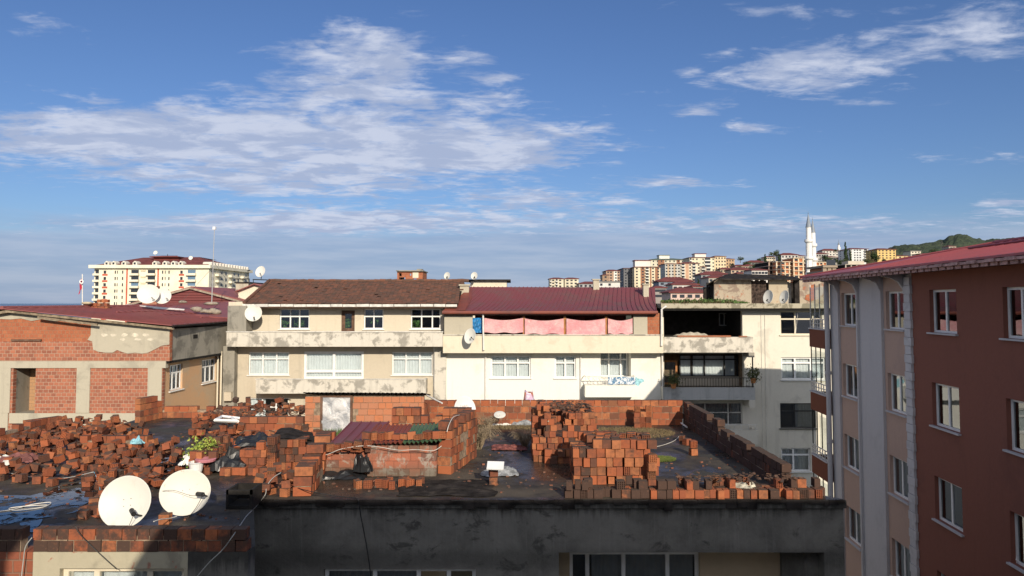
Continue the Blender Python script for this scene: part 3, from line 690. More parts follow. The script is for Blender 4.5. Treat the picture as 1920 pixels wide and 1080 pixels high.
# roof, standing seams sweeping over the hip
A = Vector((xat(831, 42.9), 42.9, zat(584, 42.9))); B = Vector((xat(1231, 42.9), 42.9, zat(584, 42.9))); Cc = Vector((xat(1228, 48, 545), 48, zat(539, 48))); Dd = Vector((xat(884, 48, 545), 48, zat(538, 48)))
mid = .35
def roofpt(i, j):
    p = A.lerp(B, i); q = Dd.lerp(Cc, i); r_ = p.lerp(q, j); r_.z -= .35 * math.sin(j * math.pi) * .55; return r_
part('roof', b2, M_PURPLE, lambda m: m.sheet(lambda i, j: roofpt(.1 + .9 * i if False else i, j), 40, 10))
mb = MB()
for k in range(44):
    i = (k + .6) / 44.5
    bend = lambda j: i + (0.035 * (1 - j) ** 2 * (1 if i > .6 else 0) * (i - .6) * 3) - (0.05 * (1 - j) ** 1.5 * (i < .12))
    mb.tube([roofpt(min(.999, max(0, bend(j / 8))), j / 8) + Vector((0, 0, .02)) for j in range(9)], .028, 4)
build('roof_seams', mb, M_PURPLE, b2)
part('hip_roof', b2, M_RUST, lambda m: m.prism([A + Vector((-.02, 0, .03)), roofpt(.10, .02) + Vector((0, 0, .05)), roofpt(.055, .6) + Vector((0, 0, .05)), Dd + Vector((0, 0, .06)), A.lerp(Dd, .5) + Vector((-.05, 0, .02))], (0, 0, .015)))
part('gutter', b2, M_RUST, lambda m: m.tube([A + Vector((-.05, -.1, -.06)), B + Vector((.05, -.1, -.06))], .1, 8))
part('soffit', b2, M_BROWNF, lambda m: m.box(A.x, B.x, 43.05, 43.9, A.z - .24, A.z - .16))
part('rear_roof', b2, M_PURPLE, lambda m: m.prism([Dd, Cc, (Cc.x, 53, A.z), (Dd.x - 1.5, 53, A.z)], (0, 0, -.08)))
for (a, b, t_, bt, y) in ((1113, 1124, 525, 548, 47.6), (1207, 1217, 534, 558, 46.4)):
    part('chimney', b2, M_CONC, lambda m: (m.box(xat(a, y), xat(b, y), y, y + .4, zat(bt + 4, y), zat(t_, y)), m.box(xat(a - 1, y) - .04, xat(b + 1, y) + .04, y - .08, y + .48, zat(t_, y) + .003, zat(t_ - 2, y))))
backbox(b2, f2, 0, s2e, GROUND, zb2 - .12, 9, M_WHITEW)
part('dark_backing', b2, M_DARK, lambda m: m.fbox(f2, .25, s2e - .25, -1.9, -1.7, GROUND, zb2 - .12))
floors(b2, f2, 0, s2e, [f2.z(735)], .35, 1.65)
part('drainpipe', b2, M_PIPE, lambda m: m.tube([f2.pt(S3(1249), .95, zat(574, 43)), f2.pt(S3(1240), .95, zat(580, 43)), f2.pt(S3(1239), .95, zat(648, 43)), f2.pt(f2.S(1240.5), .1, zat(660, 43)), f2.pt(f2.S(1241), .1, GROUND)], .055, 8))
part('drainpipe', b2, M_PIPE, lambda m: (m.tube([f2.pt(S3(906), 1.0, zat(588, 43)), f2.pt(S3(907), 1.0, zat(656, 43)), f2.pt(f2.S(911), .1, zat(664, 43)), f2.pt(f2.S(911), .1, GROUND)], .05, 8)))
part('vent_pipe', b2, M_PIPE, lambda m: m.tube([f2.pt(f2.S(1088), .1, zat(656, 43.2)), f2.pt(f2.S(1088), .1, GROUND)], .03, 6))

# ================================================================== building with dark recesses and rooftop hut
D3 = 44.5
b3 = thing('apartment_building', 'pale stained building with a black open floor, mossy slab edge and weeds on its roof', 'apartment building', (xat(1400, D3), D3, GROUND))
f3 = PF(1240, D3)
s3e = f3.S(1640)
rec = [f3.hole(1242, 1392, 581, 632), f3.hole(1243, 1395, 663, 727), f3.hole(1300, 1392, 755, 797)]
rw = [f3.hole(1463, 1541, 583, 628), f3.hole(1465, 1548, 670, 712), f3.hole(1463, 1530, 756, 803), f3.hole(1465, 1520, 840, 884)]
lowr = [f3.hole(1300, 1392, 842, 884), f3.hole(1465, 1520, 928, 970)]
wall('wall', f3, 0, s3e, GROUND, f3.z(579), rec + rw + lowr, .3, M_IVORY, b3)
hwin(b3, f3, rw[0], mull=(.37, .80), trans=.66, fm=M_CREAM, fw=.08); hwin(b3, f3, rw[1], mull=(.32, .68), trans=.75, curtain=[(0.02, .3), (.36, .98)], fw=.09)
hwin(b3, f3, rw[2], mull=(.42,), trans=.68, fm=M_IRON, curtain=[(.45, .98)], cm=M_GCURT, fw=.06); hwin(b3, f3, rw[3], mull=(.43,), trans=.7, curtain=[(0.03, .98)], fw=.09)
hwin(b3, f3, rec[2], mull=(.25, .72), trans=.55, fm=M_DULLW, curtain=[(0.02, .98)], cm=M_GCURT, fw=.06, sill=False)
hwin(b3, f3, lowr[0], mull=(.5,), curtain=[(0.03, .98)]); hwin(b3, f3, lowr[1], mull=(.5,), curtain=[(0.03, .98)])
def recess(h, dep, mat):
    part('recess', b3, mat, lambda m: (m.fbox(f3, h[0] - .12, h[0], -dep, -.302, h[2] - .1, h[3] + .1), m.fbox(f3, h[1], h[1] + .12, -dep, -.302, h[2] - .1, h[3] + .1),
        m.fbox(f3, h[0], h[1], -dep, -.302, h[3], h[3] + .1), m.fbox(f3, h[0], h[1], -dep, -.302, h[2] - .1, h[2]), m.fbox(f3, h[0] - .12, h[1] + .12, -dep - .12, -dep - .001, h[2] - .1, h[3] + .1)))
BLACK_REC = simple('black_recess_plaster', (0.022, 0.020, 0.018), .95, var=.4)  # near-black plaster over the whole open floor recess
recess(rec[0], 3.4, BLACK_REC); recess(rec[1], 1.7, simple('brown_recess_plaster', (0.20, 0.14, 0.09), .9, var=.3))
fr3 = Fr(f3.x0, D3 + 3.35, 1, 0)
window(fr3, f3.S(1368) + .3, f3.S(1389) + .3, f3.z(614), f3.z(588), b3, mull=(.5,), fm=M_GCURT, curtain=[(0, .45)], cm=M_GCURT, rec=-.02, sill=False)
fr4 = Fr(f3.x0, D3 + 1.0, 1, 0)
window(fr4, f3.S(1246), f3.S(1276), f3.z(724), f3.z(678), b3, mull=(), fm=M_ORWOOD, fw=.11, rec=0, sill=False, name='balcony_door')
window(fr4, f3.S(1280), f3.S(1392), f3.z(709), f3.z(667), b3, mull=(.22, .43, .77), trans=.78, fm=M_IRON, curtain=[(0.02, .2), (.23, .42), (.44, .76), (.79, .95)], cm=M_CURT, fw=.07, rec=0, sill=False)
part('recess_sill_wall', b3, M_BEIGE2, lambda m: m.fbox(fr4, f3.S(1278), f3.S(1395), -.12, 0, f3.z(727) + .01, f3.z(709.3)))
# balconies
g33 = PF(1240, 43.3); o33 = g33.x0 - f3.x0; S33 = lambda p: o33 + g33.S(p)
zA, zB = zat(632, 43.3), zat(661, 43.3)
balcony(b3, f3, S33(1240), S33(1412), zA, zB, 1.2, M_STAINC)
part('balcony_end_pier', b3, M_DCONC, lambda m: m.fbox(f3, S33(1403), S33(1413) + .02, .1, 1.22, zat(670, 43.3), zB - .003))
part('balcony_cap', b3, M_BW2, lambda m: (m.fbox(f3, S33(1270), S33(1370), 1.03, 1.25, zA + .002, zA + .09), m.fbox(f3, S33(1386), S33(1400), 1.03, 1.25, zA + .002, zA + .06)))
part('sand_heap', b3, M_CONC, lambda m: m.sheet(lambda i, j: f3.pt(S33(1268) + (S33(1335) - S33(1268)) * i, .3 + .7 * j, zA + .04 + .22 * math.sin(i * math.pi) ** .6 * math.sin(j * math.pi) + .03 * math.sin(i * 31)), 20, 6))
zC, zD = zat(726.5, 43.3), zat(750, 43.3)
balcony(b3, f3, S33(1242), S33(1414), zC, zD, 1.2, plaster('pale_grey_plaster', (0.47, 0.47, 0.45), (0.10, 0.10, 0.095), .6, .9, .6))
part('balcony_railing', b3, M_IRON, lambda m: (rail(m, f3, S33(1243), S33(1413), 1.15, zC + .003, zat(708, 43.3), .16, .01), m.fbox(f3, S33(1413) - .03, S33(1413), .1, 1.15, zat(709, 43.3), zat(708, 43.3)), m.fbox(f3, S33(1410), S33(1412), 1.08, 1.14, zC, zB)))
balcony(b3, f3, S33(1335), S33(1419), zat(807, 43.3), zat(833, 43.3), 1.2, M_IVORY)
part('balcony_railing', b3, M_DULLW, lambda m: rail(m, f3, S33(1336), S33(1418), 1.15, zat(807, 43.3) + .003, zat(796, 43.3), .4, .015))
part('balcony_end_pier', b3, M_IVORY, lambda m: m.fbox(f3, S33(1403), S33(1414), .1, 1.2, zat(764, 43.3), zD - .003))
# roof slab with mossy edge
zs0, zs1 = zat(578, 43.8), zat(569, 43.8)
M_MOSS = plaster('mossy_concrete', (0.42, 0.38, 0.29), (0.11, 0.10, 0.065), .95, 2.2, .5, edge=.06)
part('roof_slab', b3, M_MOSS, lambda m: m.box(xat(1240, 43.8), xat(1650, 43.8), 43.8, 56, zs0, zs1))
part('slab_shade_strip', b3, M_DARK, lambda m: m.box(xat(1242, 43.8), xat(1645, 43.8), 43.86, 44.49, zs0 - .14, zs0 - .003))  # near-black strip puts the shade under the slab into colour
backbox(b3, f3, 0, s3e, GROUND, f3.z(579), 11, M_IVORY)
part('dark_backing', b3, M_DARK, lambda m: (m.fbox(f3, f3.S(1400), s3e - .25, -2.1, -1.9, GROUND, f3.z(580)), m.fbox(f3, .25, f3.S(1399), -3.95, -3.75, GROUND, f3.z(580))))
part('cable', b3, M_DULLW, lambda m: (m.tube([f3.pt(f3.S(1434), .03, f3.z(580)), f3.pt(f3.S(1433), .03, GROUND)], .012, 4), m.tube([f3.pt(f3.S(1497), .05, f3.z(578)), f3.pt(f3.S(1491), .05, f3.z(627))], .012, 4), m.tube([f3.pt(f3.S(1427), .03, f3.z(580)), f3.pt(f3.S(1426), .03, GROUND)], .01, 4)))
# rooftop weeds
WEED = random_tint('weed_leaf', (0.05, 0.105, 0.025), (0.11, 0.16, 0.05), .8)
DRYW = random_tint('dry_weed', (0.20, 0.15, 0.08), (0.12, 0.09, 0.05), .9)
mb = MB()
for px in range(1244, 1402, 2):
    hgt = 8 if px < 1365 else max(1.5, 8 - (px - 1365) / 5)
    for k in range(3):
        y = 43.95 + rnd(0, 1.6); q = hgt * rnd(.3, 1.0) * (1.25 if 1320 < px < 1350 or 1285 < px < 1300 else 1)
        leaves(mb, (xat(px + rnd(-1, 1), y), y, zs1 + .02 + q * .016), (.16, .16, q * .018), 9, .05, .11)
build('rooftop_weeds', mb, WEED, None, (xat(1320, 44), 44.4, zs1), label='green leafy weeds growing along the mossy roof edge in front of the dark hut', cat='weeds', kind='stuff')
mb = MB()
for k in range(420):
    y = 43.85 + rnd(0, .5); px = rnd(1241, 1375); p = Vector((xat(px, y), y, zs1)); mb.tube([p, p + Vector((rnd(-.1, .1), rnd(-.08, .04), rnd(.05, .22)))], .006, 3, cap=False)
build('dry_grass', mb, DRYW, None, (xat(1300, 44), 44, zs1), label='dry brown grass on the mossy slab edge left of the two small dishes', cat='grass', kind='stuff')
# hut on the roof
yh = 47.5
hut = thing('rooftop_hut', 'dark rooftop hut with patched plaster and brick front and black tar paper roof', 'hut', (xat(1420, yh), yh, zs1))
fh = PF(1340, yh); zh1 = fh.z(524)
M_PATCH = plaster('patched_plaster', (0.40, 0.34, 0.26), (0.17, 0.11, 0.095), .9, 1.3, .6, ex=(0.36, 0.13, 0.07), edge=.07)
wall('front_wall', fh, 0, fh.S(1410), zs1, zh1, [], .2, M_PATCH, hut)
part('bark_panel', hut, simple('dark_bark_boards', (0.055, 0.038, 0.03), .95, var=.8, sc_=6), lambda m: [m.fbox(fh, fh.S(1410) + .01 + k * .118, fh.S(1410) + .12 + k * .118, -.1 + rnd(-.02, .02), rnd(0, .05), zs1, zh1 - rnd(0, .1)) for k in range(8)])
wall('front_wall', fh, fh.S(1443), fh.S(1478), zs1, zh1, [], .2, plaster('patched_brick_plaster', (0.45, 0.38, 0.28), (0.30, 0.22, 0.16), .7, 1.6, .4, ex=(0.40, 0.14, 0.07)), hut)
part('side_post', hut, M_TAR, lambda m: m.fbox(fh, fh.S(1490), fh.S(1499), -.15, .15, zs1, zh1))
part('doorway_panel', hut, simple('grey_board', (0.36, 0.34, 0.31), .8, var=.3), lambda m: m.fbox(fh, fh.S(1479), fh.S(1490), -.5, -.45, zs1, zh1 - .25))
part('left_side_wall', hut, M_TAR, lambda m: m.prism([(xat(1328, 49.5), 49.5, zs1), (xat(1340, yh), yh + .01, zs1), (xat(1340, yh), yh + .01, zh1), (xat(1328, 49.5), 49.5, zh1 - .35)], (.1, 0, 0)))
part('lean_to_front', hut, M_TAR, lambda m: m.fbox(fh, fh.S(1327), -.01, -1.0, -.9, zs1, fh.z(538)))
part('rear_wall', hut, M_TAR, lambda m: (m.box(xat(1330, 50.5), xat(1520, 50.5), 51, 51.15, zs1, zh1 - .1)))
part('roof', hut, M_TAR, lambda m: (m.prism([(xat(1322, 47.6), 47.2, fh.z(535)), (xat(1352, 47), 47.2, zat(521, 47)), (xat(1362, 51.4), 51.4, zat(518.5, 51.4)), (xat(1330, 51.4), 51.4, zat(533, 51.4))], (0, 0, .07)),
    m.prism([(xat(1350, 46.9), 46.9, zat(525, 46.9)), (xat(1503, 46.9), 46.9, zat(525.5, 46.9)), (xat(1490, 51.4), 51.4, zat(521, 51.4)), (xat(1362, 51.4), 51.4, zat(517, 51.4))], (0, 0, .1)),
    m.prism([(xat(1362, 49), 49, zat(520, 49)), (xat(1478, 49), 49, zat(520, 49)), (xat(1474, 51), 51, zat(518, 51)), (xat(1366, 51), 51, zat(515.5, 51))], (0, 0, .08))))
wall_fr = PF(1500, 48.2)
rwall = thing('rooftop_wall', 'ruined plaster and orange brick wall on the roof right of the dark hut', 'wall', (xat(1525, 48.2), 48.2, zs1))
part('plaster_wall', rwall, M_PATCH, lambda m: m.fbox(wall_fr, 0, wall_fr.S(1640), -.2, 0, zs1, wall_fr.z(526)))
part('brick_patch', rwall, M_BW2, lambda m: (m.prism([wall_fr.pt(wall_fr.S(x_), .003, wall_fr.z(y_)) for x_, y_ in ((1510, 561), (1512, 553), (1520, 551), (1521, 535), (1528, 533), (1529, 562), (1520, 566))], (0, -.03, 0))))

# ================================================================== unfinished brick building (left)
D4 = 37.5
b4 = thing('unfinished_building', 'half finished brick and concrete building under a low maroon sheet roof', 'building', (xat(100, D4), D4, GROUND))
XR = -17.2; XL = -52.0
f4 = PF(0, D4); x0 = f4.x0; SX = lambda X_: X_ - x0
zbm_t, zbm_b = f4.z(677), f4.z(690); eaveR = zat(613, D4); peakX = xat(15, D4); peakZ = zat(582, D4)
holes = [f4.hole(24, 66, 690.5, 776), f4.hole(22, 60, 795, 829)]
wall('brick_wall', f4, SX(XL), f4.S(307), f4.z(850), zbm_b, holes, .25, M_BW, b4)
wall('wall', f4, SX(XL), f4.S(307), GROUND, f4.z(850) - .003, [], .25, M_CONC, b4)
part('beam', b4, M_CONC, lambda m: m.fbox(f4, SX(XL), f4.S(313), -.25, .05, zbm_b + .003, zbm_t))
part('upper_brick_wall', b4, M_BW2, lambda m: m.prism([f4.pt(s_, .02, z_) for s_, z_ in ((SX(XL), zbm_t + .003), (f4.S(320), zbm_t + .003), (f4.S(320), eaveR - .1), (SX(peakX), peakZ - .1), (SX(XL), eaveR - .2))], (0, .25, 0)))
part('upper_brick_courses', b4, M_BW, lambda m: m.fbox(f4, SX(XL), f4.S(320) - .005, .023, .04, zbm_t + .004, f4.z(640)))
for (a, b) in ((-90, 23.5), (147, 172), (280, 306)):
    part('column', b4, M_CONC, lambda m: m.fbox(f4, f4.S(a), f4.S(b), -.2, .05, f4.z(774), zbm_b))
part('lower_beam', b4, M_CONC, lambda m: (m.fbox(f4, f4.S(24), f4.S(307), .003, .06, f4.z(793.5), f4.z(774.5)), m.fbox(f4, f4.S(62), f4.S(307), .003, .06, f4.z(860), f4.z(793.6)), m.fbox(f4, SX(XL), f4.S(21.5), .003, .06, f4.z(860), f4.z(774.2))))
pl = [(172, 603), (319, 614.5), (319, 646), (305, 648), (292, 655), (280, 661), (268, 663), (255, 661), (243, 663), (232, 660), (222, 656), (214, 661), (200, 661), (186, 659), (177, 655), (175, 640), (166, 637), (172, 628)]
part('plaster_patch', b4, M_CONC, lambda m: m.prism([f4.pt(f4.S(a), .043, f4.z(b)) for a, b in pl][::-1], (0, -.035, 0)))
pg = [(-40, 590), (15, 583.5), (100, 590), (172, 598), (172, 603), (150, 607), (120, 601), (98, 603), (80, 598), (60, 602), (40, 597), (20, 599), (0, 598), (-40, 600)]
part('gable_plaster', b4, M_CONC, lambda m: m.prism([f4.pt(f4.S(a), .026, f4.z(b)) for a, b in pg][::-1], (0, -.03, 0)))
whites = simple('white_plaster_dabs', (0.62, 0.56, 0.45), .9, var=.2)
def dab(m, px, py, rx, ry):
    pts = [f4.pt(f4.S(px + rx * math.cos(a) * rnd(.7, 1.2)), .079, f4.z(py + ry * math.sin(a) * rnd(.7, 1.2))) for a in [i * math.pi / 5 for i in range(10)]]
    m.prism(pts, (0, .003, 0))
part('plaster_dabs', b4, whites, lambda m: [dab(m, *q) for q in ((197, 628, 7, 3), (214, 628, 6, 3), (235, 628, 6, 3.5), (255, 628, 7, 4), (275, 628, 7, 3), (232, 636, 5, 3), (260, 636, 7, 2.6), (283, 636, 7, 2.4))])
part('wooden_plank', b4, M_BROWNF, lambda m: m.fbox(f4, f4.S(24), f4.S(80), .045, .12, f4.z(639.5), f4.z(636)))
rk = lambda px: zat(582, D4) + (zat(613, D4) - zat(582, D4)) * (px - 15) / 305
part('rake_beam', b4, simple('weathered_timber', (0.24, 0.19, 0.13), .85, var=.4), lambda m: (m.prism([W(15, 581, 37.1), W(325, 614, 37.1), W(325, 618, 37.1), W(15, 586, 37.1)], (0, .12, 0)), m.prism([W(70, 593, 37.0), W(182, 607, 37.0), W(182, 610.5, 37.0), W(70, 597, 37.0)], (0, .09, 0)), m.prism([W(-50, 592, 37.1), W(15, 581, 37.1), W(15, 586, 37.1), W(-50, 597, 37.1)], (0, .12, 0))))
part('deep_recess', b4, M_DCONC, lambda m: (m.fbox(f4, holes[0][1], holes[0][1] + .1, -2.2, -.252, holes[0][2], holes[0][3]), m.fbox(f4, holes[0][0] - .1, holes[0][0], -2.2, -.252, holes[0][2], holes[0][3]), m.fbox(f4, holes[0][0], holes[0][1], -2.2, -.252, holes[0][2] - .1, holes[0][2])))
fb4 = Fr(f4.x0, D4 + 1.3, 1, 0)
wall('recess_back_wall', fb4, holes[0][0], holes[0][1], holes[0][2], holes[0][3], [(f4.S(53), f4.S(66), f4.z(706), f4.z(692))], .12, brickwall('tan_brick_panel', a=(0.45, 0.26, 0.14), b=(0.38, 0.22, 0.12), mortar=(0.36, 0.25, 0.17)), b4)
window(fb4, f4.S(53.5), f4.S(65.5), f4.z(706), f4.z(692), b4, mull=(), sill=False, rec=.02)
# side facing right: upper floor juts out
fs = Fr(XR, D4, 0.05, 1)
fsl = Fr(-17.55, D4, 0.05, 1)
def DonS(px, X0, k=.05): q = (px - 960) / F; return (X0 - k * D4) / (q - k)     # depth where a pixel meets the side wall
sd = lambda px: DonS(px, -17.55) - D4
su = 7.0
part('upper_side_wall', b4, M_DCONC, lambda m: m.fbox(fs, .27, su, -.2, 0, zbm_t + .003, eaveR - .12))
part('upper_floor_edge', b4, M_DARK, lambda m: m.fbox(fs, .02, su, -.6, -.002, zbm_t - .12, zbm_t))
part('vent_hole', b4, M_DARK, lambda m: m.fbox(fs, 2.55, 3.05, -.1, .006, zat(635, D4 + 2.6), zat(627.5, D4 + 2.6)))
wh = []
for (a, b, t_, bt) in ((322, 346, 686, 738), (382, 409, 673, 722)):
    s_0, s_1 = sd(a), sd(b); zc = D4 + (s_0 + s_1) / 2
    wh.append((s_0, s_1, zat(bt, zc) , zat(t_, zc)))
zt_w = max(wh[0][3], wh[1][3]); wh = [(h[0], h[1], zt_w - 1.32, zt_w) for h in wh]
wall('side_wall', fsl, .25, 7.2, GROUND, zbm_t - .123, wh, .25, M_ORPL, b4)
for h in wh: window(fsl, h[0], h[1], h[2], h[3], b4, mull=(.36, .68), trans=.68, fw=.07, curtain=[(.3, .98)], cm=M_CURT)
part('rear_walls', b4, M_CONC, lambda m: (m.box(XL, XR, 56, 56.2, GROUND, eaveR - .25), m.box(XL, XL + .2, D4 + .3, 56, GROUND, eaveR - .25), m.box(-17.2, -17, 44.8, 56, GROUND, eaveR - .25)))
part('dark_backing', b4, M_DARK, lambda m: (m.box(XL + .3, -20.0, D4 + 3.0, D4 + 3.1, GROUND, eaveR - .3), m.fbox(fsl, 3.2, 10, -2.2, -2.1, GROUND, eaveR - .3)))
# roof sheets
pk = Vector((peakX, 37.0, zat(579.5, 37.0)))
pk2 = Vector((peakX + 1.0, 57, zat(574, 57)))
er = Vector((xat(322, 37.0), 37.0, zat(611, 37.0))); er2 = Vector((xat(432, 44.6), 44.6, zat(603, 44.6)))
part('roof', b4, M_MAROON, lambda m: (m.prism([pk, er, er2, er2.lerp(er, -1.0) , pk2], (0, 0, .05)), m.prism([pk, pk2, (XL, 57, eaveR - .2), (XL, 37.0, eaveR - .2)], (0, 0, .05))))
mb = MB()
for k in range(26):
    q = k / 25; a = pk.lerp(pk2, q * .98 + .01); e = er.lerp(er2.lerp(er, -1.0), q * .98 + .01)
    mb.tube([a + Vector((0, 0, .07)), e + Vector((0, 0, .07))], .022, 3)
for k in range(3):
    a = pk.lerp(er, .35 + .22 * k) + Vector((0, .5, .07)); b = pk2.lerp(er2.lerp(er, -1.0), .32 + .22 * k) + Vector((0, 0, .08)); mb.tube([a.lerp(b, .25 + .1 * k), b], .05, 4)
build('roof_seams', mb, M_MAROON, b4)
part('ridge_cap', b4, M_MAROON, lambda m: m.tube([pk + Vector((0, 0, .07)), pk2 + Vector((0, 0, .07))], .1, 6))
part('cornice', b4, M_TAR, lambda m: m.tube([er + Vector((.05, 0, -.03)), er2 + Vector((.05, 0, -.03))], .06, 5))

# second maroon roof behind: gable clad in maroon boards
Dg = 57.0
b5 = thing('house', 'low house whose gable is clad in maroon boards, behind the unfinished brick building', 'house', (xat(345, Dg), Dg, GROUND))
gp = Vector((xat(357, Dg), Dg, zat(539, Dg))); gl_ = Vector((xat(238, Dg), Dg, zat(572, Dg))); gr = Vector((xat(470, Dg), Dg, zat(569, Dg)))
def f_board(t):
    s_ = t.new('ShaderNodeSeparateXYZ'); t.l.new(t.pos, s_.inputs[0]); fr_ = t.m('FRACT', t.m('MULTIPLY', s_.outputs[2], 5.0)); k = t.ramp(fr_, (0.0, 0.25)); n = t.noise(t.pos, 2, 6, .7)
    t.put(t.b.inputs['Base Color'], t.mix(n, (0.13, 0.028, 0.028), (0.20, 0.05, 0.045))); t.b.inputs['Roughness'].default_value = .6; bump(t, k, .05, .9)
MBOARD = pm('maroon_boards', f_board)
part('gable_wall', b5, MBOARD, lambda m: m.prism([gp - Vector((0, 0, .12)), gl_ - Vector((0, 0, .1)), gl_ + Vector((0, 0, -3)), gr + Vector((0, 0, -3)), gr - Vector((0, 0, .1))], (0, .15, 0)))
part('walls', b5, M_CONC, lambda m: (m.box(gl_.x + .1, gr.x - .1, Dg + .2, Dg + .4, GROUND, gl_.z - 3), m.box(gl_.x + .1, gl_.x + .3, Dg + .4, 72, GROUND, gl_.z - .1), m.box(gr.x - .3, gr.x - .1, Dg + .4, 72, GROUND, gr.z - .1), m.box(gl_.x + .3, gr.x - .3, 71.8, 72, GROUND, gl_.z - .1)))
bk = Vector((1.0, 16, .0))
part('roof', b5, M_MAROON, lambda m: (m.prism([gp, gr, gr + bk, gp + bk], (0, 0, .09)), m.prism([gl_, gp, gp + bk, gl_ + bk], (0, 0, .09))))
part('verge_board', b5, simple('pale_timber', (0.30, 0.25, 0.19), .8, var=.3), lambda m: (m.prism([gp + Vector((0, -.25, .02)), gr + Vector((0, -.25, .02)), gr + Vector((0, -.25, -.12)), gp + Vector((0, -.25, -.12))], (0, .06, 0)), m.prism([gl_ + Vector((0, -.25, .02)), gp + Vector((0, -.25, .02)), gp + Vector((0, -.25, -.12)), gl_ + Vector((0, -.25, -.12))], (0, .06, 0))))
# sheet roof between them
lr = thing('lean_to', 'flat maroon sheet roof with stones on it in front of the board clad gable', 'shed', (xat(340, 50), 50, GROUND))
part('roof', lr, M_MAROON, lambda m: (m.prism([(xat(225, 48.5), 48.5, zat(583, 48.5)), (xat(431, 45.2), 45.2, zat(598, 45.2)), (xat(440, 56.5), 56.5, zat(566, 56.5)), (xat(238, 56.5), 56.5, zat(573, 56.5))], (0, 0, .08))))
part('wall', lr, M_CONC, lambda m: m.box(xat(240, 56.5), xat(430, 56.5), 56.3, 56.5, GROUND, zat(575, 56.5)))
part('plank', lr, M_PIPE, lambda m: (m.prism([W(236, 571.5, 50), W(345, 580.5, 47), W(345, 582, 47), W(300, 579.5, 48), W(236, 573.5, 50)], (0, .1, .04))))
ST = simple('grey_stone', (0.28, 0.24, 0.19), .9, var=.35)
def rock(c, r, seed):
    mb = MB(); n = 9
    prof = [(math.sin(math.pi * k / 5), -math.cos(math.pi * k / 5)) for k in range(6)]
    mb.lathe([(max(.01, a), b) for a, b in prof], 9); mb.v = [tuple(Vector(c) + Vector((v[0] * r[0], v[1] * r[1], v[2] * r[2])) * (1 + .35 * mnoise.noise(Vector(v) * 1.3 + Vector((seed, 0, 0))))) for v in mb.v]
    return mb
for k, (px, py, r, lab) in enumerate(((370, 580, (.42, .3, .17), 'pale stone on the maroon sheet roof, leftmost of the row'), (383, 583, (.30, .3, .13), 'small flat stone second from the left on the maroon sheet roof'), (392, 584, (.36, .3, .14), 'flat brownish stone in the middle of the row on the maroon roof'), (399, 582, (.25, .25, .15), 'rounded pale stone right of the middle of the row on the maroon roof'), (405, 585, (.34, .3, .17), 'dark stone at the right end of the row on the maroon roof'), (397, 569, (.5, .3, .12), 'low dark stone holding the foot of the thin mast'), (343, 566, (.3, .25, .1), 'small flat stone lying alone below the board clad gable'))):
    p = W(px, py, 47.5 if py > 575 else 50.2); build('stone', rock(p, r, k), ST, None, tuple(p), smooth=True, label=lab, cat='stone', group='stones weighing down the maroon roof')
# mast
Dm = 50.0; p = W(397, 567, Dm); q = W(402, 430, Dm)
t = thing('antenna_mast', 'very tall thin mast with a small white box on top, standing on the maroon roof', 'antenna mast', tuple(p))
part('pole', t, simple('galvanised_steel', (0.42, 0.42, 0.42), .45, .5, var=.1), lambda m: m.tube([p, q], .035, 6, .02))
part('antenna_box', t, M_WHITE, lambda m: m.box(q.x - .09, q.x + .09, Dm - .09, Dm + .09, q.z - .02, q.z + .17))
part('guy_wire', t, M_IRON, lambda m: (m.tube([W(400, 500, Dm), W(330, 577, 49)], .01, 3), m.tube([W(400, 490, Dm), W(462, 575, 48.5)], .01, 3)))

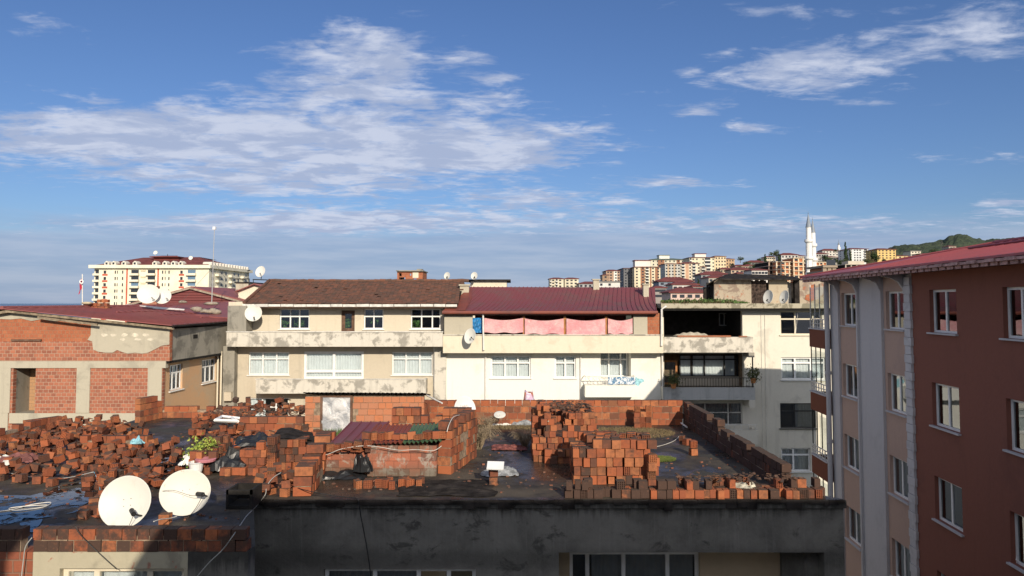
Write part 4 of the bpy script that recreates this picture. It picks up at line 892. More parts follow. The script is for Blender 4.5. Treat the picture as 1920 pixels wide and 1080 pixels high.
# ---------------- satellite dishes
def dish(label, px, py, D, rad, nrm, arm=(0.4, -0.9), base=None, mat=None, group=None, ecc=1.08, text=None, lnb=True, mast=True):
    c = W(px, py, D); n = Vector(nrm).normalized()
    b = base if base is not None else c.z - rad * 1.1
    t = thing('satellite_dish', label, 'satellite dish', (c.x, c.y, b), group)
    up_ = Vector((0, 0, 1)) - n * n.z; up_.normalize(); rt = up_.cross(n)
    M_ = Matrix(((rt.x, up_.x, n.x, c.x), (rt.y, up_.y, n.y, c.y), (rt.z, up_.z, n.z, c.z), (0, 0, 0, 1)))
    Ms = M_ @ Matrix.Diagonal((1, ecc, 1, 1))
    dp = rad * .22
    prof = [(rad * k / 10 + .0001, dp * (k / 10) ** 2 - dp) for k in range(11)]
    prof += [(rad + .012, .004), (rad + .012, -.012), (rad, -.014)] + [(rad * k / 10 + .0001, dp * (k / 10) ** 2 - dp - .015) for k in range(9, -1, -1)]
    mb = MB(); mb.lathe(prof, 40, Ms); d_ = build('reflector', mb, mat or M_DISH, t, smooth=True)
    ad = Vector((arm[0], arm[1], 0)).normalized(); st = Vector((ad.x * rad * .92, ad.y * rad * .92 * ecc, -.02)); tip = Vector((ad.x * rad * .86, ad.y * rad * .86, rad * .62))
    part('arm', t, M_IRON, lambda m: m.tube([M_ @ st, M_ @ tip], .016 if rad < .6 else .02, 5))
    if lnb: part('receiver', t, M_IRON if rad < .48 else M_GCURT, lambda m: m.tube([M_ @ tip, M_ @ (tip + (Vector((0, 0, -dp)) - tip).normalized() * .16)], .04, 8))
    if mast: part('mast', t, M_IRON, lambda m: (m.tube([(M_ @ Vector((0, 0, -dp - .16))).to_tuple(), (c.x, c.y - n.y * (dp + .16), b)], .03, 6), m.tube([M_ @ Vector((0, 0, -dp)), M_ @ Vector((0, 0, -dp - .2))], .03, 6)))
    if rad > .38 and D < 20:
        for a, b in ((-.14, .1), (.14, .14), (-.1, -.16), (.16, -.12)): part('bolt', t, M_IRON, lambda m: m.tube([M_ @ Vector((a * rad, b * rad, -dp + .004)), M_ @ Vector((a * rad, b * rad, -dp + .016))], .006, 6))
        q0 = M_ @ tip; q1 = M_ @ Vector((-ad.x * rad * .9, .1 * rad, .02)); q2 = M_ @ Vector((0, -rad * 1.05, -.06))
        part('feed_cable', t, M_BLACK, lambda m: m.tube([q0.lerp(q2, k / 8) + Vector((0, 0, -.09 * math.sin(k / 8 * math.pi))) for k in range(9)], .005, 4))
        if mat: part('sagging_cable', t, M_BLACK, lambda m: m.tube([q1.lerp(q0, k / 8) + Vector((0, -.02, .03 * math.sin(k / 8 * math.pi * 2))) for k in range(9)], .004, 4))
    if text:
        cu = bpy.data.curves.new('lettering', 'FONT'); cu.body = text; cu.size = rad * .30; cu.align_x = 'CENTER'; cu.extrude = .001
        me_o = bpy.data.objects.new('tmp', cu); C.objects.link(me_o)
        dg = bpy.context.evaluated_depsgraph_get(); me = bpy.data.meshes.new_from_object(me_o.evaluated_get(dg)); bpy.data.objects.remove(me_o)
        me.materials.clear(); me.materials.append(simple('faded_red_print', (0.55, 0.36, 0.33), .6, var=.2))
        o = bpy.data.objects.new('lettering', me); C.objects.link(o); o.parent = t
        for v in me.vertices:
            rr = math.hypot(v.co.x, v.co.y + rad * .28); v.co.z += 0
        o.matrix_local = Matrix.Translation(-ORG[t.name]) @ M_ @ Matrix.Translation((0, rad * .30, dp * .12 - dp + .012))
    return t
tow = (0.28, -1, 0.34)
dish('large clean white dish, left one of the pair behind the brick parapet', 234, 941, 12.4, .405, (0.05, -1, .32), (.75, -.55), ROOF, ecc=1.0)
dish('large rust stained white dish, right one of the pair behind the brick parapet', 347, 923, 13.05, .405, (0.22, -1, .38), (.8, -.2), ROOF, M_RDISH, ecc=.93)
dish('white dish with faint lettering, half hidden behind the tall brick wall', 872, 769, 21.6, .31, (0.35, -1, .30), (.5, -1), ROOF, simple('cool_white_paint', (0.66, 0.68, 0.68), .5, var=.04), ecc=1.25, text='CAREL')
dish('round dish with an orange rust mark fixed to the wall of the tiled house', 475, 587, 43.0, .47, (0.12, -1, .25), (.3, -.9), zat(604, 43), M_RDISH, ecc=1.0)
dish('tilted white dish bracketed to the pale building next to its drainpipe', 881, 630, 42.4, .36, (-.55, -1, .30), (.9, -.5), zat(640, 42.4), ecc=1.2)
dish('white dish on a railing frame above the concrete roof room', 488, 509, 60, .42, (-.25, -1, .35), (.6, -.9), zat(523, 60))
dish('larger left dish of the pair on the maroon roof', 278, 551, 46.5, .66, (0.15, -1, .28), (.7, -.7), zat(568, 46.5), ecc=.92)
dish('smaller right dish of the pair on the maroon roof', 304, 555, 47, .52, (0.3, -1, .28), (.8, -.6), zat(570, 47), ecc=.95)
dish('small white dish on the right end of the tiled roof ridge', 838, 517, 50, .22, (-.5, -1, .25), (.5, -.8), zat(528, 50))
dish('small white dish above the low cream roof room', 889, 517, 55, .25, (-.4, -1, .25), (.5, -.8), zat(526, 55))
dish('narrow white dish in front of the bark clad part of the rooftop hut', 1440, 557, 45.2, .37, (-1.9, -1, .45), (.5, -.9), zs1, ecc=1.15)
dish('narrow white dish in front of the brick patched part of the rooftop hut', 1470, 557, 45.2, .36, (-2.3, -1, .7), (.5, -.9), zs1, ecc=1.15)

# ---------------- assorted roof rooms seen over the ridges
def simple_room(name, label, cat, px0, px1, zt, D, dep, mat, roofmat, ov=.3, th=.12, zb=GROUND, hol=()):
    t = thing(name, label, cat, (xat((px0 + px1) / 2, D), D, zb)); fr = PF(px0, D); e = fr.S(px1)
    wall('front_wall', fr, 0, e, zb, zt, [fr.hole(*h) for h in hol], .2, mat, t)
    for h in hol: hwin(t, fr, fr.hole(*h), mull=(), fw=.05, sill=False)
    part('rear_walls', t, mat, lambda m: (m.fbox(fr, 0, .2, -dep, -.201, zb, zt), m.fbox(fr, e - .2, e, -dep, -.201, zb, zt), m.fbox(fr, .2, e - .2, -dep, -dep + .2, zb, zt)))
    part('roof', t, roofmat, lambda m: m.fbox(fr, -ov, e + ov, -dep - ov, ov, zt + .002, zt + th))
    return t
simple_room('roof_room', 'low cream roof room with a dark flat roof between the tiled and wine roofs', 'roof room', 882, 950, zat(527, 56), 56, 5, M_CREAM, M_TAR, .3, .12)
simple_room('roof_room', 'rough concrete roof room under the railing dish', 'roof room', 441, 466, zat(531, 62), 62, 5, M_CONC, M_TAR, .1, .1)
part_t = thing('roof_railing', 'dark steel frame on the concrete roof room carrying a dish and a lamp post', 'railing', (xat(470, 60), 60, zat(535, 60)))
part('rails', part_t, M_IRON, lambda m: (m.tube([W(440, 523, 60), W(468, 523, 60)], .04, 4), m.tube([W(474, 524, 60), W(505, 525, 60)], .04, 4), m.tube([W(467, 523, 60), W(467, 536, 60)], .05, 4), m.tube([W(503, 525, 60), W(503, 536, 60)], .05, 4), m.tube([W(475, 524, 60), W(475, 536, 60)], .03, 4)))
part('lamp_post', part_t, M_IRON, lambda m: (m.tube([W(465, 523, 60), W(465, 507, 60)], .03, 5), m.box(xat(463, 60), xat(467, 60), 59.9, 60.1, zat(508, 60), zat(506, 60))))
b6 = thing('house', 'small house with a maroon gable roof just left of the tiled roof', 'house', (xat(470, 58), 58, GROUND))
part('gable_wall', b6, M_CREAM, lambda m: m.prism([W(447, 544.5, 58), W(476, 533.5, 58), W(512, 543, 58), (xat(512, 58), 58, GROUND), (xat(447, 58), 58, GROUND)], (0, 6, 0)))
part('roof', b6, M_MAROON, lambda m: (m.prism([W(440, 546, 57.6), W(476, 531.5, 57.6), W(476, 533, 57.6), W(440, 547.5, 57.6)], (.3, 7, 0)), m.prism([W(476, 531.5, 57.6), W(516, 542, 57.6), W(516, 543.5, 57.6), W(476, 533, 57.6)], (.3, 7, 0))))
# unfinished brick roof tower seen over the tiled ridge
Du = 75
tw = thing('unfinished_tower', 'small unfinished brick and concrete stair tower above the tiled ridge', 'tower', (xat(768, Du), Du, GROUND)); fu = PF(744, Du)
wall('brick_wall', fu, 0, fu.S(792), GROUND, fu.z(509), [fu.hole(748, 753, 512, 518), fu.hole(748, 760, 520, 527), fu.hole(768, 771, 513, 517), fu.hole(775, 781, 522, 526)], .25, M_BW2, tw)
part('plaster_panel', tw, M_CREAM, lambda m: m.fbox(fu, fu.S(773), fu.S(784), .003, .03, fu.z(521), fu.z(510.5)))
part('roof', tw, M_DCONC, lambda m: m.fbox(fu, fu.S(742.5), fu.S(793.5), -4, .3, fu.z(508.9), fu.z(507)))
part('rear_walls', tw, M_BW2, lambda m: (m.fbox(fu, fu.S(788), fu.S(792), -3.6, -.26, GROUND, fu.z(509)), m.fbox(fu, 0, .2, -3.6, -.26, GROUND, fu.z(509))))
part('water_tank', tw, M_DCONC, lambda m: m.fbox(fu, fu.S(780), fu.S(790), -1.5, -.3, fu.z(506.9), fu.z(504)))
# brick chimney block behind the dish pair
ch = one('brick_chimney', M_BW, lambda m: (m.box(xat(266, 52), xat(293, 52), 52, 53, zat(573, 52), zat(541, 52)), m.box(xat(270, 52), xat(287, 52), 52.1, 52.9, zat(540.9, 52), zat(536, 52))), 'broad dark brick chimney behind the dish pair', 'chimney', (xat(280, 52), 52, zat(573, 52)))
one('brick_stack', M_CLAY, lambda m: [m.box(xat(154, 44) + k * .21 + rnd(-.02, .02), xat(154, 44) + k * .21 + .19, 44 + rnd(0, .1), 44.3, zat(577, 44) + j * .2 - .1, zat(577, 44) + j * .2 + .09 + rnd(-.02, 0)) for k in range(7) for j in range(3 if k > 3 else 2)], 'short row of old bricks on the far edge of the maroon roof', 'bricks', (xat(165, 44), 44, zat(577, 44)))
one('sack', simple('pale_sack', (0.45, 0.38, 0.26), .9), lambda m: rock(Vector(W(163, 569, 43.8)), (.3, .2, .09), 3).v and m.lathe([(.01, 0), (.2, .02), (.26, .09), (.2, .15), (.01, .17)], 10, Matrix.Translation(W(163, 571, 43.8)) @ Matrix.Diagonal((1.2, 1, 1, 1))), 'pale sack lying on the bricks at the maroon roof edge', 'sack', tuple(W(163, 571, 43.8)), smooth=True)
# flag
Df = 120; t = thing('flag_pole', 'thin pole with a red and white flag left of the big apartment block', 'flag', tuple(W(154, 575, Df)))
part('pole', t, M_PIPE, lambda m: m.tube([W(154.5, 575, Df), W(154.5, 514, Df)], .08, 6))
part('flag', t, simple('red_cloth', (0.45, 0.03, 0.06), .8), lambda m: m.sheet(lambda i, j: W(154.4, 516 + 26 * j, Df) + Vector((-.55 * i * (.4 + j * .9), .25 * math.sin(i * 5 + j * 4), -.9 * i)), 10, 10))
part('flag_emblem', t, M_WHITE, lambda m: (m.lathe([(.18, 0), (.34, .0), (.34, .04), (.18, .04), (.18, 0)], 16, Matrix.Translation(W(152.9, 528, Df - .5)) @ Matrix.Rotation(R(90), 4, 'X')), m.box(xat(153.2, Df), xat(153.9, Df), Df - .5, Df - .45, zat(534, Df), zat(532, Df))))

# ================================================================== brown building (right)
AX = 0.072; X0b = 11.4; DF = 32.2
b7 = thing('apartment_building', 'block in lilac, peach and dark brown paint under a red sheet roof', 'apartment building', (X0b + AX * 24, 24, GROUND))
fb = Fr(X0b + AX * DF, DF, -AX, -1); nrmk = math.hypot(1, AX)
def sb(px): q = (px - 960) / F; return (DF - X0b / (q - AX)) * nrmk
M_BRWN = plaster('dark_brown_paint', (0.245, 0.098, 0.070), (0.17, 0.072, 0.056), .5, .4, .4)
M_PEACH = plaster('peach_paint', (0.50, 0.35, 0.28), (0.36, 0.27, 0.235), .5, .5, .45)
M_LILAC = plaster('lilac_grey_paint', (0.54, 0.52, 0.52), (0.38, 0.37, 0.37), .5, .5, .5)
ztop = 0.98
ROWS = [(-.90 - 2.87 * k, .42 - 2.87 * k) for k in range(6)]
def strip(a, b, holesp, mat, name, thick=.3, d=0):
    hs = [(sb(p0), sb(p1), r0, r1) for (p0, p1) in holesp for (r0, r1) in ROWS if r0 > GROUND]
    wall(name, fb, a, b, GROUND, ztop, hs, thick, mat, b7); return hs
sE = [0, sb(1574), sb(1607), sb(1655.5), sb(1697), sb(1709), (DF - 10.5) * nrmk]
s_q0, s_q1 = sE[4], sE[5]
strip(0, sE[1], [], M_LILAC, 'pier'); h_a = strip(sE[1] + .001, sE[2], [(1577, 1604)], M_PEACH, 'wall')
strip(sE[2] + .001, sE[3], [], M_LILAC, 'wall'); h_b = strip(sE[3] + .001, sE[4], [(1660, 1694.5)], M_PEACH, 'wall')
strip(sE[4] + .001, sE[5], [], M_LILAC, 'pier'); h_c = strip(sE[5] + .001, sE[6], [(1742, 1792), (1879, 1937)], M_BRWN, 'wall')
# reveals carry each window
k = 0
for hs in (h_a, h_b, h_c):
    for h in hs:
        k += 1; r_ = random.random()
        window(fb, h[0], h[1], h[2], h[3], b7, mull=(.48,), fw=.07, rec=.14, curtain=[(0.04, .4)] if r_ < .35 else ([(0.5, .97)] if r_ < .6 else None), cm=M_GCURT if r_ < .2 else M_CURT, sill=True, sillm=M_LILAC, ajar=(.02, .46) if k in (4, 10, 12, 21) else None, gl=glass('mirror_window_glass', (.35, .38, .4), 1.6))
for (a, b) in ((sE[1] - .14, sE[1] + .0), (sE[2] + .02, sE[2] + .15), (sE[3] - .15, sE[3] - .02)):
    part('pilaster', b7, M_LILAC, lambda m: m.fbox(fb, a, b, .003, .09, GROUND, ztop))
    part('eaves_bracket', b7, M_LILAC, lambda m: m.prism([fb.pt((a + b) / 2 - .05, .09, ztop), fb.pt((a + b) / 2 - .05, .75, ztop), fb.pt((a + b) / 2 - .05, .75, ztop - .07), fb.pt((a + b) / 2 - .05, .45, ztop - .13), fb.pt((a + b) / 2 - .05, .22, ztop - .25), fb.pt((a + b) / 2 - .05, .09, ztop - .55)], Vector((fb.d[0], fb.d[1], 0)) * .1))
part('eaves_bracket', b7, M_LILAC, lambda m: m.prism([fb.pt(sE[4] - .1, .005, ztop), fb.pt(sE[4] - .1, .75, ztop), fb.pt(sE[4] - .1, .75, ztop - .07), fb.pt(sE[4] - .1, .45, ztop - .13), fb.pt(sE[4] - .1, .22, ztop - .25), fb.pt(sE[4] - .1, .005, ztop - .6)], Vector((fb.d[0], fb.d[1], 0)) * .1))
mb = MB(); z = GROUND; kk = 0
while z < ztop - .3:
    e = .07 if kk % 2 else 0.0; mb.fbox(fb, s_q0 + .02 - e * .3, s_q1 - .02 + e, .003, .07 + .015 * (kk % 2), z, z + .27); z += .285; kk += 1
build('quoin_stones', mb, plaster('quoin_paint', (0.58, 0.56, 0.56), (0.38, 0.37, 0.37), .6, 2, .5), b7)
part('drainpipe', b7, M_LILAC, lambda m: (m.tube([fb.pt(.10, .16, ztop), fb.pt(.10, .16, GROUND)], .10, 10), [m.tube([fb.pt(.10, .16, z_), fb.pt(.10, .16, z_ - .14)], .125, 10) for z_ in (-2.9, -5.8, -8.7)]))
part('floor_band', b7, M_LILAC, lambda m: m.fbox(fb, sE[1], sE[2], -.0, .02, ztop - .001, ztop + .001))
# eaves, gutter and roof
ov = .85
part('soffit', b7, M_BRWN, lambda m: m.fbox(fb, -.9, sE[6], -.5, ov, ztop + .01, ztop + .06))
mb = MB(); s_ = -.9; k = 0
while s_ < sE[6]:
    mb.fbox(fb, s_, s_ + .40, ov - .02, ov + .10 + .03 * (k % 2), ztop + .04, ztop + .11 + .012 * (k % 2)); mb.fbox(fb, s_ + .04, s_ + .36, ov - .12, ov + .02, ztop - .05, ztop + .035); s_ += .42; k += 1
build('gutter', mb, simple('pinkish_gutter', (0.42, 0.25, 0.23), .6, var=.35, sc_=7), b7)
rd = -3.7; rzz = 2.06
def rp(s_, d, z): return fb.pt(s_, d, z)
zr0 = ztop + .13
part('roof', b7, M_REDROOF, lambda m: (m.prism([rp(-.95, ov + .1, zr0), rp(sE[6], ov + .1, zr0), rp(sE[6], rd, rzz), rp(5.8, rd, rzz)], (0, 0, .06)), m.prism([rp(-.95, ov + .1, zr0), rp(5.8, rd, rzz), rp(-.95, rd * 2 - ov, zr0)], (0, 0, .06)), m.prism([rp(5.8, rd, rzz), rp(sE[6], rd, rzz), rp(sE[6], rd * 2 - ov, zr0), rp(-.95, rd * 2 - ov, zr0)], (0, 0, .06))))
part('roof_ridge_flashing', b7, M_REDROOF, lambda m: (m.tube([rp(5.8, rd, rzz + .08), rp(8.2, rd, rzz + .08)], .07, 6), m.tube([rp(8.6, rd, rzz + .08), rp(11.5, rd, rzz + .08)], .07, 6), m.tube([rp(-.95, ov + .1, zr0 + .07), rp(5.8, rd, rzz + .08)], .05, 6), m.tube([rp(6.8, rd * .62, zr0 + (rzz - zr0) * .70 + .1), rp(12.0, rd * .62, zr0 + (rzz - zr0) * .70 + .1)], .045, 5), m.tube([rp(12.4, rd * .62, zr0 + (rzz - zr0) * .70 + .1), rp(19, rd * .62, zr0 + (rzz - zr0) * .70 + .1)], .045, 5)))
mb = MB(); s_ = 5.0
while s_ < sE[6]:
    mb.tube([rp(s_, ov + .1, zr0 + .065), rp(s_, rd, rzz + .065)], .010, 3); s_ += .5
build('roof_seams', mb, M_REDROOF, b7)
part('end_walls', b7, M_LILAC, lambda m: (m.fbox(fb, 0, .25, -8.2, -.302, GROUND, ztop), m.fbox(fb, .25, sE[6], -8.2, -8.0, GROUND, ztop), m.fbox(fb, sE[6] + .001, sE[6] + .2, -8.2, 0, GROUND, ztop)))
part('dark_backing', b7, M_DARK, lambda m: m.fbox(fb, .3, sE[6] - .02, -1.5, -1.4, GROUND, ztop - .05))
floors(b7, fb, 0, sE[6], [-1.9 - 2.87 * k for k in range(5)], .32, 1.38)
# corner balconies beyond the pipe
fc = Fr(11.14 + AX * DF, DF, -AX, -1)
M_BBR = plaster('brown_balcony_paint', (0.20, 0.072, 0.042), (0.13, 0.05, 0.035), .4, .7, .3)
for k in range(5):
    zt = zat(617, 33.9) - 2.83 * k; zb = zt - .80
    part('balcony', b7, M_BBR, lambda m: (m.fbox(fc, -2.0, -.001, -.12, 0, zb, zt), m.fbox(fc, -.12, -.001, -.5, -.122, zb, zt), m.fbox(fc, -2.0, -1.88, -2.5, -.122, zb, zt), m.fbox(fc, -1.88, -.12, -2.5, -.122, zb, zb + .14)))
    part('balcony_cap', b7, M_LILAC, lambda m: m.fbox(fc, -2.05, .02, -.16, .04, zt + .002, zt + .05))
    part('balcony_railing', b7, M_DULLW, lambda m: (rail(m, fc, -1.98, -.02, -.05, zt + .052, zt + .48, .32, .02), m.fbox(fc, -1.98, -.02, -.07, -.03, zt + .25, zt + .28)))
    part('balcony_glazing', b7, glass('clear_balcony_glass', (.9, .93, .93), .12), lambda m: m.fbox(fc, -1.9, -.1, -.062, -.05, zt + .5, zt + 1.88) if k != 2 else m.fbox(fc, -1.0, -.1, -.062, -.05, zt + .5, zt + 1.88))
    part('glazing_bars', b7, M_IRON if k else M_DULLW, lambda m: [m.fbox(fc, -1.98 + q * .62, -1.95 + q * .62, -.08, -.04, zt + .49, zt + 2.02) for q in range(4)])
    part('rear_panel', b7, M_PEACH, lambda m: m.fbox(fc, -1.88, -.3, -2.6, -2.5, zb, zb + 2.83))
part('corner_wall', b7, M_LILAC, lambda m: m.fbox(fc, -2.0, -.02, -3.4, -2.61, GROUND, ztop))

# ================================================================== foreground roofs
DM = 14.3
bm_ = thing('apartment_building', 'near building with a sooty shaded front wall and a brick littered flat roof', 'apartment building', (.7, DM, GROUND))
fm_ = PF(480, DM); eM = 6.27 - fm_.x0
zsl = zat(1036, DM)
hm = [(fm_.S(607, 1080), fm_.S(892, 1080), zat(1180, DM), zat(1067, DM)), (fm_.S(1048, 1060), fm_.S(1546, 1060), zat(1330, DM), zsl)]
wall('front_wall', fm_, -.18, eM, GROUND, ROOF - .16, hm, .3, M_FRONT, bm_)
hwin(bm_, fm_, hm[0], mull=(.33, .62, .82), trans=.5, fw=.07, curtain=[(.02, .6)], cm=M_GCURT)
fmi = Fr(fm_.x0, DM + .85, 1, 0)
S_i = lambda px: xat(px, DM + .85, 1060) - fm_.x0
hi = [(S_i(1068), S_i(1312), zat(1200, DM + .85), zat(1036, DM + .85))]
wall('recess_wall', fmi, hm[1][0], hm[1][1], hm[1][2], zsl, hi, .2, plaster('dim_cream_plaster', (0.46, 0.36, 0.24), (.2, .17, .13), .4, .8, .3), bm_)
window(fmi, hi[0][0], hi[0][1], hi[0][2], hi[0][3], bm_, mull=(.14, .42, .76), trans=.66, fw=.07, curtain=[(.18, .97)], cm=M_GCURT, sill=False)
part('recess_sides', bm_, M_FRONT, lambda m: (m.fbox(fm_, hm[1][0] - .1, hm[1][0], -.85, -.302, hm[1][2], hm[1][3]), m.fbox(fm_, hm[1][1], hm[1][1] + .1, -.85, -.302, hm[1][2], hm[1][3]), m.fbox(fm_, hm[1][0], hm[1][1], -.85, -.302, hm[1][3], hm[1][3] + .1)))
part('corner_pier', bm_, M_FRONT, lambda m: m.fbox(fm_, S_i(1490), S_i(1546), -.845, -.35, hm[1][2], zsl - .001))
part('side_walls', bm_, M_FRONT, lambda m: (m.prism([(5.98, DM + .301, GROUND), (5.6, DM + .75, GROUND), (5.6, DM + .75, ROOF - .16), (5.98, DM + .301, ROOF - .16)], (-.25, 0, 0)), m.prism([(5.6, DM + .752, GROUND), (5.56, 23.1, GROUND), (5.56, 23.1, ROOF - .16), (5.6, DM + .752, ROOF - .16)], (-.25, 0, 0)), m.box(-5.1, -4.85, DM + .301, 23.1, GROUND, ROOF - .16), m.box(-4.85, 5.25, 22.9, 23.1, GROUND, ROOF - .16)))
part('dark_backing', bm_, M_DARK, lambda m: m.box(-4.8, 5.3, DM + 1.9, DM + 2.0, GROUND, ROOF - .16))
# roof slab, uneven
def slab(parent, poly, name='roof_slab'):
    part(name, parent, M_FRONT, lambda m: m.prism([(x_, y_, ROOF - .012) for x_, y_ in poly][::-1], (0, 0, -.148)))
Ed = [(-5.15, DM - .03), (-4.2, DM - .045), (-3, DM - .03), (-1.6, DM - .05), (-.3, DM - .03), (1, DM - .05), (2.6, DM - .035), (4.2, DM - .05), (6.31, DM - .04), (5.62, DM + .75), (5.58, 23.2), (-5.15, 23.2)]
slab(bm_, Ed)
def surf(parent, xa, xb, ya, yb, nx, ny, xf=None, name='roof_surface'):
    mb = MB()
    def fn(i, j):
        y = ya + (yb - ya) * j; L_, R_ = (xa, xb) if xf is None else xf(y)
        x = L_ + (R_ - L_) * i; e = min(i, 1 - i, j, 1 - j)
        h = (mnoise.noise(Vector((x * .7, y * .7, 3))) * .02 + mnoise.noise(Vector((x * 4, y * 4, 9))) * .008) * min(1, e * 12)
        return (x, y, ROOF + h - .004)
    mb.sheet(fn, nx, ny); return build(name, mb, M_ROOF, parent, smooth=True)
surf(bm_, 0, 0, DM - .02, 23.15, 110, 80, lambda y: (-5.1, max(6.29 - (y - DM) * .9, 5.60 - (y - DM - .75) * .004)))
# slab lip
mb = MB(); x = -5.1
while x < 6.25:
    L = rnd(.15, .5); L = rnd(.06, .3); mb.box(x, min(x + L, 6.28), DM - .06 - rnd(0, .03), DM - .035, ROOF - (rnd(.05, .09) if random.random() < .7 else rnd(.1, .2)), ROOF - .004 + rnd(-.015, .012)); x += L
build('slab_edge', mb, M_TAR, bm_)
# left foreground block
DL = 11.3
bl = thing('apartment_building', 'near left block with patchy plaster and a low brick parapet below two large dishes', 'apartment building', (-7, DL, GROUND))
fl = PF(-120, DL); eL = -3.93 - fl.x0
hl = [(fl.S(112, 1070), fl.S(345, 1070), zat(1180, DL), zat(1066, DL))]
wall('front_wall', fl, fl.S(62, 1050), fl.S(352, 1050), GROUND, ROOF - .002, hl, .3, M_FRONTL, bl)
wall('sooty_shaded_front_wall', fl, fl.S(352, 1050) + .002, eL, GROUND, ROOF - .002, [], .3, M_FRONT, bl)  # sooty plaster, darker here because the cast shade is put into its colour
wall('front_wall_left', fl, 0, fl.S(62, 1050) - .002, GROUND, ROOF - .002, [], .3, brickwall('dim_brick_panel', a=(0.30, 0.10, 0.055), b=(0.20, 0.07, 0.045), mortar=(.2, .15, .11), bw=.2, rh=.19), bl)
hwin(bl, fl, hl[0], mull=(.27, .70), trans=None, fm=M_CREAM, fw=.075, curtain=[(.02, .98)])
part('side_walls', bl, M_FRONT, lambda m: (m.prism([(-3.93, DL + .301, GROUND), (-4.86, DM - .08, GROUND), (-4.86, DM - .08, ROOF - .002), (-3.93, DL + .301, ROOF - .002)], (-.25, 0, 0)), m.box(-5.15, -5.1, DM, 24.6, GROUND, ROOF - .17), m.box(-14.1, -13.85, 12.4, 22.1, GROUND, ROOF - .17), m.box(-12.3, -5.2, 24.4, 24.6, GROUND, ROOF - .17)))
Lp = [(-9.1, DL + .05), (-3.95, DL + .05), (-4.87, DM - .1), (-5.152, DM - .1), (-5.152, 24.7), (-12.0, 24.7), (-12.0, 23.0), (-14.1, 22.2), (-14.1, 12.3), (-9.1, DL + .05)]
slab(bl, Lp[:-1])
def lx(y):
    L_ = -14.05 if y < 22 else (-14.05 + (y - 22) * 2.0 if y < 23 else -12.0); L_ = -9.1 - (y - DL) * 4.9 if y < 12.3 else L_
    R_ = -3.95 - (y - DL) * .305 if y < DM else -5.155
    return (L_, R_)
surf(bl, 0, 0, DL + .3, 24.65, 110, 110, lx)

# ---------------- brick walls laid in courses
def bwall(name, label, A_, B_, n, thick=.19, h=.19, top_gap=.12, mat=None, group=None, prof=None, jit=.006, core=True, base=ROOF, L=(.2, .3)):
    A_ = Vector((A_[0], A_[1], 0)); B_ = Vector((B_[0], B_[1], 0)); d = B_ - A_; ln = d.length; fr = Fr(A_.x, A_.y, d.x, d.y)
    mb = MB()
    for k in range(n):
        s_ = -rnd(0, .1) if k % 2 else 0
        while s_ < ln - .03:
            q = rnd(*L); e = min(s_ + q, ln); a = max(0, s_)
            lim = (prof((a + e) / 2 / ln) if prof else n)
            if k < lim and not (k >= lim - 1 and random.random() < top_gap):
                o = rnd(-jit, jit); mb.fbox(fr, a + .006, e - .006, -thick / 2 + o, thick / 2 + o, base + k * h + .004, base + (k + 1) * h - .012 + rnd(-.004, .004))
            s_ = e
    if core:
        mb.cur = 1
        ss = 0
        while ss < ln - .2:
            ee = min(ss + .5, ln - .02); lim = (min(prof(ss / ln), prof(ee / ln)) if prof else n)
            if lim >= 1.5: mb.fbox(fr, ss + .02, ee, -thick / 2 + .014, thick / 2 - .014, base, base + (int(lim) - 1) * h + .06)
            ss = ee
    return build(name, mb, [mat or M_CLAYW, M_MORTAR], None, (A_.x, A_.y, base), label=label, cat='brick wall', group=group)
bwall('brick_parapet', 'long brick parapet along the back of the near roof, below the white building', (xat(795, 22.95), 22.95), (5.2, 22.95), 4, prof=lambda q: 4, top_gap=.03)
bwall('brick_parapet', 'shaded brick parapet running along the right edge of the near roof', (5.32, 22.95), (5.42, 14.9), 4, prof=lambda q: 4 if q < .2 else (3.4 if q < .45 else (3 if q < .7 else 2.4)), top_gap=.12, h=.18, mat=M_CLAYX, jit=.012)  # blackened brick puts the shade of the inner face into its colour
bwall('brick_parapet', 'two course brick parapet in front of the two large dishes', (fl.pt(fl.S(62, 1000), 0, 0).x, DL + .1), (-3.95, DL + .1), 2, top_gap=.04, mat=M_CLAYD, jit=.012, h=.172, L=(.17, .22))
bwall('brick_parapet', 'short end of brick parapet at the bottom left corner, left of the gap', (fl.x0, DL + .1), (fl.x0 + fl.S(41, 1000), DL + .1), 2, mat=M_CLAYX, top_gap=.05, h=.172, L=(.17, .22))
bwall('brick_parapet', 'low brick wall on the far left roof edge below the ochre wall', (xat(306, 24.4), 24.4), (xat(470, 24.4), 24.4), 2, top_gap=.1)
bwall('brick_parapet', 'dark brick wall end running back towards the unfinished building', (xat(262, 23.3), 23.3), (xat(304, 24.3), 24.3), 4, prof=lambda q: 3 + q, top_gap=.3)
bwall('brick_parapet', 'low brick wall along the left edge of the rubble covered roof', (-13.75, 18.4), (-13.6, 22.0), 2, top_gap=.2)
bwall('brick_wall', 'low brick wall remnant behind the rubble, left of the tall heap', (xat(52, 21.4), 21.4), (xat(103, 21.9), 22.3), 2, top_gap=.1)
bwall('brick_wall', 'low straight row of bricks in the rubble right of the heap', (xat(160, 19.0), 19.0), (xat(285, 19.0), 19.0), 2, top_gap=.2)
bwall('brick_wall', 'bright orange brick wall joined to the left of the plastic covered doorway', (xat(455, 20.9), 20.9), (xat(573, 20.9), 20.9), 3, prof=lambda q: 2 + q * 2, top_gap=.1)
bwall('brick_wall', 'ragged brick wall separating the left roof from the right roof', (-4.02, 14.5), (-4.30, 17.6), 4, thick=.34, prof=lambda q: 2.2 + 1.3 * q + .8 * math.sin(q * 17), top_gap=.35, jit=.03, mat=M_CLAY)
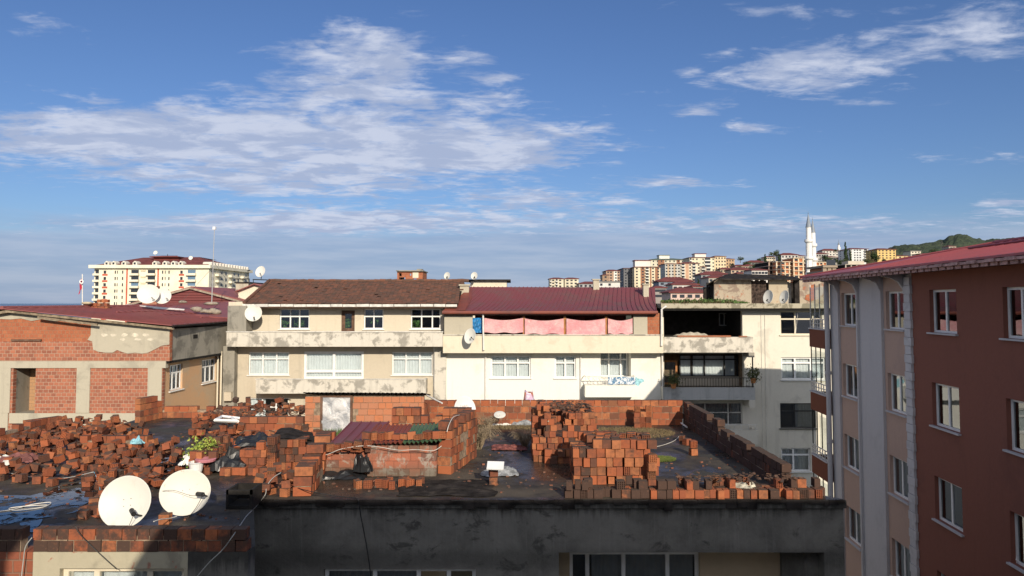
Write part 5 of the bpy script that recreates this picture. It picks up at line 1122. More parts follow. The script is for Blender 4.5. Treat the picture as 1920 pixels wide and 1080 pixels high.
bwall('brick_wall', 'tall dry laid brick wall in the middle of the roof facing the camera', (-2.95, 18.6), (-1.0, 18.5), 6, thick=.3, prof=lambda q: 5.2 + .8 * math.sin(q * 9), top_gap=.2, jit=.02, mat=M_CLAY, L=(.17, .2))
bwall('brick_wall', 'tall brick wall end turning towards the camera beside the dry bush', (-1.47, 16.35), (-1.0, 18.25), 6, thick=.3, prof=lambda q: 5.6 + .5 * math.sin(q * 11), top_gap=.2, jit=.03, mat=M_CLAY, L=(.14, .2))
def f_sm(t):
    g = t.new('ShaderNodeNewGeometry'); r = g.outputs['Random Per Island']; c = t.mix(r, (0.40, 0.13, 0.07), (0.16, 0.075, 0.055))
    k = t.ramp(t.noise(t.pos, 2.6, 8, .7, .5), (.52, .60)); c = t.mix(t.m('MULTIPLY', k, .75), c, (.36, .33, .28)); k2 = t.ramp(t.noise(t.pos, 1.7, 7, .7), (.48, .62))
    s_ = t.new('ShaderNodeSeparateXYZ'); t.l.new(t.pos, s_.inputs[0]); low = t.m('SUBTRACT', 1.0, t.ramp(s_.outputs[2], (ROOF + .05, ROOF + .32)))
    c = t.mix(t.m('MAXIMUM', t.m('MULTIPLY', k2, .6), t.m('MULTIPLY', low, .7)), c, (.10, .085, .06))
    t.put(t.b.inputs['Base Color'], c); t.b.inputs['Roughness'].default_value = .9; bump(t, t.noise(t.pos, 12, 5, .7), .01, .6)
M_SMEAR = pm('lime_smeared_brick', f_sm)
coop = thing('coop', 'low brick coop with lime smeared walls under green and maroon sheets', 'coop', (-2.9, 16.5, ROOF))
def cw(a, b, D, n, nm='front_wall', D2_=None):
    mb = MB(); fr = Fr(a, D, b - a, (D2_ or D) - D); ln = math.hypot(b - a, (D2_ or D) - D)
    for k in range(n):
        s_ = -rnd(0, .1)
        while s_ < ln - .02:
            q = rnd(.2, .27); e = min(ln, s_ + q); a_ = max(0, s_); mb.fbox(fr, a_ + .005, e - .005, -.19 + rnd(-.005, .005), rnd(-.005, .005), ROOF + k * .165 + .003, ROOF + (k + 1) * .165 - .009); s_ = e
    mb.fbox(fr, .01, ln - .01, -.17, -.015, ROOF, ROOF + n * .165 - .04); build(nm, mb, M_SMEAR, coop)
cw(-4.1, -3.12, 16.25, 3); cw(-3.10, -1.62, 16.15, 4); cw(-4.12, -4.12 + .01, 16.3, 3, 'side_wall', 18.2); cw(-1.62, -1.61, 16.2, 4, 'side_wall', 18.2)
# coop sheets are laid loose
def corr(nm, lab, mat, P0, P1, P2, P3, waves, amp, th=.006):
    P0, P1, P2, P3 = map(Vector, (P0, P1, P2, P3))
    mb = MB()
    def fn(i, j, o=0):
        a = P0.lerp(P1, i); b = P3.lerp(P2, i); p = a.lerp(b, j); p.z += amp * math.sin(i * waves * 2 * math.pi) + o; return p
    mb.sheet(lambda i, j: fn(i, j), int(waves * 8), 4); mb.sheet(lambda i, j: fn(1 - i, j, -th), int(waves * 8), 4)
    return build(nm, mb, mat, None, tuple(P0), label=lab, cat='roof sheet')
zz0 = ROOF + .72
corr('roof_sheet', 'green corrugated sheet edging the coop, weighed down with bricks', M_GREENSH, (-2.35, 16.05, zz0), (-1.5, 16.05, zz0 + .05), (-1.5, 17.9, zz0 + .14), (-2.35, 17.9, zz0 + .1), 9, .022)
corr('roof_sheet', 'red corrugated sheet left of the green one on the coop', M_RUST, (-3.25, 16.05, zz0 - .0), (-2.36, 16.05, zz0 + .01), (-2.36, 17.9, zz0 + .1), (-3.25, 17.9, zz0 + .1), 9, .022)
one('roof_sheet', M_PURPLE, lambda m: (m.prism([W(613, 836, 16.3), W(664, 838, 16.3), W(690, 836, 16.4), W(731, 791, 18.4), W(657, 791, 18.6)], (0, .01, -.015)), [m.tube([W(613 + (690 - 613) * q, 836, 16.3) + Vector((0, 0, .015)), W(657 + 74 * q, 791, 18.6 - .2 * q) + Vector((0, 0, .015))], .016, 4) for q in (.03, .28, .52, .76, .97)]), 'wine red ribbed metal sheet sloping down in front of the plastic doorway', 'roof sheet', tuple(W(650, 820, 17)))
for k, (P0, P1, P2, P3, lab) in enumerate(((W(506, 826, 16.9), W(592, 826, 16.9), W(586, 806, 17.8), W(520, 806, 17.8), 'bent black tar sheet lying over a dark gap among the bricks'), (W(575, 828, 17.0), W(622, 822, 17.4), W(610, 812, 18.0), W(560, 812, 18.0), 'curled grey roofing sheet beside the wine red ribbed sheet'))):
    mb = MB(); mb.sheet(lambda i, j: P0.lerp(P1, i).lerp(P3.lerp(P2, i), j) + Vector((0, 0, .06 * math.sin(i * 5 + k * 2) + .03 * mnoise.noise(Vector((i * 5, j * 5, k))))), 16, 8)
    mb.sheet(lambda i, j: P0.lerp(P1, 1 - i).lerp(P3.lerp(P2, 1 - i), j) + Vector((0, 0, .06 * math.sin((1 - i) * 5 + k * 2) + .03 * mnoise.noise(Vector(((1 - i) * 5, j * 5, k))) - .02)), 16, 8)
    build('tar_sheet', mb, M_TAR, None, tuple(P0), label=lab, cat='roof sheet')
# shed with plastic covered doorway
DS = 21.4
shed = thing('shed', 'orange brick shed with a silvery plastic covered doorway and corrugated roof edge', 'shed', (xat(690, DS), DS, ROOF))
fsd = PF(574, DS); zst = zat(742, DS); dh = (fsd.S(604, 775), fsd.S(658, 775), ROOF + .02, zat(741, DS) - .06)
mb = MB()
for k in range(6):
    s_ = 0
    while s_ < fsd.S(796) - .02:
        e = min(s_ + rnd(.19, .3), fsd.S(796)); zb_ = ROOF + k * .175
        if zb_ < zst - .08 and not (e > dh[0] and s_ < dh[1]):
            mb.fbox(fsd, s_ + .006, e - .006, -.19, rnd(-.006, .006), zb_ + .004, min(zst, zb_ + .175) - .012)
        s_ = e
mb.cur = 1; mb.fbox(fsd, .02, dh[0] - .04, -.17, -.02, ROOF, zst - .02); mb.fbox(fsd, dh[1] + .04, fsd.S(796) - .02, -.17, -.02, ROOF, zst - .02); mb.fbox(fsd, dh[0] - .04, dh[1] + .04, -.17, -.02, dh[3] + .02, zst - .02)
build('brick_front', mb, [pm('orange_clay_brick', lambda t: (t.put(t.b.inputs['Base Color'], t.mix(t.m('MULTIPLY', t.ramp(t.noise(t.pos, 2.5, 6, .7), (.5, .72)), .5), t.mix(t.new('ShaderNodeNewGeometry').outputs['Random Per Island'], (.50, .165, .065), (.42, .18, .10)), (.2, .1, .06))), bump(t, t.noise(t.pos, 20, 5, .7), .006, .5))), M_MORTAR], shed)
part('door_frame', shed, M_BROWNF, lambda m: (m.fbox(fsd, dh[0] - .05, dh[0] + .02, -.1, .03, ROOF, zst), m.fbox(fsd, dh[1] - .02, dh[1] + .05, -.1, .03, ROOF, zst), m.fbox(fsd, dh[0] + .02, dh[1] - .02, -.1, .03, dh[3], zst)))
def f_pl(t):
    n = t.noise(t.pos, 2.6, 5, .6, 1.2); t.put(t.b.inputs['Base Color'], t.mix(t.ramp(n, (.4, .62)), (.33, .34, .36), (.62, .61, .60))); t.b.inputs['Roughness'].default_value = .35; t.b.inputs['Specular IOR Level'].default_value = .7; bump(t, n, .08, .8)
mb = MB(); mb.sheet(lambda i, j: fsd.pt(dh[0] + (dh[1] - dh[0]) * i + .01 * math.sin(j * 12), .02 + .03 * mnoise.noise(Vector((i * 4, j * 5, 2))), dh[2] + (dh[3] - dh[2] + .03) * j), 20, 24)
build('plastic_door_cover', mb, pm('silver_plastic', f_pl), shed, smooth=True)
part('side_walls', shed, M_BW2, lambda m: (m.fbox(fsd, 0, .19, -1.4, -.191, ROOF, zst - .3), m.fbox(fsd, fsd.S(796) - .19, fsd.S(796), -1.4, -.191, ROOF, zst - .3), m.fbox(fsd, .191, fsd.S(796) - .191, -1.4, -1.2, ROOF, zst - .3)))
P0 = W(568, 736.5, DS - .15); P1 = W(797, 737.5, DS - .15); mb = MB()
for o in (0, -.012): mb.sheet(lambda i, j: P0.lerp(P1, i if o == 0 else 1 - i) + Vector((0, 1.55 * j, .02 * math.sin((i if o == 0 else 1 - i) * 56 * math.pi) + o - .22 * j)), 260, 2)
build('corrugated_roof', mb, M_TAR, shed)

# ---------------- loose bricks
def brick_variant(lx_, ly_, lz_, nh, nv, dep=.035, bd=None):
    """hollow clay block, holes on the two x ends"""
    V_, F_ = [], []
    def idx(p):
        p = tuple(round(c, 5) for c in p)
        if p in D_: return D_[p]
        D_[p] = len(V_); V_.append(p); return D_[p]
    D_ = {}
    def q(*pts): F_.append(tuple(idx(p) for p in pts))
    ys = [-ly_ / 2]; wall_ = .012; cw_ = (ly_ - wall_ * (nh + 1)) / nh
    for k in range(nh): ys += [-ly_ / 2 + wall_ * (k + 1) + cw_ * k, -ly_ / 2 + (wall_ + cw_) * (k + 1)]
    ys.append(ly_ / 2); zs = [0]; cv = (lz_ - wall_ * (nv + 1)) / nv
    for k in range(nv): zs += [wall_ * (k + 1) + cv * k, (wall_ + cv) * (k + 1)]
    zs.append(lz_)
    for sx in (-1, 1):
        x = sx * lx_ / 2
        for i in range(len(ys) - 1):
            for j in range(len(zs) - 1):
                a, b, c, d = (x, ys[i], zs[j]), (x, ys[i + 1], zs[j]), (x, ys[i + 1], zs[j + 1]), (x, ys[i], zs[j + 1])
                if i % 2 and j % 2:
                    xi = x - sx * dep; a2_, b2_, c2, d2 = [(xi, p[1], p[2]) for p in (a, b, c, d)]
                    for u, v, u2, v2 in ((a, b, a2_, b2_), (b, c, b2_, c2), (c, d, c2, d2), (d, a, d2, a2_)): q(*((u, v, v2, u2) if sx > 0 else (v, u, u2, v2)))
                    q(*((a2_, b2_, c2, d2) if sx > 0 else (d2, c2, b2_, a2_)))
                else: q(*((a, b, c, d) if sx > 0 else (d, c, b, a)))
    X_ = lx_ / 2
    q(*[(-X_, y, 0) for y in ys], *[(X_, y, 0) for y in ys[::-1]])
    q(*[(-X_, y, lz_) for y in ys[::-1]], *[(X_, y, lz_) for y in ys])
    q(*[(-X_, -ly_ / 2, z_) for z_ in zs[::-1]], *[(X_, -ly_ / 2, z_) for z_ in zs])
    q(*[(-X_, ly_ / 2, z_) for z_ in zs], *[(X_, ly_ / 2, z_) for z_ in zs[::-1]])
    return V_, F_
VAR = [brick_variant(.19, .185, .18, 4, 4), brick_variant(.19, .13, .18, 3, 4), brick_variant(.19, .185, .13, 4, 3)]
DIM = [(.19, .185, .18), (.19, .13, .18), (.19, .185, .13)]
# chipped copies
def chip(v, seed):
    V_, F_ = v; out = []
    for p in V_:
        k = mnoise.noise(Vector(p) * 14 + Vector((seed, seed, 0))) * .022; out.append((p[0] * (1 + k), p[1] * (1 + k), max(0, p[2] + k * .6)))
    return out, F_
VAR = [chip(v, s_) for s_ in (1, 5) for v in VAR]; DIM = DIM * 2
VME = []
for v in VAR:
    me = bpy.data.meshes.new('brick'); me.from_pydata(v[0], [], v[1]); me.materials.append(M_CLAY); me.update(); VME.append(me)
RECS = []      # (variant, matrix, key, visible)
SC = .88
def put(var, x, y, z, yaw, key, vis=True, tx=0, ty=0, sc_=None):
    M_ = Matrix.Translation((x, y, z)) @ Matrix.Rotation(yaw, 4, 'Z') @ Matrix.Rotation(tx, 4, 'X') @ Matrix.Rotation(ty, 4, 'Y') @ Matrix.Scale(sc_ or SC, 4)
    RECS.append((var, M_, key, vis))
def stack(x0_, x1_, y0_, y1_, courses, key, hole=.12, base=ROOF, drop=.3, narrow=.5, k_=.88):
    """bricks stacked dry, courses may be a function of (u, v); holes mostly face sideways"""
    st = .195 * k_; ny = max(1, int((y1_ - y0_) / st + .01))
    for j in range(ny):
        y = y0_ + st / 2 + j * st
        for k in range(12):
            x = x0_ + rnd(0, .04)
            while x < x1_ - .07:
                nw = random.random() < narrow; u = (x - x0_) / (x1_ - x0_); lim = (courses(u, j / max(1, ny - 1)) if callable(courses) else courses) / k_ * .88
                facing = random.random() < hole; wd = (.135 if nw else .192) * k_
                if k < lim and not (k >= lim - 1 and random.random() < drop):
                    top = k >= lim - 2
                    if j == 0 or top or x < x0_ + .2 or x > x1_ - .25:
                        v = (1 if nw else 0) + 3 * (random.random() < .5); yy = y + rnd(-.055, .045); zz = base + k * .186 * k_; q = rnd(-.07, .07)
                        if facing: put(v, x + wd / 2, yy, zz, R(90) + q, key, j == 0 or top, 0, 0, k_)
                        elif nw: put(v, x + wd / 2, yy, zz, q, key + '|n', j == 0 or top, 0, 0, k_)
                        else: put(v, x + wd / 2, yy, zz, q, key, j == 0 or top, 0, 0, k_)
                x += wd + (rnd(.001, .014) if random.random() < .85 else rnd(.02, .05))
# narrow blocks shown smooth side forward need their own shape: holes at top and bottom
VN = brick_variant(.18, .13, .19, 3, 4)
def rot_narrow(v):      # holes turned up
    return [(p[1], p[2] - .095, p[0] + .09) for p in v[0]], [f[::1] for f in v[1]]
vn = rot_narrow(VN); VAR.append(vn); DIM.append((.13, .19, .18)); me = bpy.data.meshes.new('brick'); me.from_pydata(vn[0], [], vn[1]); me.materials.append(M_CLAY); me.update(); VME.append(me); NV = len(VAR) - 1
VMD, VMX = [], []
for me in VME:
    for lst, mt in ((VMD, M_CLAYD), (VMX, M_CLAYX)): m2 = me.copy(); m2.materials.clear(); m2.materials.append(mt); lst.append(m2)
SH = []
for sd_ in range(5):                                        # shards of broken blocks
    random.seed(400 + sd_); bs = bmesh.new()
    for _ in range(14): bs.verts.new((rnd(-.1, .1), rnd(-.08, .08), rnd(0, .06 + .05 * (sd_ % 2))))
    bmesh.ops.convex_hull(bs, input=bs.verts); bmesh.ops.delete(bs, geom=[v_ for v_ in bs.verts if not v_.link_faces], context='VERTS')
    bs.verts.index_update(); V_ = [tuple(v_.co) for v_ in bs.verts]; F_ = [tuple(v_.index for v_ in f_.verts) for f_ in bs.faces]; bs.free()
    VAR.append((V_, F_)); DIM.append((.2, .16, .08)); SH.append(len(VAR) - 1)
    for lst, mt in ((VME, M_CLAY), (VMD, M_CLAYD), (VMX, M_CLAYX)):
        me = bpy.data.meshes.new('brick'); me.from_pydata(V_, [], F_); me.materials.append(mt); lst.append(me)
random.seed(21)
GH = {}
def hmax(x, y, r=.09):
    return max(GH.get((int((x + a) * 12), int((y + b) * 12)), ROOF) for a in (-r, 0, r) for b in (-r, 0, r))
def hset(x, y, z, r=.09):
    i0, i1 = int((x - r) * 12), int((x + r) * 12)
    for i in range(i0, i1 + 1):
        for j in range(int((y - r) * 12), int((y + r) * 12) + 1): GH[(i, j)] = max(GH.get((i, j), ROOF), z)
def inpoly(x, y, P_):
    c = False; j = len(P_) - 1
    for i in range(len(P_)):
        if (P_[i][1] > y) != (P_[j][1] > y) and x < (P_[j][0] - P_[i][0]) * (y - P_[i][1]) / (P_[j][1] - P_[i][1]) + P_[i][0]: c = not c
        j = i
    return c
def heap(poly, n, maxh, key, aligned=.5):
    P_ = [(RZ(a, b).x, RZ(a, b).y) for a, b in poly]; xs = [p[0] for p in P_]; ys = [p[1] for p in P_]; done = 0; tries = 0
    while done < n and tries < n * 30:
        tries += 1; x, y = rnd(min(xs), max(xs)), rnd(min(ys), max(ys))
        if not inpoly(x, y, P_): continue
        z = hmax(x, y); mh = maxh(x, y) if callable(maxh) else maxh
        if z - ROOF > mh: continue
        v = random.choice([0, 1, 2, 3, 4, 5]) if random.random() > .42 else random.choice(SH); tilt = (z > ROOF + .02) * 1.0
        yaw = (R(random.choice((0, 90, 180))) + rnd(-.3, .3)) if random.random() < aligned else rnd(0, 6.28)
        put(v, x, y, z - .015 * tilt, yaw, key, True, rnd(-.35, .35) * tilt, rnd(-.35, .35) * tilt, .84); hset(x, y, z + (.14 if v < 6 else .07), .06); done += 1
def bump_h(cx, cy, r, top, low):
    return lambda x, y: low + (top - low) * math.exp(-((x - cx) ** 2 + (y - cy) ** 2) / r ** 2)
K_L = 'loose red hollow brick in the wide rubble spread on the left roof'
K_L2 = 'red brick in the rubble patch just behind the two large dishes'
K_C = 'red brick in the small clump between the left rubble and the yellow green plant'
K_D = 'broken red brick in the rubble between the plant and the plastic covered doorway'
K_E = 'dark brick in the debris along the far edge below the tiled house'
K_F = 'brick of the neat stack beside the potted plant'
K_G = 'brick of the stepped orange stack with a black plastic bag beside it'
K_H = 'dark hollow brick of the narrow column left of the tar sheet'
K_M = 'brick of the tall dry stack in the middle of the roof behind the front stack'
K_FR = 'brick of the large front stack standing near the roof edge'
K_P = 'old brick laid along the front roof edge on the right'
K_R = 'upright brick in the short row in front of the coop'
K_T = 'brick weighing down the coop sheets'
K_S = 'brick in the small pile against the rear parapet'
K_W = 'brick lying at the foot of the shaded right parapet'
K_B = 'brick propping up the white board'
K_DL = 'rubble brick at the foot of the dividing wall near the roof edge'
c1_ = RZ(155, 850)
heap([(0, 906), (70, 912), (180, 912), (182, 884), (300, 868), (322, 845), (235, 806), (190, 792), (110, 797), (60, 815), (-40, 850), (-60, 906)], 470, bump_h(c1_.x, c1_.y + 1.2, 1.1, .62, .15), K_L, .65)
heap([(185, 935), (298, 922), (306, 884), (215, 880), (190, 900)], 110, .26, K_L2, .5)
heap([(128, 985), (200, 975), (190, 935), (178, 940)], 12, .1, K_L2, .5)
heap([(308, 884), (342, 884), (342, 846), (310, 850)], 18, .3, K_C, .8)
heap([(352, 826), (440, 850), (520, 838), (600, 832), (600, 800), (400, 786), (370, 792)], 220, .28, K_D, .6)
heap([(400, 783), (596, 792), (590, 768), (520, 762), (410, 768)], 105, .5, K_E, .4)
heap([(462, 940), (540, 936), (560, 905), (500, 905)], 34, .3, K_DL, .4)
def pxs(a, b, base): p, q = RZ(a, base), RZ(b, base); return p.x, q.x, p.y
xa, xb, yy = pxs(352, 396, 890); stack(xa, xb, yy, yy + 1.2, lambda u, v: 2.2 + v * 1.2, K_F, .25, narrow=.4, drop=.2)
xa, xb, yy = pxs(366, 404, 906); stack(xa, xb, yy, yy + .2, 1, K_F, .5)
xa, xb, yy = pxs(412, 500, 892); stack(xa, xb, yy, yy + .2, 1, K_G, .05, drop=0)
xa, xb, yy = pxs(448, 500, 886); stack(xa, xb, yy, yy + .4, lambda u, v: 3 + (u > .35), K_G, .03, drop=.1, narrow=.1)
xa, xb, yy = pxs(498, 520, 892); stack(xa, xb, yy, yy + .4, 5, K_H, .95, drop=0, narrow=0)
xa, xb, yy = pxs(522, 566, 880); stack(xa, xb, yy, yy + .6, 3.6, K_H, .2, drop=.2)
stack(.47, 1.98, 17.65, 19.0, lambda u, v: (3.2 if u < .14 and v < .3 else 6.4) - (1.5 if (.35 < u < .5 and v < .1) else 0) + .8 * math.sin(u * 13) * (u < .5), K_M, .06, narrow=.35, drop=.35, k_=.76)
stack(.75, 1.7, 17.42, 17.64, lambda u, v: 1.6, K_M, .1, drop=.5)
stack(1.24, 2.92, 15.45, 15.64, lambda u, v: 3.6 if u < .2 else 4.5, K_FR, .02, narrow=.45, drop=.12, k_=.97)
stack(1.24, 2.85, 15.64, 16.7, lambda u, v: 4.4 if u < .12 else 5.5 - .4 * (u > .85), K_FR, .3, narrow=.4, drop=.35, k_=.97)
stack(2.74, 2.94, 15.2, 15.44, 4, K_FR, .2, narrow=0, drop=0)
stack(1.0, 3.1, 14.33, 14.8, lambda u, v: 1 + (random.random() < .3), K_P + '#', .1, narrow=.6, drop=.1)
stack(3.05, 5.98, 14.33, 14.68, lambda u, v: 1 + (random.random() < .25), K_P, .15, narrow=.75, drop=.08)
stack(3.25, 5.6, 14.68, 14.86, lambda u, v: 1 + (random.random() < .45), K_P, .2, narrow=.8, drop=.08)
xa, xb, yy = pxs(672, 786, 914)
x = xa
while x < xb:
    put(random.choice((0, 1, 3, 4)), x, yy + rnd(-.12, .12), ROOF, R(90) + rnd(-.6, .6), K_R, True, 0, 0)
    if random.random() < .3: put(1, x + .03, yy + .25, ROOF, rnd(0, 2), K_R)
    x += rnd(.13, .22)
for a in range(11):
    x = -3.15 + a * .165; put(random.choice((0, 1, 2)), x, 16.25 + rnd(-.05, .12), ROOF + .75 + (x + 3.15) * .02, rnd(0, 3), K_T, True, rnd(-.1, .1), rnd(-.1, .1))
for a in range(7): put(random.choice((0, 1)), -4.05 + a * .16, 16.1 + rnd(-.04, .08), ROOF + .53 + rnd(0, .03), R(90) + rnd(-.4, .4), K_T, True)
for a in (0, 1, 2): put(0, -3.5 + a * .2, 16.02, ROOF + .60 + .02 * a, R(90) + .2 * a, K_T, True, .2, 0)
stack(xat(1186, 22.3), xat(1216, 22.3), 22.3, 22.5, lambda u, v: 3.5, K_S, .3, narrow=0, drop=.3)
for (px, py, z, v, yw) in ((1288, 834, 0, 0, .5), (1279, 828, 0, 1, 1), (1300, 853, 0, 0, .2), (1300, 853, .185, 0, 1.6), (1196, 826, 0, 2, 1.57), (1210, 822, 0, 0, .3), (1160, 835, 0, 2, .4)):
    p = RZ(px, py); put(v, p.x, p.y, ROOF + z, yw, K_W if px > 1250 else 'single brick lying on the roof behind the front stack')
for z in (0, .182): p = RZ(925, 909); put(0, p.x, p.y, ROOF + z, .05 + z, K_B, True)
p = RZ(310, 981); put(0, p.x, p.y, ROOF, .1, 'single orange brick standing between the two large dishes')
p = W(413, 776, 20.9)
# turn records into objects: nearest 300 visible are individuals
DK = []
fixed = []
for i, (v, M_, key, vis) in enumerate(RECS):
    nkey = key.split('|')[0].replace('#', ''); DK.append('#' in key); vv_ = NV if key.endswith('|n') else v
    fixed.append((vv_, M_, nkey, vis, '#' in key))
fixed.sort(key=lambda r: (0 if r[3] else 1, r[1].translation.y))
NI = 298
cnt = {}
for i, (v, M_, key, vis, dk) in enumerate(fixed[:NI]):
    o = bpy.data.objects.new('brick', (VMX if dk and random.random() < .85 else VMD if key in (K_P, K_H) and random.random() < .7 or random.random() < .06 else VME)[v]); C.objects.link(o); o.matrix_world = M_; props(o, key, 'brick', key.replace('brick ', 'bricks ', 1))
    cnt[key] = cnt.get(key, 0) + 1
mb = MB()
for (v, M_, key, vis, dk) in fixed[NI:]:
    V_, F_ = VAR[v]; b = len(mb.v); mb.v += [tuple(M_ @ Vector(p)) for p in V_]; mb.f += [tuple(b + i for i in f) for f in F_]; mb.m += [int((key == K_E and random.random() < .6) or (key in (K_P, K_H) and random.random() < .75) or random.random() < .10)] * len(F_)
build('loose_bricks', mb, [M_CLAY, M_CLAYD], None, (0, 18, ROOF), label='heaps and stacks of loose red hollow bricks spread over the near roofs', cat='bricks', kind='stuff')
print('BRICKS', len(RECS), cnt)
# crumbs and chips
mb = MB()
for _ in range(1500):
    px, py = rnd(0, 1500), rnd(790, 975)
    if 480 < px and py > 925: continue
    p = RZ(px, py)
    if p.x < -13.8 or p.x > 5.9 or p.y > 22.7: continue
    if mnoise.noise(Vector((p.x * .6, p.y * .6, 7))) < -.05: continue
    s = rnd(.01, .035); M_ = Matrix.Translation((p.x, p.y, ROOF)) @ Matrix.Rotation(rnd(0, 6), 4, 'Z') @ Matrix.Rotation(rnd(-.5, .5), 4, 'X'); mb.box(-s, s, -s * rnd(.5, 1), s * rnd(.5, 1), -.01, s * rnd(.4, 1), M_)
build('brick_chips', mb, random_tint('brick_chip', (.26, .10, .06), (.10, .08, .065)), None, (0, 18, ROOF), label='brick chips and grit scattered over the near roofs', cat='debris', kind='stuff')

# ---------------- puddles
def puddle(label, pts, seed):
    cx = sum(p[0] for p in pts) / len(pts); cy = sum(p[1] for p in pts) / len(pts)
    P_ = [RZ(*p) for p in pts]; n = len(P_); out = []
    for i in range(n):
        a, b = P_[i], P_[(i + 1) % n]
        for k in range(8):
            q = a.lerp(b, k / 8); q = q + Vector((mnoise.noise(q * 2.2 + Vector((seed, 0, 0))), mnoise.noise(q * 2.2 + Vector((0, seed, 0))), 0)) * .22; out.append((q.x, q.y, ROOF + .011))
    mb = MB(); b = len(mb.v); c = Vector((sum(p[0] for p in out) / len(out), sum(p[1] for p in out) / len(out), ROOF + .011)); mb.v = [tuple(c)] + out
    for i in range(len(out)): mb.f.append((0, 1 + i, 1 + (i + 1) % len(out))); mb.m.append(0)
    build('puddle', mb, M_PUD, None, tuple(c), label=label, cat='puddle', kind='structure')
puddle('large shallow puddle mirroring the blue sky at the left roof edge', [(0, 990), (60, 975), (140, 960), (188, 930), (185, 900), (120, 912), (60, 930), (-60, 925), (-80, 960)], 1)
puddle('narrow puddle between the rubble and the potted plant', [(310, 900), (345, 892), (335, 850), (300, 842), (290, 860)], 4)
puddle('small puddle in the gap of the brick parapet', [(45, 1000), (70, 1000), (72, 975), (40, 975)], 15)

# ---------------- small things on the roofs
p = RZ(360, 893)
t = thing('potted_plant', 'yellow green bushy plant in a white and pink tub standing among the bricks', 'potted plant', (p.x, p.y, ROOF))
c = W(368, 872, p.y)
part('tub', t, M_WHITE, lambda m: m.lathe([(.01, 0), (.12, 0), (.15, .18), (.17, .2), (.15, .21), (.13, .05), (.01, .04)], 16, Matrix.Translation((c.x, c.y, ROOF + .1))))
part('pink_saucer', t, simple('pink_plastic', (.55, .22, .25), .5), lambda m: m.lathe([(.01, 0), (.2, 0), (.22, .05), (.2, .06), (.01, .03)], 16, Matrix.Translation((c.x + .16, c.y + .1, ROOF + .3))))
q = W(376, 843, p.y + .5)
def f_leaf(t):
    r = t.new('ShaderNodeNewGeometry').outputs['Random Per Island']; t.put(t.b.inputs['Base Color'], t.mix(r, (.16, .27, .03), (.42, .44, .09))); t.b.inputs['Roughness'].default_value = .7
part('foliage', t, pm('yellow_green_leaf', f_leaf), lambda m: (leaves(m, q, (.34, .3, .26), 420, .02, .045), leaves(m, q + Vector((-.12, 0, -.16)), (.2, .2, .2), 160, .02, .045), leaves(m, q + Vector((.16, .1, .14)), (.2, .2, .14), 140, .02, .045)))
part('stem', t, M_BROWNF, lambda m: [m.tube([(c.x, c.y, ROOF + .2), q + Vector((rnd(-.2, .2), rnd(-.1, .1), rnd(-.1, .1)))], .008, 4) for _ in range(8)])
def grass(label, px, py, rx, ry, n, mat, h=.07):
    c = RZ(px, py); mb = MB()
    for _ in range(n):
        a, r_ = rnd(0, 6.28), math.sqrt(random.random()); p = c + Vector((math.cos(a) * rx * r_, math.sin(a) * ry * r_, 0)); tip = p + Vector((rnd(-.05, .05), rnd(-.05, .05), rnd(.4, 1) * h)); s = rnd(.006, .012)
        mb.quad(p - Vector((s, 0, 0)), p + Vector((s, 0, 0)), tip)
    build('grass', mb, mat, None, tuple(c), label=label, cat='grass', kind='stuff')
G1 = random_tint('short_moss_grass', (.09, .13, .03), (.16, .18, .05), .9)
grass('bright green moss patch on the wet roof right of the front brick stack', 1237, 861, .38, .30, 2600, G1, .05)
grass('green weeds sprouting at the foot of the plastic covered doorway', 628, 822, .35, .3, 500, WEED, .3)
grass('dry matted grass behind the middle brick stack', 1180, 812, 1.3, .9, 2600, DRYW, .07)
grass('thin dry grass below the rear parapet', 960, 800, 1.4, .5, 1800, DRYW, .06)
def bush(label, px, py, r, n, lean=0):
    c = RZ(px, py); mb = MB()
    for _ in range(n):
        a = rnd(0, 6.28); k = rnd(.5, 1.0); p = c + Vector((rnd(-.06, .06), rnd(-.06, .06), 0)); pts = [p]
        for s_ in range(1, 6):
            q = s_ / 5; pts.append(p + Vector((math.cos(a) * r * k * q + lean * q + rnd(-.03, .03), math.sin(a) * r * k * q + rnd(-.03, .03), r * .95 * k * math.sin(q * 2.3))))
        mb.tube(pts, .006, 3, .002, cap=False)
        for s_ in (2, 3, 4):
            b = pts[s_]; mb.tube([b, b + Vector((rnd(-.2, .2), rnd(-.2, .2), rnd(-.05, .16)))], .003, 3, .001, cap=False)
    build('dry_bush', mb, simple('dry_twigs', (.27, .21, .14), .9, var=.4), None, tuple(c), label=label, cat='bush')
bush('dry leafless bush right of the turned brick wall end', 898, 842, .62, 130)
bush('grey dry twigs crowding the left foot of the tall middle stack', 984, 838, .42, 80)
bush('dead creeper spilling over the right end of the corrugated shed roof', 792, 792, .75, 120)
bush('small dry tuft below the white dish with lettering', 915, 805, .4, 60)
# cloth over brick post
p = RZ(991, 792)
one('brick_post', M_CLAY, lambda m: [m.box(p.x - .13 + rnd(-.01, .01), p.x + .13, p.y - .1, p.y + .1, ROOF + k * .19, ROOF + (k + 1) * .19 - .01) for k in range(5)], 'brick post standing by the rear parapet under a lilac cloth', 'post', tuple(p))
def clo(i, j):
    a = (i - .5) * 3.6; r_ = .12 + .13 * j + .035 * math.sin(i * 19 + j * 3) * j
    return Vector((p.x + math.sin(a) * r_ + .05 * j, p.y - math.cos(a) * r_, ROOF + .97 - .86 * j + .05 * math.sin(i * 8)))
one('cloth', pm('lilac_cloth', f_cloth((.55, .40, .55), (.66, .60, .68), 8)), lambda m: m.sheet(clo, 40, 12), 'lilac patterned cloth draped over the brick post at the rear parapet', 'cloth', tuple(p), smooth=True)
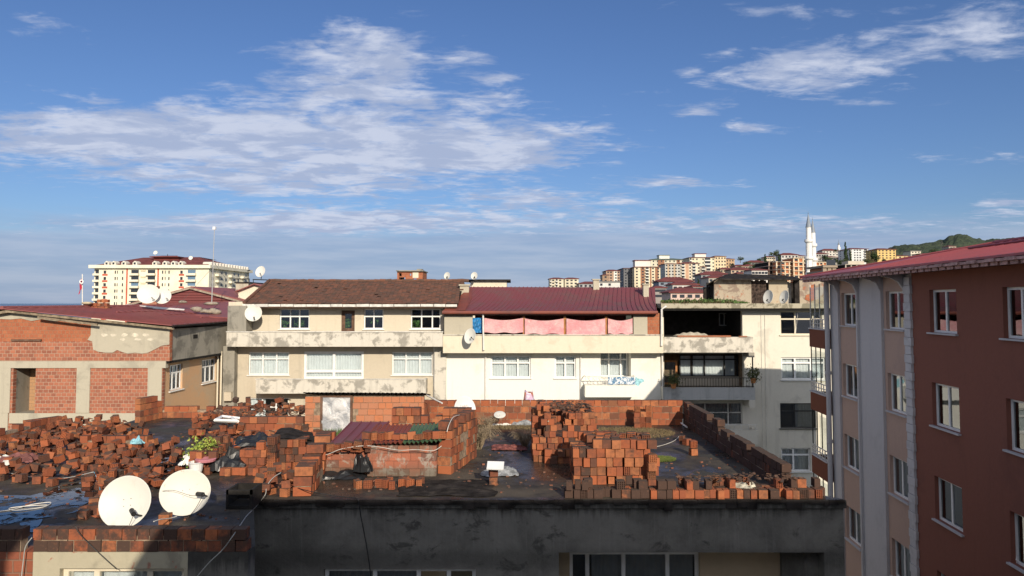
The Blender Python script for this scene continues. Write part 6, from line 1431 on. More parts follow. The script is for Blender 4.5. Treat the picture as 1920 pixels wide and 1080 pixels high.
# white board on props
bc = W(929, 873, 15.25)
one('board', M_WHITE, lambda m: m.box(-.17, .17, -.13, .13, -.01, .01, Matrix.Translation(bc) @ Matrix.Rotation(R(24), 4, 'X') @ Matrix.Rotation(R(-3), 4, 'Z')), 'small white board propped on two bricks in the middle of the roof', 'board', tuple(bc))
def rag(name, label, px, py, D, w_, h_, mat, seed, cat, zoff=0, n=16, amp=.35):
    c = W(px, py, D) if D else RZ(px, py); mb = MB()
    mb.sheet(lambda i, j: c + Vector(((i - .5) * w_, (j - .5) * w_ * .7, zoff + h_ * max(0, math.sin(i * math.pi) * math.sin(j * math.pi)) ** .5 * (.5 + amp + mnoise.noise(Vector((i * 4 + seed, j * 4, seed)))) + .01 + .03 * mnoise.noise(Vector((i * 13, j * 13, seed))))) + Vector((.10 * mnoise.noise(Vector((i * 3, j * 3, seed + 4))), .12 * mnoise.noise(Vector((i * 3, j * 3, seed + 9))), 0)), n, n)
    return build(name, mb, mat, None, tuple(c), label=label, cat=cat)
GREYR = simple('grey_rag_cloth', (.22, .23, .24), .9, var=.5, sc_=9)
rag('rag', 'frayed grey rag spread under the small white board', 938, 888, 0, .75, .14, GREYR, 2, 'rag')
rag('rag', 'crumpled white rag lying by the rear parapet', 942, 795, 0, .85, .10, M_DISH, 3, 'rag')
one('metal_lid', M_DISH, lambda m: m.lathe([(.01, .0), (.17, .02), (.18, .03), (.16, .04), (.01, .02)], 18, Matrix.Translation(W(937, 779, 22.2)) @ Matrix.Rotation(.5, 4, 'X')), 'small white round lid leaning above the crumpled white rag', 'lid', tuple(W(937, 779, 22.2)), smooth=True)
rag('rag', 'grey crumpled sheet at the foot of the lilac cloth', 985, 795, 0, .9, .2, GREYR, 5, 'rag')
rag('plastic_bag', 'torn black plastic bag hanging down the left stepped stack', 434, 868, 16.6, .8, .32, M_BLACK, 6, 'plastic bag', -.12)
rag('plastic_bag', 'crumpled black plastic sheet with a green scrap on top of the debris', 484, 832, 18, 1.0, .22, M_BLACK, 7, 'plastic bag')
rag('plastic_bag', 'black sheet hanging over the doorway of the low coop', 679, 884, 16.05, .34, .38, M_BLACK, 8, 'plastic bag', 0)
rag('plastic_bag', 'dark crumpled litter in front of the low coop', 640, 892, 0, 1.1, .12, M_BLACK, 9, 'litter')
rag('rag', 'dirty red plastic scrap on the roof between the two tall stacks', 955, 840, 0, .9, .05, simple('dirty_pink', (.20, .07, .06), .8, var=.5, sc_=9), 10, 'rag')
rag('plastic_sheet', 'pale lump of stone like plastic lying on the bricks of the front edge', 1393, 920, 14.7, .6, .14, simple('dirty_white_plastic', (.50, .47, .38), .6, var=.4, sc_=6), 11, 'plastic', .03)
rag('rag', 'light blue crumpled plastic scrap in the middle of the left rubble', 258, 836, 18.6, .25, .14, simple('light_blue_scrap', (.25, .48, .55), .5, var=.2), 12, 'rag', .05)
rag('rag', 'white crumpled cloth at the far left of the rubble', 10, 876, 16.9, .6, .12, M_DISH, 13, 'rag', .1)
rag('rag', 'dull red cloth lying over the rubble at the left', 36, 872, 17.0, .75, .16, simple('dull_red_cloth', (.20, .08, .07), .8, var=.4), 14, 'rag', .1)
rag('rag', 'white bag slumped beside the potted plant', 352, 871, 16.6, .32, .2, M_WHITE, 15, 'rag', .0)
rag('litter', 'dark crumpled scraps around the short row of upright bricks', 840, 915, 0, 1.9, .03, M_TAR, 16, 'litter')
def frame_piece(m):
    q = [W(403, 788, 20.6), W(416, 781, 21.4), W(446, 790, 20.6), W(452, 785, 21.2)]
    for a, b in ((q[0], q[1]), (q[0], q[2]), (q[1], q[3]), (q[1].lerp(q[3], .5), q[2])): m.tube([a, b], .045, 4)
one('window_frame', M_WHITE, frame_piece, 'discarded white plastic window frame lying on the debris', 'window frame', tuple(W(425, 788, 20.8)))
p = W(413, 776, 20.7)
one('plank', simple('pale_wood', (.45, .38, .27), .8, var=.2), lambda m: m.tube([W(1042, 778, 19), W(1028, 790, 17.6)], .016, 5), 'pale stick lying over the top of the tall middle stack', 'stick', tuple(W(1042, 778, 18)))
one('plank', M_DULLW, lambda m: m.tube([W(1277, 793, 22.3), W(1288, 801, 21.5)], .025, 5), 'short pale batten leaning in the corner of the shaded parapet', 'stick', tuple(W(1280, 795, 22)))
one('pole', M_DULLW, lambda m: m.tube([W(800, 741, 21.6), W(829, 756, 20.9)], .025, 5), 'pale pole sticking out to the right of the corrugated shed roof', 'pole', tuple(W(815, 748, 21)))
# debris and roofing felt lying on top of stacks
def scraps(label, x0_, x1_, y0_, y1_, z, n, cat='debris'):
    mb = MB()
    for _ in range(n):
        M_ = Matrix.Translation((rnd(x0_, x1_), rnd(y0_, y1_), z + rnd(0, .08))) @ Matrix.Rotation(rnd(0, 6), 4, 'Z') @ Matrix.Rotation(rnd(-.3, .3), 4, 'X') @ Matrix.Rotation(rnd(-.3, .3), 4, 'Y'); mb.box(-rnd(.015, .07), rnd(.015, .07), -rnd(.01, .04), .02, -.006, .006, M_)
    build('debris', mb, random_tint('dark_debris', (.06, .042, .035), (.16, .09, .06)), None, ((x0_ + x1_) / 2, y0_, z), label=label, cat=cat, kind='stuff')
scraps('dark tile scraps and twigs heaped on the tall middle stack', .9, 1.9, 17.7, 18.9, ROOF + 1.18, 150)
scraps('dark scraps on the far debris below the tiled house', -9.0, -6.0, 21.5, 23.0, ROOF + .45, 240)
scraps('dark crumbs on the bricks along the front edge', 3.2, 5.6, 14.4, 14.85, ROOF + .30, 90)
# cables
def cable(label, pts, r=.012, mat=None, closed=False):
    P_ = [Vector(q) for q in pts]; out = []
    n = len(P_)
    for i in range(n - 1):
        p0, p1, p2, p3 = P_[max(i - 1, 0)], P_[i], P_[i + 1], P_[min(i + 2, n - 1)]
        for k in range(6):
            t_ = k / 6; out.append(.5 * ((2 * p1) + (p2 - p0) * t_ + (2 * p0 - 5 * p1 + 4 * p2 - p3) * t_ ** 2 + (3 * p1 - p0 - 3 * p2 + p3) * t_ ** 3))
    out.append(P_[-1]); mb = MB(); mb.tube(out, r, 5); build('cable', mb, mat or M_DULLW, None, tuple(P_[0]), label=label, cat='cable', smooth=True)
g = lambda px, py, y=None, dz=0: (W(px, py, y) if y else RZ(px, py)) + Vector((0, 0, dz))
GRC = simple('greyish_cable', (.36, .36, .34), .6)
cable('grey cable curving down from the dividing wall past the left end of the grey wall', [g(527, 886, 14.6), g(512, 896, 14.4), g(500, 912, 14.2), g(497, 928, 14.1), g(478, 952, 14.0), g(462, 968, 12.5), g(440, 1000, 11.25), g(418, 1030, 11.2), g(392, 1055, 11.2), g(368, 1083, 11.2)], .008, GRC)
cable('grey cable dropping beside the parapet gap at the lower left', [g(60, 1008, 11.2), g(48, 1025, 11.2), g(44, 1050, 11.2), g(40, 1085, 11.2)], .008, GRC)
cable('thin black cable running down the grey front wall', [g(672, 936, 14.2), g(676, 965, 14.24), g(683, 1000, 14.24), g(690, 1040, 14.24), g(696, 1085, 14.24)], .010, M_BLACK)
cable('thin dark cable lying along the roof edge from the dividing wall', [g(548, 912, 14.6), g(585, 922, 14.3), g(630, 930, 14.27), g(672, 934, 14.22)], .008, M_BLACK)
cable('coiled white cable lying in the blue puddle', [g(-20, 963, 0, .02), g(20, 958, 0, .02), g(60, 948, 0, .02), g(95, 945, 0, .03), g(80, 953, 0, .02), g(30, 960, 0, .03), g(18, 955, 0, .02), g(50, 952, 0, .03), g(88, 949, 0, .02)], .009)
cable('taut pale line strung across the puddle in front of the rubble', [g(-20, 890, 16.2, .12), g(60, 899, 15.8, .05), g(120, 901, 15.6, .05), g(175, 899, 15.4, .15)], .009, GRC)
cable('blue line dropping from the end of the taut pale line', [g(176, 899, 15.4, .15), g(184, 908, 15.2, .06), g(188, 920, 14.9)], .009, simple('blue_line', (.12, .3, .4), .6))
cable('pale cable drooping across the right part of the coop wall', [g(572, 857, 16.2, 0), g(610, 853, 16.0), g(640, 842, 15.95), g(680, 836, 15.95), g(710, 838, 15.95), g(748, 844, 15.95), g(780, 843, 15.95), g(812, 845, 15.95), g(828, 836, 16.0)], .007)
cable('white cable hanging over the turned brick wall end', [g(838, 810, 16.1), g(842, 796, 16.2), g(850, 782, 16.6), g(862, 778, 17.4)], .008)
cable('pale cord trailing over the roof to the shaded right parapet', [g(1206, 841, 0, .02), g(1235, 838, 0, .02), g(1262, 829, 0, .02), g(1275, 822, 0, .08)], .007)
cable('thin cable curling beside the gap of the front parapet dish', [g(288, 978, 12.0), g(300, 974, 12.2), g(318, 972, 12.6), g(332, 968, 12.8)], .009)
cable('thin cable hanging down the patchy plaster wall under the parapet', [g(140, 985, 11.2), g(150, 1002, 11.2), g(178, 1030, 11.22), g(205, 1055, 11.22), g(220, 1068, 11.2)], .006, M_IRON)
# dark box on the left roof; the corner's shade is put into its black
one('black_crate', simple('shade_black_crate', (.02, .018, .016), .9, var=.4), lambda m: (m.box(xat(430, 13.6), xat(478, 13.6), 13.6, 14.1, ROOF, ROOF + .06), m.box(xat(430, 13.6), xat(434, 13.6), 13.6, 14.1, ROOF + .06, ROOF + .34), m.box(xat(474, 13.6), xat(478, 13.6), 13.6, 14.1, ROOF + .06, ROOF + .34), m.box(xat(430, 13.6), xat(478, 13.6), 13.6, 13.64, ROOF + .26, ROOF + .34), m.box(xat(430, 13.6), xat(478, 13.6), 14.11, 14.15, ROOF + .06, ROOF + .34)), 'open black crate in the shade left of the grey wall', 'crate', tuple(RZ(455, 975)))
# plants on the balcony of the dark building
for (px, py, lab, rr) in ((1263, 712, 'potted plant with reddish leaves on the left end of the shaded balcony', .3), (1412, 702, 'hanging plant spilling over the right end of the shaded balcony', .34)):
    p = W(px, py, 43.1); t = thing('potted_plant', lab, 'potted plant', (p.x, p.y, p.z - .5))
    part('pot', t, M_ORWOOD, lambda m: m.lathe([(.01, 0), (.12, 0), (.17, .28), (.01, .27)], 12, Matrix.Translation((p.x, p.y, p.z - .5))))
    part('foliage', t, random_tint('balcony_leaf', (.06, .09, .03), (.14, .13, .06)), lambda m: leaves(m, p, (rr * 1.4, rr, rr * 1.3), 320, .04, .09))

# ================================================================== the far town
def f_far(t_col, dirt=.25):
    return t_col
FM = {}
def fmat(c):
    k = tuple(round(x, 3) for x in c)
    if k not in FM: FM[k] = simple('facade_paint_%d' % len(FM), c, .85, var=.10, sc_=.25)
    return FM[k]
CREAMF = (.62, .56, .43); WHITEF = (.68, .66, .60); BRF = (.30, .15, .09); GREYF = (.36, .36, .36); YELF = (.66, .44, .14); ORF = (.45, .17, .08); TANF = (.48, .36, .25)
REDR = simple('far_maroon_roof', (.17, .05, .045), .8, var=.2, sc_=.3); GRNR = simple('far_grey_green_roof', (.13, .17, .14), .8, var=.2, sc_=.3); GRYR = simple('far_grey_roof', (.20, .19, .18), .8, var=.2, sc_=.3)
FWIN = pm('far_window_glass', lambda t: (setattr(t.b.inputs['Roughness'], 'default_value', .15), t.put(t.b.inputs['Base Color'], (.03, .035, .045, 1))))
WB = {}
def wbox(wd, h_, dp=.12):
    k = (round(wd, 2), round(h_, 2))
    if k not in WB:
        m = MB(); m.box(-wd / 2, wd / 2, -dp, .05, 0, h_); WB[k] = mesh_only('window', m, FWIN)
    return WB[k]
def block(label, px0, px1, yt, yb, D, dep, wcol, roof='hip', rm=None, fl=6, cols=(), bands=(), balc=(), cat='apartment building', rise=.12, name='apartment_building', wh=.45, ww=1.2, side=True, group='buildings of the hillside town', cap=None, win=True):
    x0_, x1_ = xat(px0, D), xat(px1, D); zt, zb = zat(yt, D), zat(yb, D); cx = (x0_ + x1_) / 2
    gz = min(zb - 1, ground_z(cx, D) - 3, zb - (zt - zb) * .2)
    t = thing(name, label, cat, (cx, D, gz), group); wm = fmat(wcol); rm = rm or REDR
    part('walls', t, wm, lambda m: m.box(x0_, x1_, D, D + dep, gz, zt))
    o_ = (x1_ - x0_) * .03 + .3
    if roof == 'hip':
        hh = (x1_ - x0_) * rise; r_ = min(dep, x1_ - x0_) * .32
        part('roof', t, rm, lambda m: (m.box(x0_ - o_, x1_ + o_, D - o_, D + dep + o_, zt + .01, zt + .25),
            m.quad((x0_ - o_, D - o_, zt + .25), (x1_ + o_, D - o_, zt + .25), (x1_ - r_, D + dep / 2, zt + .25 + hh), (x0_ + r_, D + dep / 2, zt + .25 + hh)),
            m.quad((x1_ + o_, D + dep + o_, zt + .25), (x0_ - o_, D + dep + o_, zt + .25), (x0_ + r_, D + dep / 2, zt + .25 + hh), (x1_ - r_, D + dep / 2, zt + .25 + hh)),
            m.quad((x0_ - o_, D + dep + o_, zt + .25), (x0_ - o_, D - o_, zt + .25), (x0_ + r_, D + dep / 2, zt + .25 + hh)), m.quad((x1_ + o_, D - o_, zt + .25), (x1_ + o_, D + dep + o_, zt + .25), (x1_ - r_, D + dep / 2, zt + .25 + hh))))
    else: part('roof', t, rm, lambda m: m.box(x0_ - o_, x1_ + o_, D - o_, D + dep + o_, zt + .01, zt + .5))
    if cap: part('roof_room', t, fmat(WHITEF), lambda m: m.box(x0_ + (x1_ - x0_) * cap[0], x0_ + (x1_ - x0_) * cap[1], D + dep * .3, D + dep * .7, zt + .26, zt + cap[2])); part('roof_room_top', t, rm, lambda m: m.box(x0_ + (x1_ - x0_) * cap[0] - .6, x0_ + (x1_ - x0_) * cap[1] + .6, D + dep * .3 - .6, D + dep * .7 + .6, zt + cap[2] + .01, zt + cap[2] + .5))
    sh = (zt - zb) / fl
    for (a, b, col) in bands:
        part('painted_band', t, fmat(col), lambda m: m.box(x0_ + (x1_ - x0_) * a, x0_ + (x1_ - x0_) * b, D - .06, D - .002, gz + .1, zt - .02))
    if win:
        n = 0
        for k in range(fl):
            z = zb + k * sh + sh * .3
            for q in cols:
                if n >= 60: break
                x = x0_ + (x1_ - x0_) * q; inst('window', wbox(ww, sh * wh), Matrix.Translation((x, D - .02, z)), t); n += 1
        if side:
            sx = -1 if px0 > 960 else 1; X_ = x0_ if sx < 0 else x1_
            for k in range(fl):
                for q in (.2, .5, .8):
                    if n >= 95: break
                    inst('window', wbox(ww, sh * wh), Matrix.Translation((X_ + sx * .02, D + dep * q, zb + k * sh + sh * .3)) @ Matrix.Rotation(R(90) * sx, 4, 'Z'), t); n += 1
    for (a, b) in balc:
        for k in range(fl):
            z = zb + k * sh
            part('balcony', t, fmat(WHITEF), lambda m: m.box(x0_ + (x1_ - x0_) * a, x0_ + (x1_ - x0_) * b, D - 1.3, D - .003, z + .02, z + sh * .34))
            part('balcony_shade_door', t, FWIN, lambda m: m.box(x0_ + (x1_ - x0_) * a + .3, x0_ + (x1_ - x0_) * b - .3, D - .1, D - .01, z + sh * .345, z + sh * .86))
    return t
C1 = (.1, .3, .5, .7, .9); C2 = (.08, .2, .32, .44, .56, .68, .8, .92)
block('small cream pair of flats with brown roofs, leftmost of the far town', 1031, 1057, 523, 545, 420, 14, CREAMF, fl=4, cols=(.25, .75), balc=((.0, .15), (.4, .6)), rise=.1)
block('small cream block with a brown roof just right of the leftmost far flats', 1059, 1085, 523, 545, 421, 14, (.60, .55, .42), fl=4, cols=(.2, .5, .8), rise=.1)
block('low dark roofed house between the small cream flats and the first chimney', 1086, 1128, 532, 548, 400, 16, GREYF, fl=2, cols=C1, rise=.10)
block('long white low building right of the first chimney of the wine roof', 1124, 1163, 529, 548, 380, 14, (.62, .6, .56), fl=2, cols=(.1, .5), rise=.05, roof='flat', rm=GRYR)
block('narrow tan block in front of the brown and white flats', 1130, 1142, 516, 545, 470, 12, (.32, .22, .15), fl=4, cols=(.5,))
block('brown and white flats on the left flank of the big striped block', 1137, 1163, 508, 540, 500, 20, (.40, .27, .19), fl=6, cols=(.15, .35, .7, .9), bands=((.55, .8, WHITEF),))
block('big cream block with brown vertical stripes and a white roof room', 1190, 1239, 501, 545, 520, 24, (.66, .58, .42), fl=8, cols=(.1, .33, .52, .72, .92), bands=((.24, .40, BRF), (.60, .66, BRF), (.8, .93, BRF)), balc=((.42, .56),), rise=.05, cap=(.1, .7, 5), side=True)
block('wing left of the brown striped block, its shade painted in as dark grey', 1170, 1189.5, 503, 545, 530, 30, (.16, .16, .17), fl=8, cols=(.2, .5, .8), rise=.08)  # shaded left face of the striped block, put in as dark grey paint
block('cream block with a grey green roof highest at the back left', 1221, 1286, 487, 530, 760, 30, (.60, .56, .44), rm=GRNR, fl=7, cols=C2, bands=((.2, .4, BRF), (.75, .85, BRF)), rise=.06, cap=(.3, .6, 5))
block('grey and cream striped block under a maroon roof', 1248, 1277, 495, 540, 560, 24, (.48, .47, .43), fl=8, cols=C1, bands=((.15, .3, TANF), (.55, .7, TANF)), rise=.08)
block('cream and tan block joined right of the grey striped block', 1277.5, 1313, 494, 540, 561, 22, (.64, .55, .42), fl=8, cols=(.5, .95), balc=((.02, .22), (.6, .8)), bands=((.25, .42, (.52, .33, .22)),), rise=.10)
block('narrow grey brown block right of the cream and tan block', 1313.5, 1326, 500, 535, 575, 18, (.36, .31, .25), fl=6, cols=(.5,), balc=((.2, .8),))
block('pale cream block with white corner balconies at the top of the slope', 1294, 1341, 483, 530, 700, 26, (.66, .60, .44), fl=7, cols=(.15, .3, .55, .95), balc=((.60, .85), (.0, .1)), rise=.05, cap=(.3, .75, 4))
block('warm cream block on the right of the pale one with white balconies', 1341.5, 1363, 481, 525, 701, 24, (.64, .52, .34), fl=7, cols=(.15, .4, .65, .9), rise=.12)
block('ochre block with red roof trim behind the warm cream block', 1362, 1379, 486, 515, 740, 22, (.46, .31, .18), fl=5, cols=(.2, .5, .8), rise=.15)
for (a, b, yt, yb, D, col, lab) in ((1236, 1300, 528, 545, 300, (.22, .25, .30), 'long grey blue house under a maroon roof, low on the slope'), (1262, 1310, 534, 560, 260, (.60, .56, .52), 'white two storey house below the grey blue one'), (1258, 1330, 549, 575, 200, (.58, .44, .38), 'pinkish low school like building right behind the weeds'),
        (1316, 1368, 515, 530, 330, (.30, .30, .30), 'house with a broad maroon hip roof beside the hut'), (1330, 1372, 521, 540, 300, (.55, .50, .42), 'low pale house just above the left part of the hut roof'), (1372, 1412, 506, 520, 420, (.50, .38, .28), 'small peach house with a brown roof above the hut'),
        (1411, 1441, 507, 526, 340, (.66, .62, .58), 'white house with a blue door and maroon roof left of the brick shell'), (1380, 1404, 499, 512, 520, (.44, .33, .25), 'tiny brown house in the middle of the slope'), (1352, 1378, 505, 518, 480, (.52, .42, .30), 'tiny cream house left of the tiny brown one'),
        (1404, 1436, 492, 503, 620, (.16, .17, .15), 'long dark low hall under the trees'), (1438, 1456, 482, 493, 640, (.62, .55, .42), 'small white house between the two dark trees'), (1467, 1499, 478, 492, 560, (.50, .48, .45), 'grey and cream house with a red roof on the skyline'),
        (1494, 1512, 480, 492, 600, (.56, .50, .44), 'house with a small red roof left of the twin minarets'), (1533, 1556, 476, 490, 620, (.42, .40, .37), 'grey gabled house right of the twin minarets'), (1545, 1575, 470, 480, 700, (.55, .52, .47), 'row of small pale houses on the skyline by the thin minaret'),
        (1575, 1592, 484, 492, 640, (.30, .22, .18), 'small brown house in the trees left of the white block'), (1556, 1572, 482, 494, 600, (.36, .34, .30), 'small grey house half hidden by trees')):
    block(lab, a, b, yt, yb, D, 12, col, fl=2, cols=C1, rise=.13, cat='house', name='house', side=False)
for (a, b, yt, yb, D, col, lab) in ((1384, 1402, 513, 522, 380, (.50, .40, .32), 'low cream house right of the broad maroon hip roof'), (1400, 1416, 498, 505, 560, (.40, .34, .28), 'small tan house under the long dark hall'), (1300, 1318, 538, 552, 240, (.45, .38, .33), 'small maroon roofed house below the striped blocks'), (1228, 1250, 540, 560, 250, (.30, .27, .25), 'small dark grey house nearest the wine roof')):
    block(lab, a, b, yt, yb, D, 10, col, fl=2, cols=(.2, .5, .8), rise=.16, cat='house', name='house', side=False)
# brick shells under construction
def shell(label, px0, px1, yt, yb, D, dep, fl, nc, col=(.46, .17, .08), frame=(.62, .50, .36), gap=(), dark=False):
    x0_, x1_, zt, zb = xat(px0, D), xat(px1, D), zat(yt, D), zat(yb, D); gz = min(ground_z(x0_, D) - 3, zb - 2)
    t = thing('unfinished_building', label, 'building', ((x0_ + x1_) / 2, D, gz), 'buildings of the hillside town'); sh = (zt - zb) / fl
    part('shell_infill', t, fmat(col) if not dark else M_DARK, lambda m: m.box(x0_, x1_, D + .3, D + dep, gz, zt - .2))  # dark shells: near-black box puts the shade between floors into colour
    for k in range(fl + 1): part('floor_slab', t, fmat(frame), lambda m: m.box(x0_ - .4, x1_ + .4, D - .4, D + dep + .4, zb + k * sh - .15, zb + k * sh + .2))
    for k in range(nc + 1): part('column', t, fmat(frame), lambda m: m.box(x0_ + (x1_ - x0_) * k / nc - .3, x0_ + (x1_ - x0_) * k / nc + .3, D - .1, D + .28, gz, zt - .16))
    for k in range(fl):
        for q in range(nc):
            if (k + q) % 2 == 0 and not dark: inst('window_opening', wbox(1.4, 1.3), Matrix.Translation((x0_ + (x1_ - x0_) * (q + .5) / nc, D + .28, zb + k * sh + .7)), t)
    return t
shell('open grey concrete shell joined left of the orange brick shell', 1444, 1458, 491, 530, 345, 20, 5, 2, dark=True, frame=(.38, .28, .22))
shell('orange brick shell of flats with pale concrete floors left of the minarets', 1458, 1490, 491, 535, 340, 22, 6, 4)
shell('tall orange brick stair bay rising beside the minarets', 1490.5, 1508, 484, 540, 338, 14, 7, 2, frame=(.66, .52, .36))
shell('orange brick shell visible just right of the minarets', 1532, 1552, 492, 530, 360, 18, 6, 3)
shell('dark concrete shell with stacked floors right of the orange brick shell', 1572, 1587, 497, 520, 420, 14, 3, 2, dark=True, frame=(.30, .30, .26))
shell('long concrete shell below the white block', 1588, 1640, 496, 520, 400, 16, 3, 5, dark=True, frame=(.42, .37, .30))
one('roof_room', fmat((.52, .47, .38)), lambda m: m.box(xat(1596, 400), xat(1626, 400), 402, 410, zat(495.5, 400), zat(489, 400)), 'pale flat roof room on the long concrete shell', 'roof room', (xat(1610, 400), 402, zat(495.5, 400)))
shell('brick and concrete stub poking over the red roof corner', 1548, 1566, 500, 520, 120, 6, 2, 2, frame=(.30, .24, .18))
block('white block of flats with green side balconies under a red roof', 1597, 1631, 467, 490, 600, 22, (.66, .67, .66), fl=5, cols=(.25, .4, .55), balc=((.75, .95), (.0, .1)), rise=.10)
block('bright yellow block of flats with a red roof', 1648, 1683, 468, 486, 560, 18, (.64, .45, .18), fl=4, cols=(.12, .3, .5, .7, .9), rise=.10)
block('low pale yellow annex right of the yellow flats', 1684, 1706, 480, 490, 560, 14, (.66, .50, .26), fl=2, cols=(.3, .7), rise=.08, side=False, cat='house', name='house')
block('small cream house with a flat top right of the annex', 1711, 1730, 471, 480, 700, 14, (.62, .57, .46), fl=2, cols=(.2, .5, .8), roof='flat', rm=GRYR, side=False, cat='house', name='house')
block('long white house just above the red roof', 1729, 1757, 476, 486, 640, 14, (.64, .61, .55), fl=2, cols=C1, rise=.06, side=False, cat='house', name='house')
block('white house high on the slope under the wooded summit', 1790, 1813, 466, 476, 800, 14, (.64, .60, .54), fl=2, cols=(.2, .5, .8), rise=.10, side=False, cat='house', name='house')
block('small house with brown roof left of the white one under the summit', 1783, 1797, 462, 474, 900, 14, (.40, .34, .28), fl=2, cols=(.3, .7), rise=.15, side=False, cat='house', name='house')
block('small white house just visible over the red roof ridge', 1876, 1890, 451, 460, 1100, 14, (.58, .54, .48), fl=2, cols=(.3, .7), rise=.12, side=False, cat='house', name='house')
# hotel like block, far left
Dh = 340; ht = thing('apartment_building', 'wide cream block of flats with red panels and maroon roof by the sea', 'apartment building', (xat(280, Dh), Dh, GROUND))
hx0, hx1 = xat(171, Dh), xat(390, Dh); hz = zat(503, Dh); S_h = lambda px: xat(px, Dh); CRH = fmat((.76, .71, .56)); REDP = fmat((.48, .10, .06))
part('walls', ht, CRH, lambda m: (m.box(S_h(183), hx1, Dh, Dh + 52, GROUND, hz), m.box(hx0, S_h(182.9), Dh + 1.5, Dh + 40, GROUND, hz)))
part('cornice', ht, CRH, lambda m: m.box(hx0 - 1.0, hx1 + 1.2, Dh - 1.6, Dh + 54, hz + .01, zat(497, Dh)))
zc_ = zat(497, Dh) + .01
part('roof', ht, REDR, lambda m: (m.quad((hx0 + 1, Dh, zc_), (hx1, Dh, zc_), (hx1 - 12, Dh + 18, zat(482, Dh + 18)), (hx0 + 14, Dh + 18, zat(483, Dh + 18))), m.quad((hx1, Dh, zc_), (hx1, Dh + 53, zc_), (hx1 - 12, Dh + 40, zat(486, Dh + 18)), (hx1 - 12, Dh + 18, zat(482, Dh + 18))), m.quad((hx0 + 1, Dh + 40, zc_), (hx0 + 1, Dh, zc_), (hx0 + 14, Dh + 18, zat(483, Dh + 18)), (hx0 + 14, Dh + 38, zat(483, Dh + 18))), m.quad((hx0 + 14, Dh + 18, zat(483, Dh + 18)), (hx1 - 12, Dh + 18, zat(482, Dh + 18)), (hx1 - 12, Dh + 40, zat(483, Dh + 18)), (hx0 + 14, Dh + 40, zat(483, Dh + 18)))))
part('roof_room', ht, fmat((.20, .05, .04)), lambda m: m.box(S_h(262), S_h(310), Dh + 12, Dh + 24, zat(494, Dh), zat(482.5, Dh + 12)))
part('roof_room_top', ht, REDR, lambda m: (m.box(S_h(257), S_h(313), Dh + 10, Dh + 26, zat(482.4, Dh + 12), zat(481, Dh + 12)), m.quad((S_h(257), Dh + 10, zat(481, Dh + 12) + .01), (S_h(313), Dh + 10, zat(481, Dh + 12) + .01), (S_h(298), Dh + 17, zat(478, Dh + 12)), (S_h(270), Dh + 17, zat(478, Dh + 12)))))
for px in (198, 211, 230, 251, 288, 307, 323, 337):
    dm = part('dormer', ht, fmat((.70, .66, .56)), lambda m: m.prism([(S_h(px - 4), Dh - .5, zc_ + .02), (S_h(px + 4), Dh - .5, zc_ + .02), (S_h(px + 4), Dh - .5, zc_ + 1.1), (S_h(px), Dh - .5, zc_ + 1.9), (S_h(px - 4), Dh - .5, zc_ + 1.1)], (0, 4, 0)))
    part('dormer_window', dm, FWIN, lambda m: m.box(S_h(px - 2), S_h(px + 2), Dh - .56, Dh - .505, zc_ + .2, zc_ + 1.2))
for k in range(14):
    y = Dh + 2 + k * 3.6; part('dormer', ht, fmat((.66, .62, .54)), lambda m: m.prism([(hx1 + .3, y, zc_), (hx1 + .3, y + 1.6, zc_), (hx1 + .3, y + 1.6, zc_ + 1.0), (hx1 + .3, y + .8, zc_ + 1.6), (hx1 + .3, y, zc_ + 1.0)], (-4, 0, 0)))
FH = [506 + 11.8 * k for k in range(8)]
for i, y in enumerate(FH):
    zt, zb = zat(y, Dh), zat(y + 7, Dh)
    for px, wd in ((194.5, 5.6), (214, 2.6), (218, 1.6), (228, 2.6), (303, 2.6), (308, 1.4), (315, 2.6), (338.5, 5.6)):
        inst('window', wbox(wd * Dh / F * .78, (zt - zb) * .8), Matrix.Translation((S_h(px), Dh - .02, zb)), ht)
    for (a, b) in ((244, 258), (275, 289), (350, 365)):
        part('balcony_opening', ht, FWIN if random.random() < .6 else fmat((.12, .2, .3)), lambda m: m.box(S_h(a), S_h(b), Dh - .05, Dh - .01, zat(y + 6.5, Dh), zt)); part('balcony', ht, CRH, lambda m: m.box(S_h(a) - .4, S_h(b) + .4, Dh - 1.6, Dh - .06, zat(y + 10.5, Dh), zat(y + 6.6, Dh)))
    part('balcony', ht, CRH, lambda m: m.box(hx0, S_h(182.8), Dh, Dh + 1.49, zat(y + 10.5, Dh), zat(y + 6.6, Dh))); part('balcony_opening', ht, FWIN, lambda m: m.box(hx0 + .6, S_h(182.4), Dh + 1.40, Dh + 1.48, zat(y + 6.5, Dh), zt))
    for px in (194.5, 338.5): part('red_panel', ht, REDP, lambda m: m.box(S_h(px - 5), S_h(px + 5), Dh - .07, Dh - .003, zat(y + 11, Dh), zat(y + 7.6, Dh)))
    for q in range(9):
        yy_ = Dh + 4 + q * 5.4
        if q % 3 == 1: part('balcony', ht, CRH, lambda m: m.box(hx1 + .01, hx1 + 1.5, yy_ - 2, yy_ + 3, zat(y + 10.5, Dh), zat(y + 6.6, Dh)))
        else: inst('window', wbox(1.5, (zt - zb) * .8), Matrix.Translation((hx1 + .02, yy_, zb)) @ Matrix.Rotation(R(90), 4, 'Z'), ht)
for px in (236, 294.5): part('red_stripe', ht, REDP, lambda m: m.box(S_h(px - 1.4), S_h(px + 1.4), Dh - .07, Dh - .003, GROUND, hz - .05))
part('stair_bay', ht, fmat((.60, .53, .38)), lambda m: [m.box(S_h(262), S_h(271), Dh - .3, Dh - .003, zat(506 + 11.8 * k + 3, Dh), zat(506 + 11.8 * k, Dh)) for k in range(7)])
part('antenna', ht, M_IRON, lambda m: m.tube([(S_h(279), Dh + 17, zat(478, Dh)), (S_h(279), Dh + 17, zat(472, Dh))], .15, 4))
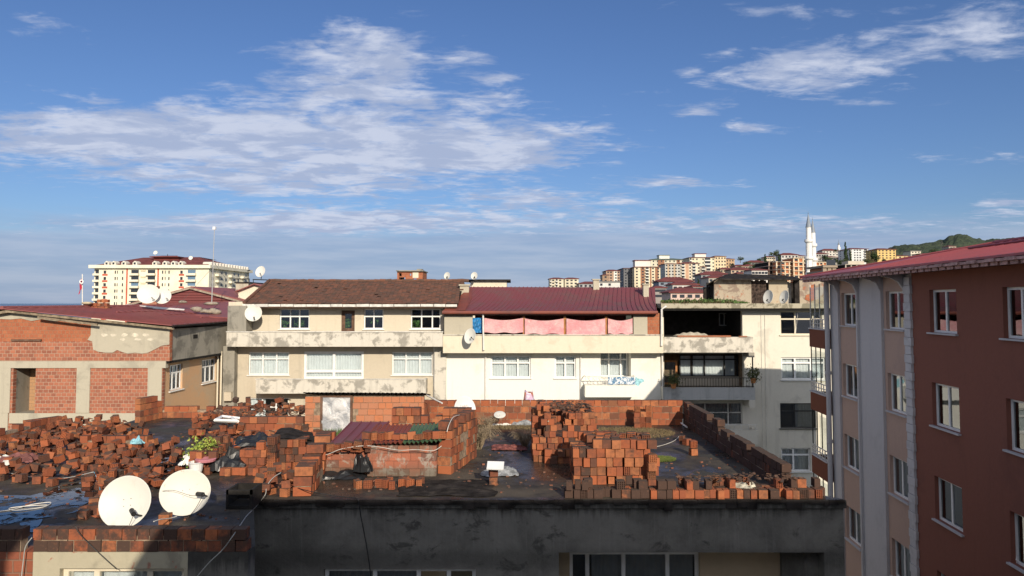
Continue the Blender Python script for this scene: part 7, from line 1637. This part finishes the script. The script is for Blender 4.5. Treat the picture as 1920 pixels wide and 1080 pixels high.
for px, py in ((292, 474), (358, 484)): one('satellite_dish', M_DISH, lambda m: (m.lathe([(.01, 0), (.9, .15), (1.0, .3), (.9, .2), (.01, .05)], 14, Matrix.Translation(W(px, py, Dh + 12)) @ Matrix.Rotation(R(70), 4, 'X')), m.tube([W(px, py, Dh + 12.3), W(px, py + 8, Dh + 12.3)], .12, 4)), 'tiny white dish on the %s of the wide cream block' % ('roof room' if px < 300 else 'right roof ridge'), 'satellite dish', tuple(W(px, py, Dh + 12)))

# minarets
MST = simple('white_minaret_stone', (.78, .77, .74), .7, var=.05, sc_=.3); MLD = simple('lead_cone', (.22, .25, .29), .5, var=.15, sc_=.3)
def minaret(label, px, yb, D, ytip, ycone, bals, rpx):
    p = W(px, yb, D); k = D / F; gz = ground_z(p.x, D) - 2; t = thing('minaret', label, 'minaret', (p.x, D, gz)); z = lambda y: zat(y, D); r_ = rpx * k; Mx = Matrix.Translation((p.x, D, 0))
    part('base', t, MST, lambda m: m.lathe([(r_ * 1.25, gz), (r_ * 1.25, z(bals[-1] + 28)), (r_, z(bals[-1] + 24)), (r_, z(bals[-1] + 23))], 12, Mx))
    prev = z(bals[-1] + 23); rr = r_
    for b in bals[::-1]:
        part('shaft', t, MST, lambda m: (m.lathe([(rr, prev), (rr * .97, z(b + 4))], 12, Mx), [m.box(-.07, .07, -rr * 1.04, -rr * .9, prev, z(b + 4.5), Mx @ Matrix.Rotation(a * math.pi / 6, 4, 'Z')) for a in range(12)]))
        part('gallery', t, MST, lambda m: m.lathe([(rr, z(b + 4)), (rr * 1.45, z(b + 1.5)), (rr * 1.5, z(b + 1.4)), (rr * 1.5, z(b - 3)), (rr * 1.38, z(b - 3)), (rr * 1.38, z(b + 1)), (rr * .8, z(b + 1))], 16, Mx))
        prev = z(b + 1); rr *= .93
    part('upper_shaft', t, MST, lambda m: m.lathe([(rr, prev), (rr * .97, z(ycone)), (rr * 1.08, z(ycone - .6)), (.01, z(ycone - .5))], 12, Mx))
    part('cone', t, MLD, lambda m: m.lathe([(rr * 1.1, z(ycone - .6)), (rr * .55, z(ycone - (ycone - ytip) * .45)), (.12, z(ytip + 5)), (.01, z(ytip + 4.8))], 14, Mx))
    part('finial', t, M_IRON if D > 400 else MLD, lambda m: (m.tube([(p.x, D, z(ytip + 5)), (p.x, D, z(ytip))], .07, 4), m.lathe([(.01, z(ytip + 4)), (.25, z(ytip + 3.4)), (.01, z(ytip + 2.8))], 8, Mx)))
minaret('taller left one of the twin white minarets with a grey cone', 1518.5, 560, 300, 397, 427, (452, 484), 5.6)
minaret('shorter right one of the twin white minarets, half behind the left one', 1526.5, 560, 318, 408, 437, (460, 487), 5.2)
minaret('thin distant white minaret on the skyline by the dark tree', 1573, 478, 700, 449, 460, (466,), 2.0)
# power pylon
pp = W(1766, 472, 1500); t = thing('power_pylon', 'lattice power pylon in front of the wooded hill', 'pylon', (pp.x, 1500, pp.z - 6))
zt = zat(452, 1500); b = pp.z - 6
part('lattice', t, M_IRON, lambda m: ([m.tube([(pp.x + sx * 3.6, 1500 + sy * 3.6, b), (pp.x + sx * .4, 1500 + sy * .4, zt)], .22, 4) for sx in (-1, 1) for sy in (-1, 1)], [m.tube([(pp.x - 3.6 + 3.2 * k / 5, 1500 - 3, b + (zt - b) * k / 5), (pp.x + 3.6 - 3.2 * (k + 1) / 5, 1500 - 3, b + (zt - b) * (k + 1) / 5)], .15, 3) for k in range(5)]))
for k, yq in enumerate((.72, .84, .95)): part('cross_arm', t, M_IRON, lambda m: m.tube([(pp.x - 5 + k, 1500, b + (zt - b) * yq), (pp.x + 5 - k, 1500, b + (zt - b) * yq)], .2, 4))

# trees of the slope
TLEAF = random_tint('tree_leaf_clumps', (.018, .035, .016), (.05, .075, .025), .95); TLEAF2 = random_tint('light_tree_leaf_clumps', (.045, .07, .03), (.085, .105, .045), .95)
def crown_mesh(shape, seed, n=520):
    random.seed(seed); mb = MB(); lobes = []
    if shape == 'round':
        for _ in range(9): lobes.append((Vector((rnd(-.5, .5), rnd(-.5, .5), rnd(-.35, .45))), rnd(.28, .5)))
    else:
        for k in range(9): lobes.append((Vector((rnd(-.12, .12), rnd(-.12, .12), -.8 + k * .2)), .42 * (1 - k / 10.5)))
    for _ in range(n):
        c, r_ = random.choice(lobes); d = Vector((random.gauss(0, 1), random.gauss(0, 1), random.gauss(0, 1))).normalized(); p = c + d * r_ * rnd(.7, 1.08)
        a = Vector((random.gauss(0, 1), random.gauss(0, 1), random.gauss(0, 1))).normalized(); b_ = a.cross(d).normalized() if a.cross(d).length > .1 else Vector((1, 0, 0)); s = rnd(.05, .12)
        b0 = len(mb.v); mb.v += [tuple(p - a * s), tuple(p - b_ * s * .8), tuple(p + a * s), tuple(p + b_ * s * .8)]; mb.f.append((b0, b0 + 1, b0 + 2, b0 + 3)); mb.m.append(0)
    return mb
CR = {('round', 0): [mesh_only('crown', crown_mesh('round', 11 + k), TLEAF) for k in range(3)], ('round', 1): [mesh_only('crown', crown_mesh('round', 31 + k), TLEAF2) for k in range(3)], ('tall', 0): [mesh_only('crown', crown_mesh('tall', 51 + k), TLEAF) for k in range(2)]}
TB = MB(); TB.tube([(0, 0, -1.6), (0.02, 0, -.7), (-.02, .02, 0)], .09, 6, .04); [TB.tube([(0, 0, -.7), (rnd(-.4, .4), rnd(-.4, .4), rnd(-.1, .3))], .035, 4, .012) for _ in range(4)]
TRK = mesh_only('trunk', TB, M_BROWNF)
random.seed(99)
def tree(label, px, py, D, wpx, hpx, kind='round', tone=0, group=None):
    c = W(px, py, D); k = D / F; t = thing('tree', label, 'tree', (c.x, c.y, c.z - hpx * k * .85), group); sx, sz = wpx * k * .62, hpx * k * .6
    M_ = Matrix.Translation(c) @ Matrix.Rotation(rnd(0, 6), 4, 'Z') @ Matrix.Diagonal((sx, sx, sz, 1))
    inst('crown', random.choice(CR[(kind, tone)]), M_, t); inst('trunk', TRK, M_, t)
for a in ((1451, 475, 560, 17, 15, 'round', 1, 'grey green round tree rising highest left of the twin minarets'), (1435, 485, 560, 12, 16, 'tall', 0, 'dark conical tree left of the small white house'), (1461, 483, 560, 11, 14, 'tall', 0, 'dark tree right of the small white house'), (1388, 485, 700, 13, 8, 'round', 1, 'grey round tree on the skyline right of the ochre block'),
          (1586, 473, 560, 15, 36, 'tall', 0, 'tall dark conifer left of the white block'), (1594, 480, 558, 10, 26, 'tall', 0, 'second dark conifer touching the white block'), (1640, 482, 560, 18, 22, 'round', 0, 'dark round tree between the white and the yellow blocks'), (1720, 482, 560, 20, 12, 'round', 0, 'dark bushy tree in front of the cream house near the red roof'),
          (1478, 487, 520, 9, 9, 'round', 0, 'small dark tree in front of the skyline house with a red roof'), (1552, 488, 500, 17, 12, 'round', 1, 'grey olive tree right of the twin minarets'), (1565, 489, 480, 16, 9, 'round', 0, 'dark green tree clump below the thin minaret'), (1566, 470, 700, 8, 7, 'round', 0, 'small dark tree at the foot of the thin minaret'), (1310, 531, 300, 12, 16, 'tall', 0, 'dark tree among the maroon roofs below the striped blocks')):
    tree(a[7], a[0], a[1], a[2], a[3], a[4], a[5], a[6])
labs_ = [(1400, 494, 600), (1415, 500, 560), (1425, 489, 660), (1407, 505, 500), (1372, 497, 640), (1658, 489, 520), (1672, 489, 520), (1690, 490, 500), (1706, 487, 520), (1655, 495, 440), (1575, 494, 470), (1582, 490, 500), (1608, 484, 700), (1740, 484, 600), (1765, 478, 640), (1778, 472, 760), (1820, 468, 800), (1505, 492, 560), (1545, 482, 600), (1447, 494, 520), (1432, 499, 480), (1387, 503, 480), (1349, 513, 420), (1540, 494, 420), (1625, 489, 480), (1700, 478, 760), (1752, 471, 900), (1846, 462, 1000), (1866, 456, 1100)]
for (x_, y_, d_) in labs_: tree('small green tree scattered among the hillside houses', x_, y_, d_, rnd(10, 18), rnd(7, 11), 'round', random.choice((0, 1)), 'small trees among the hillside houses')
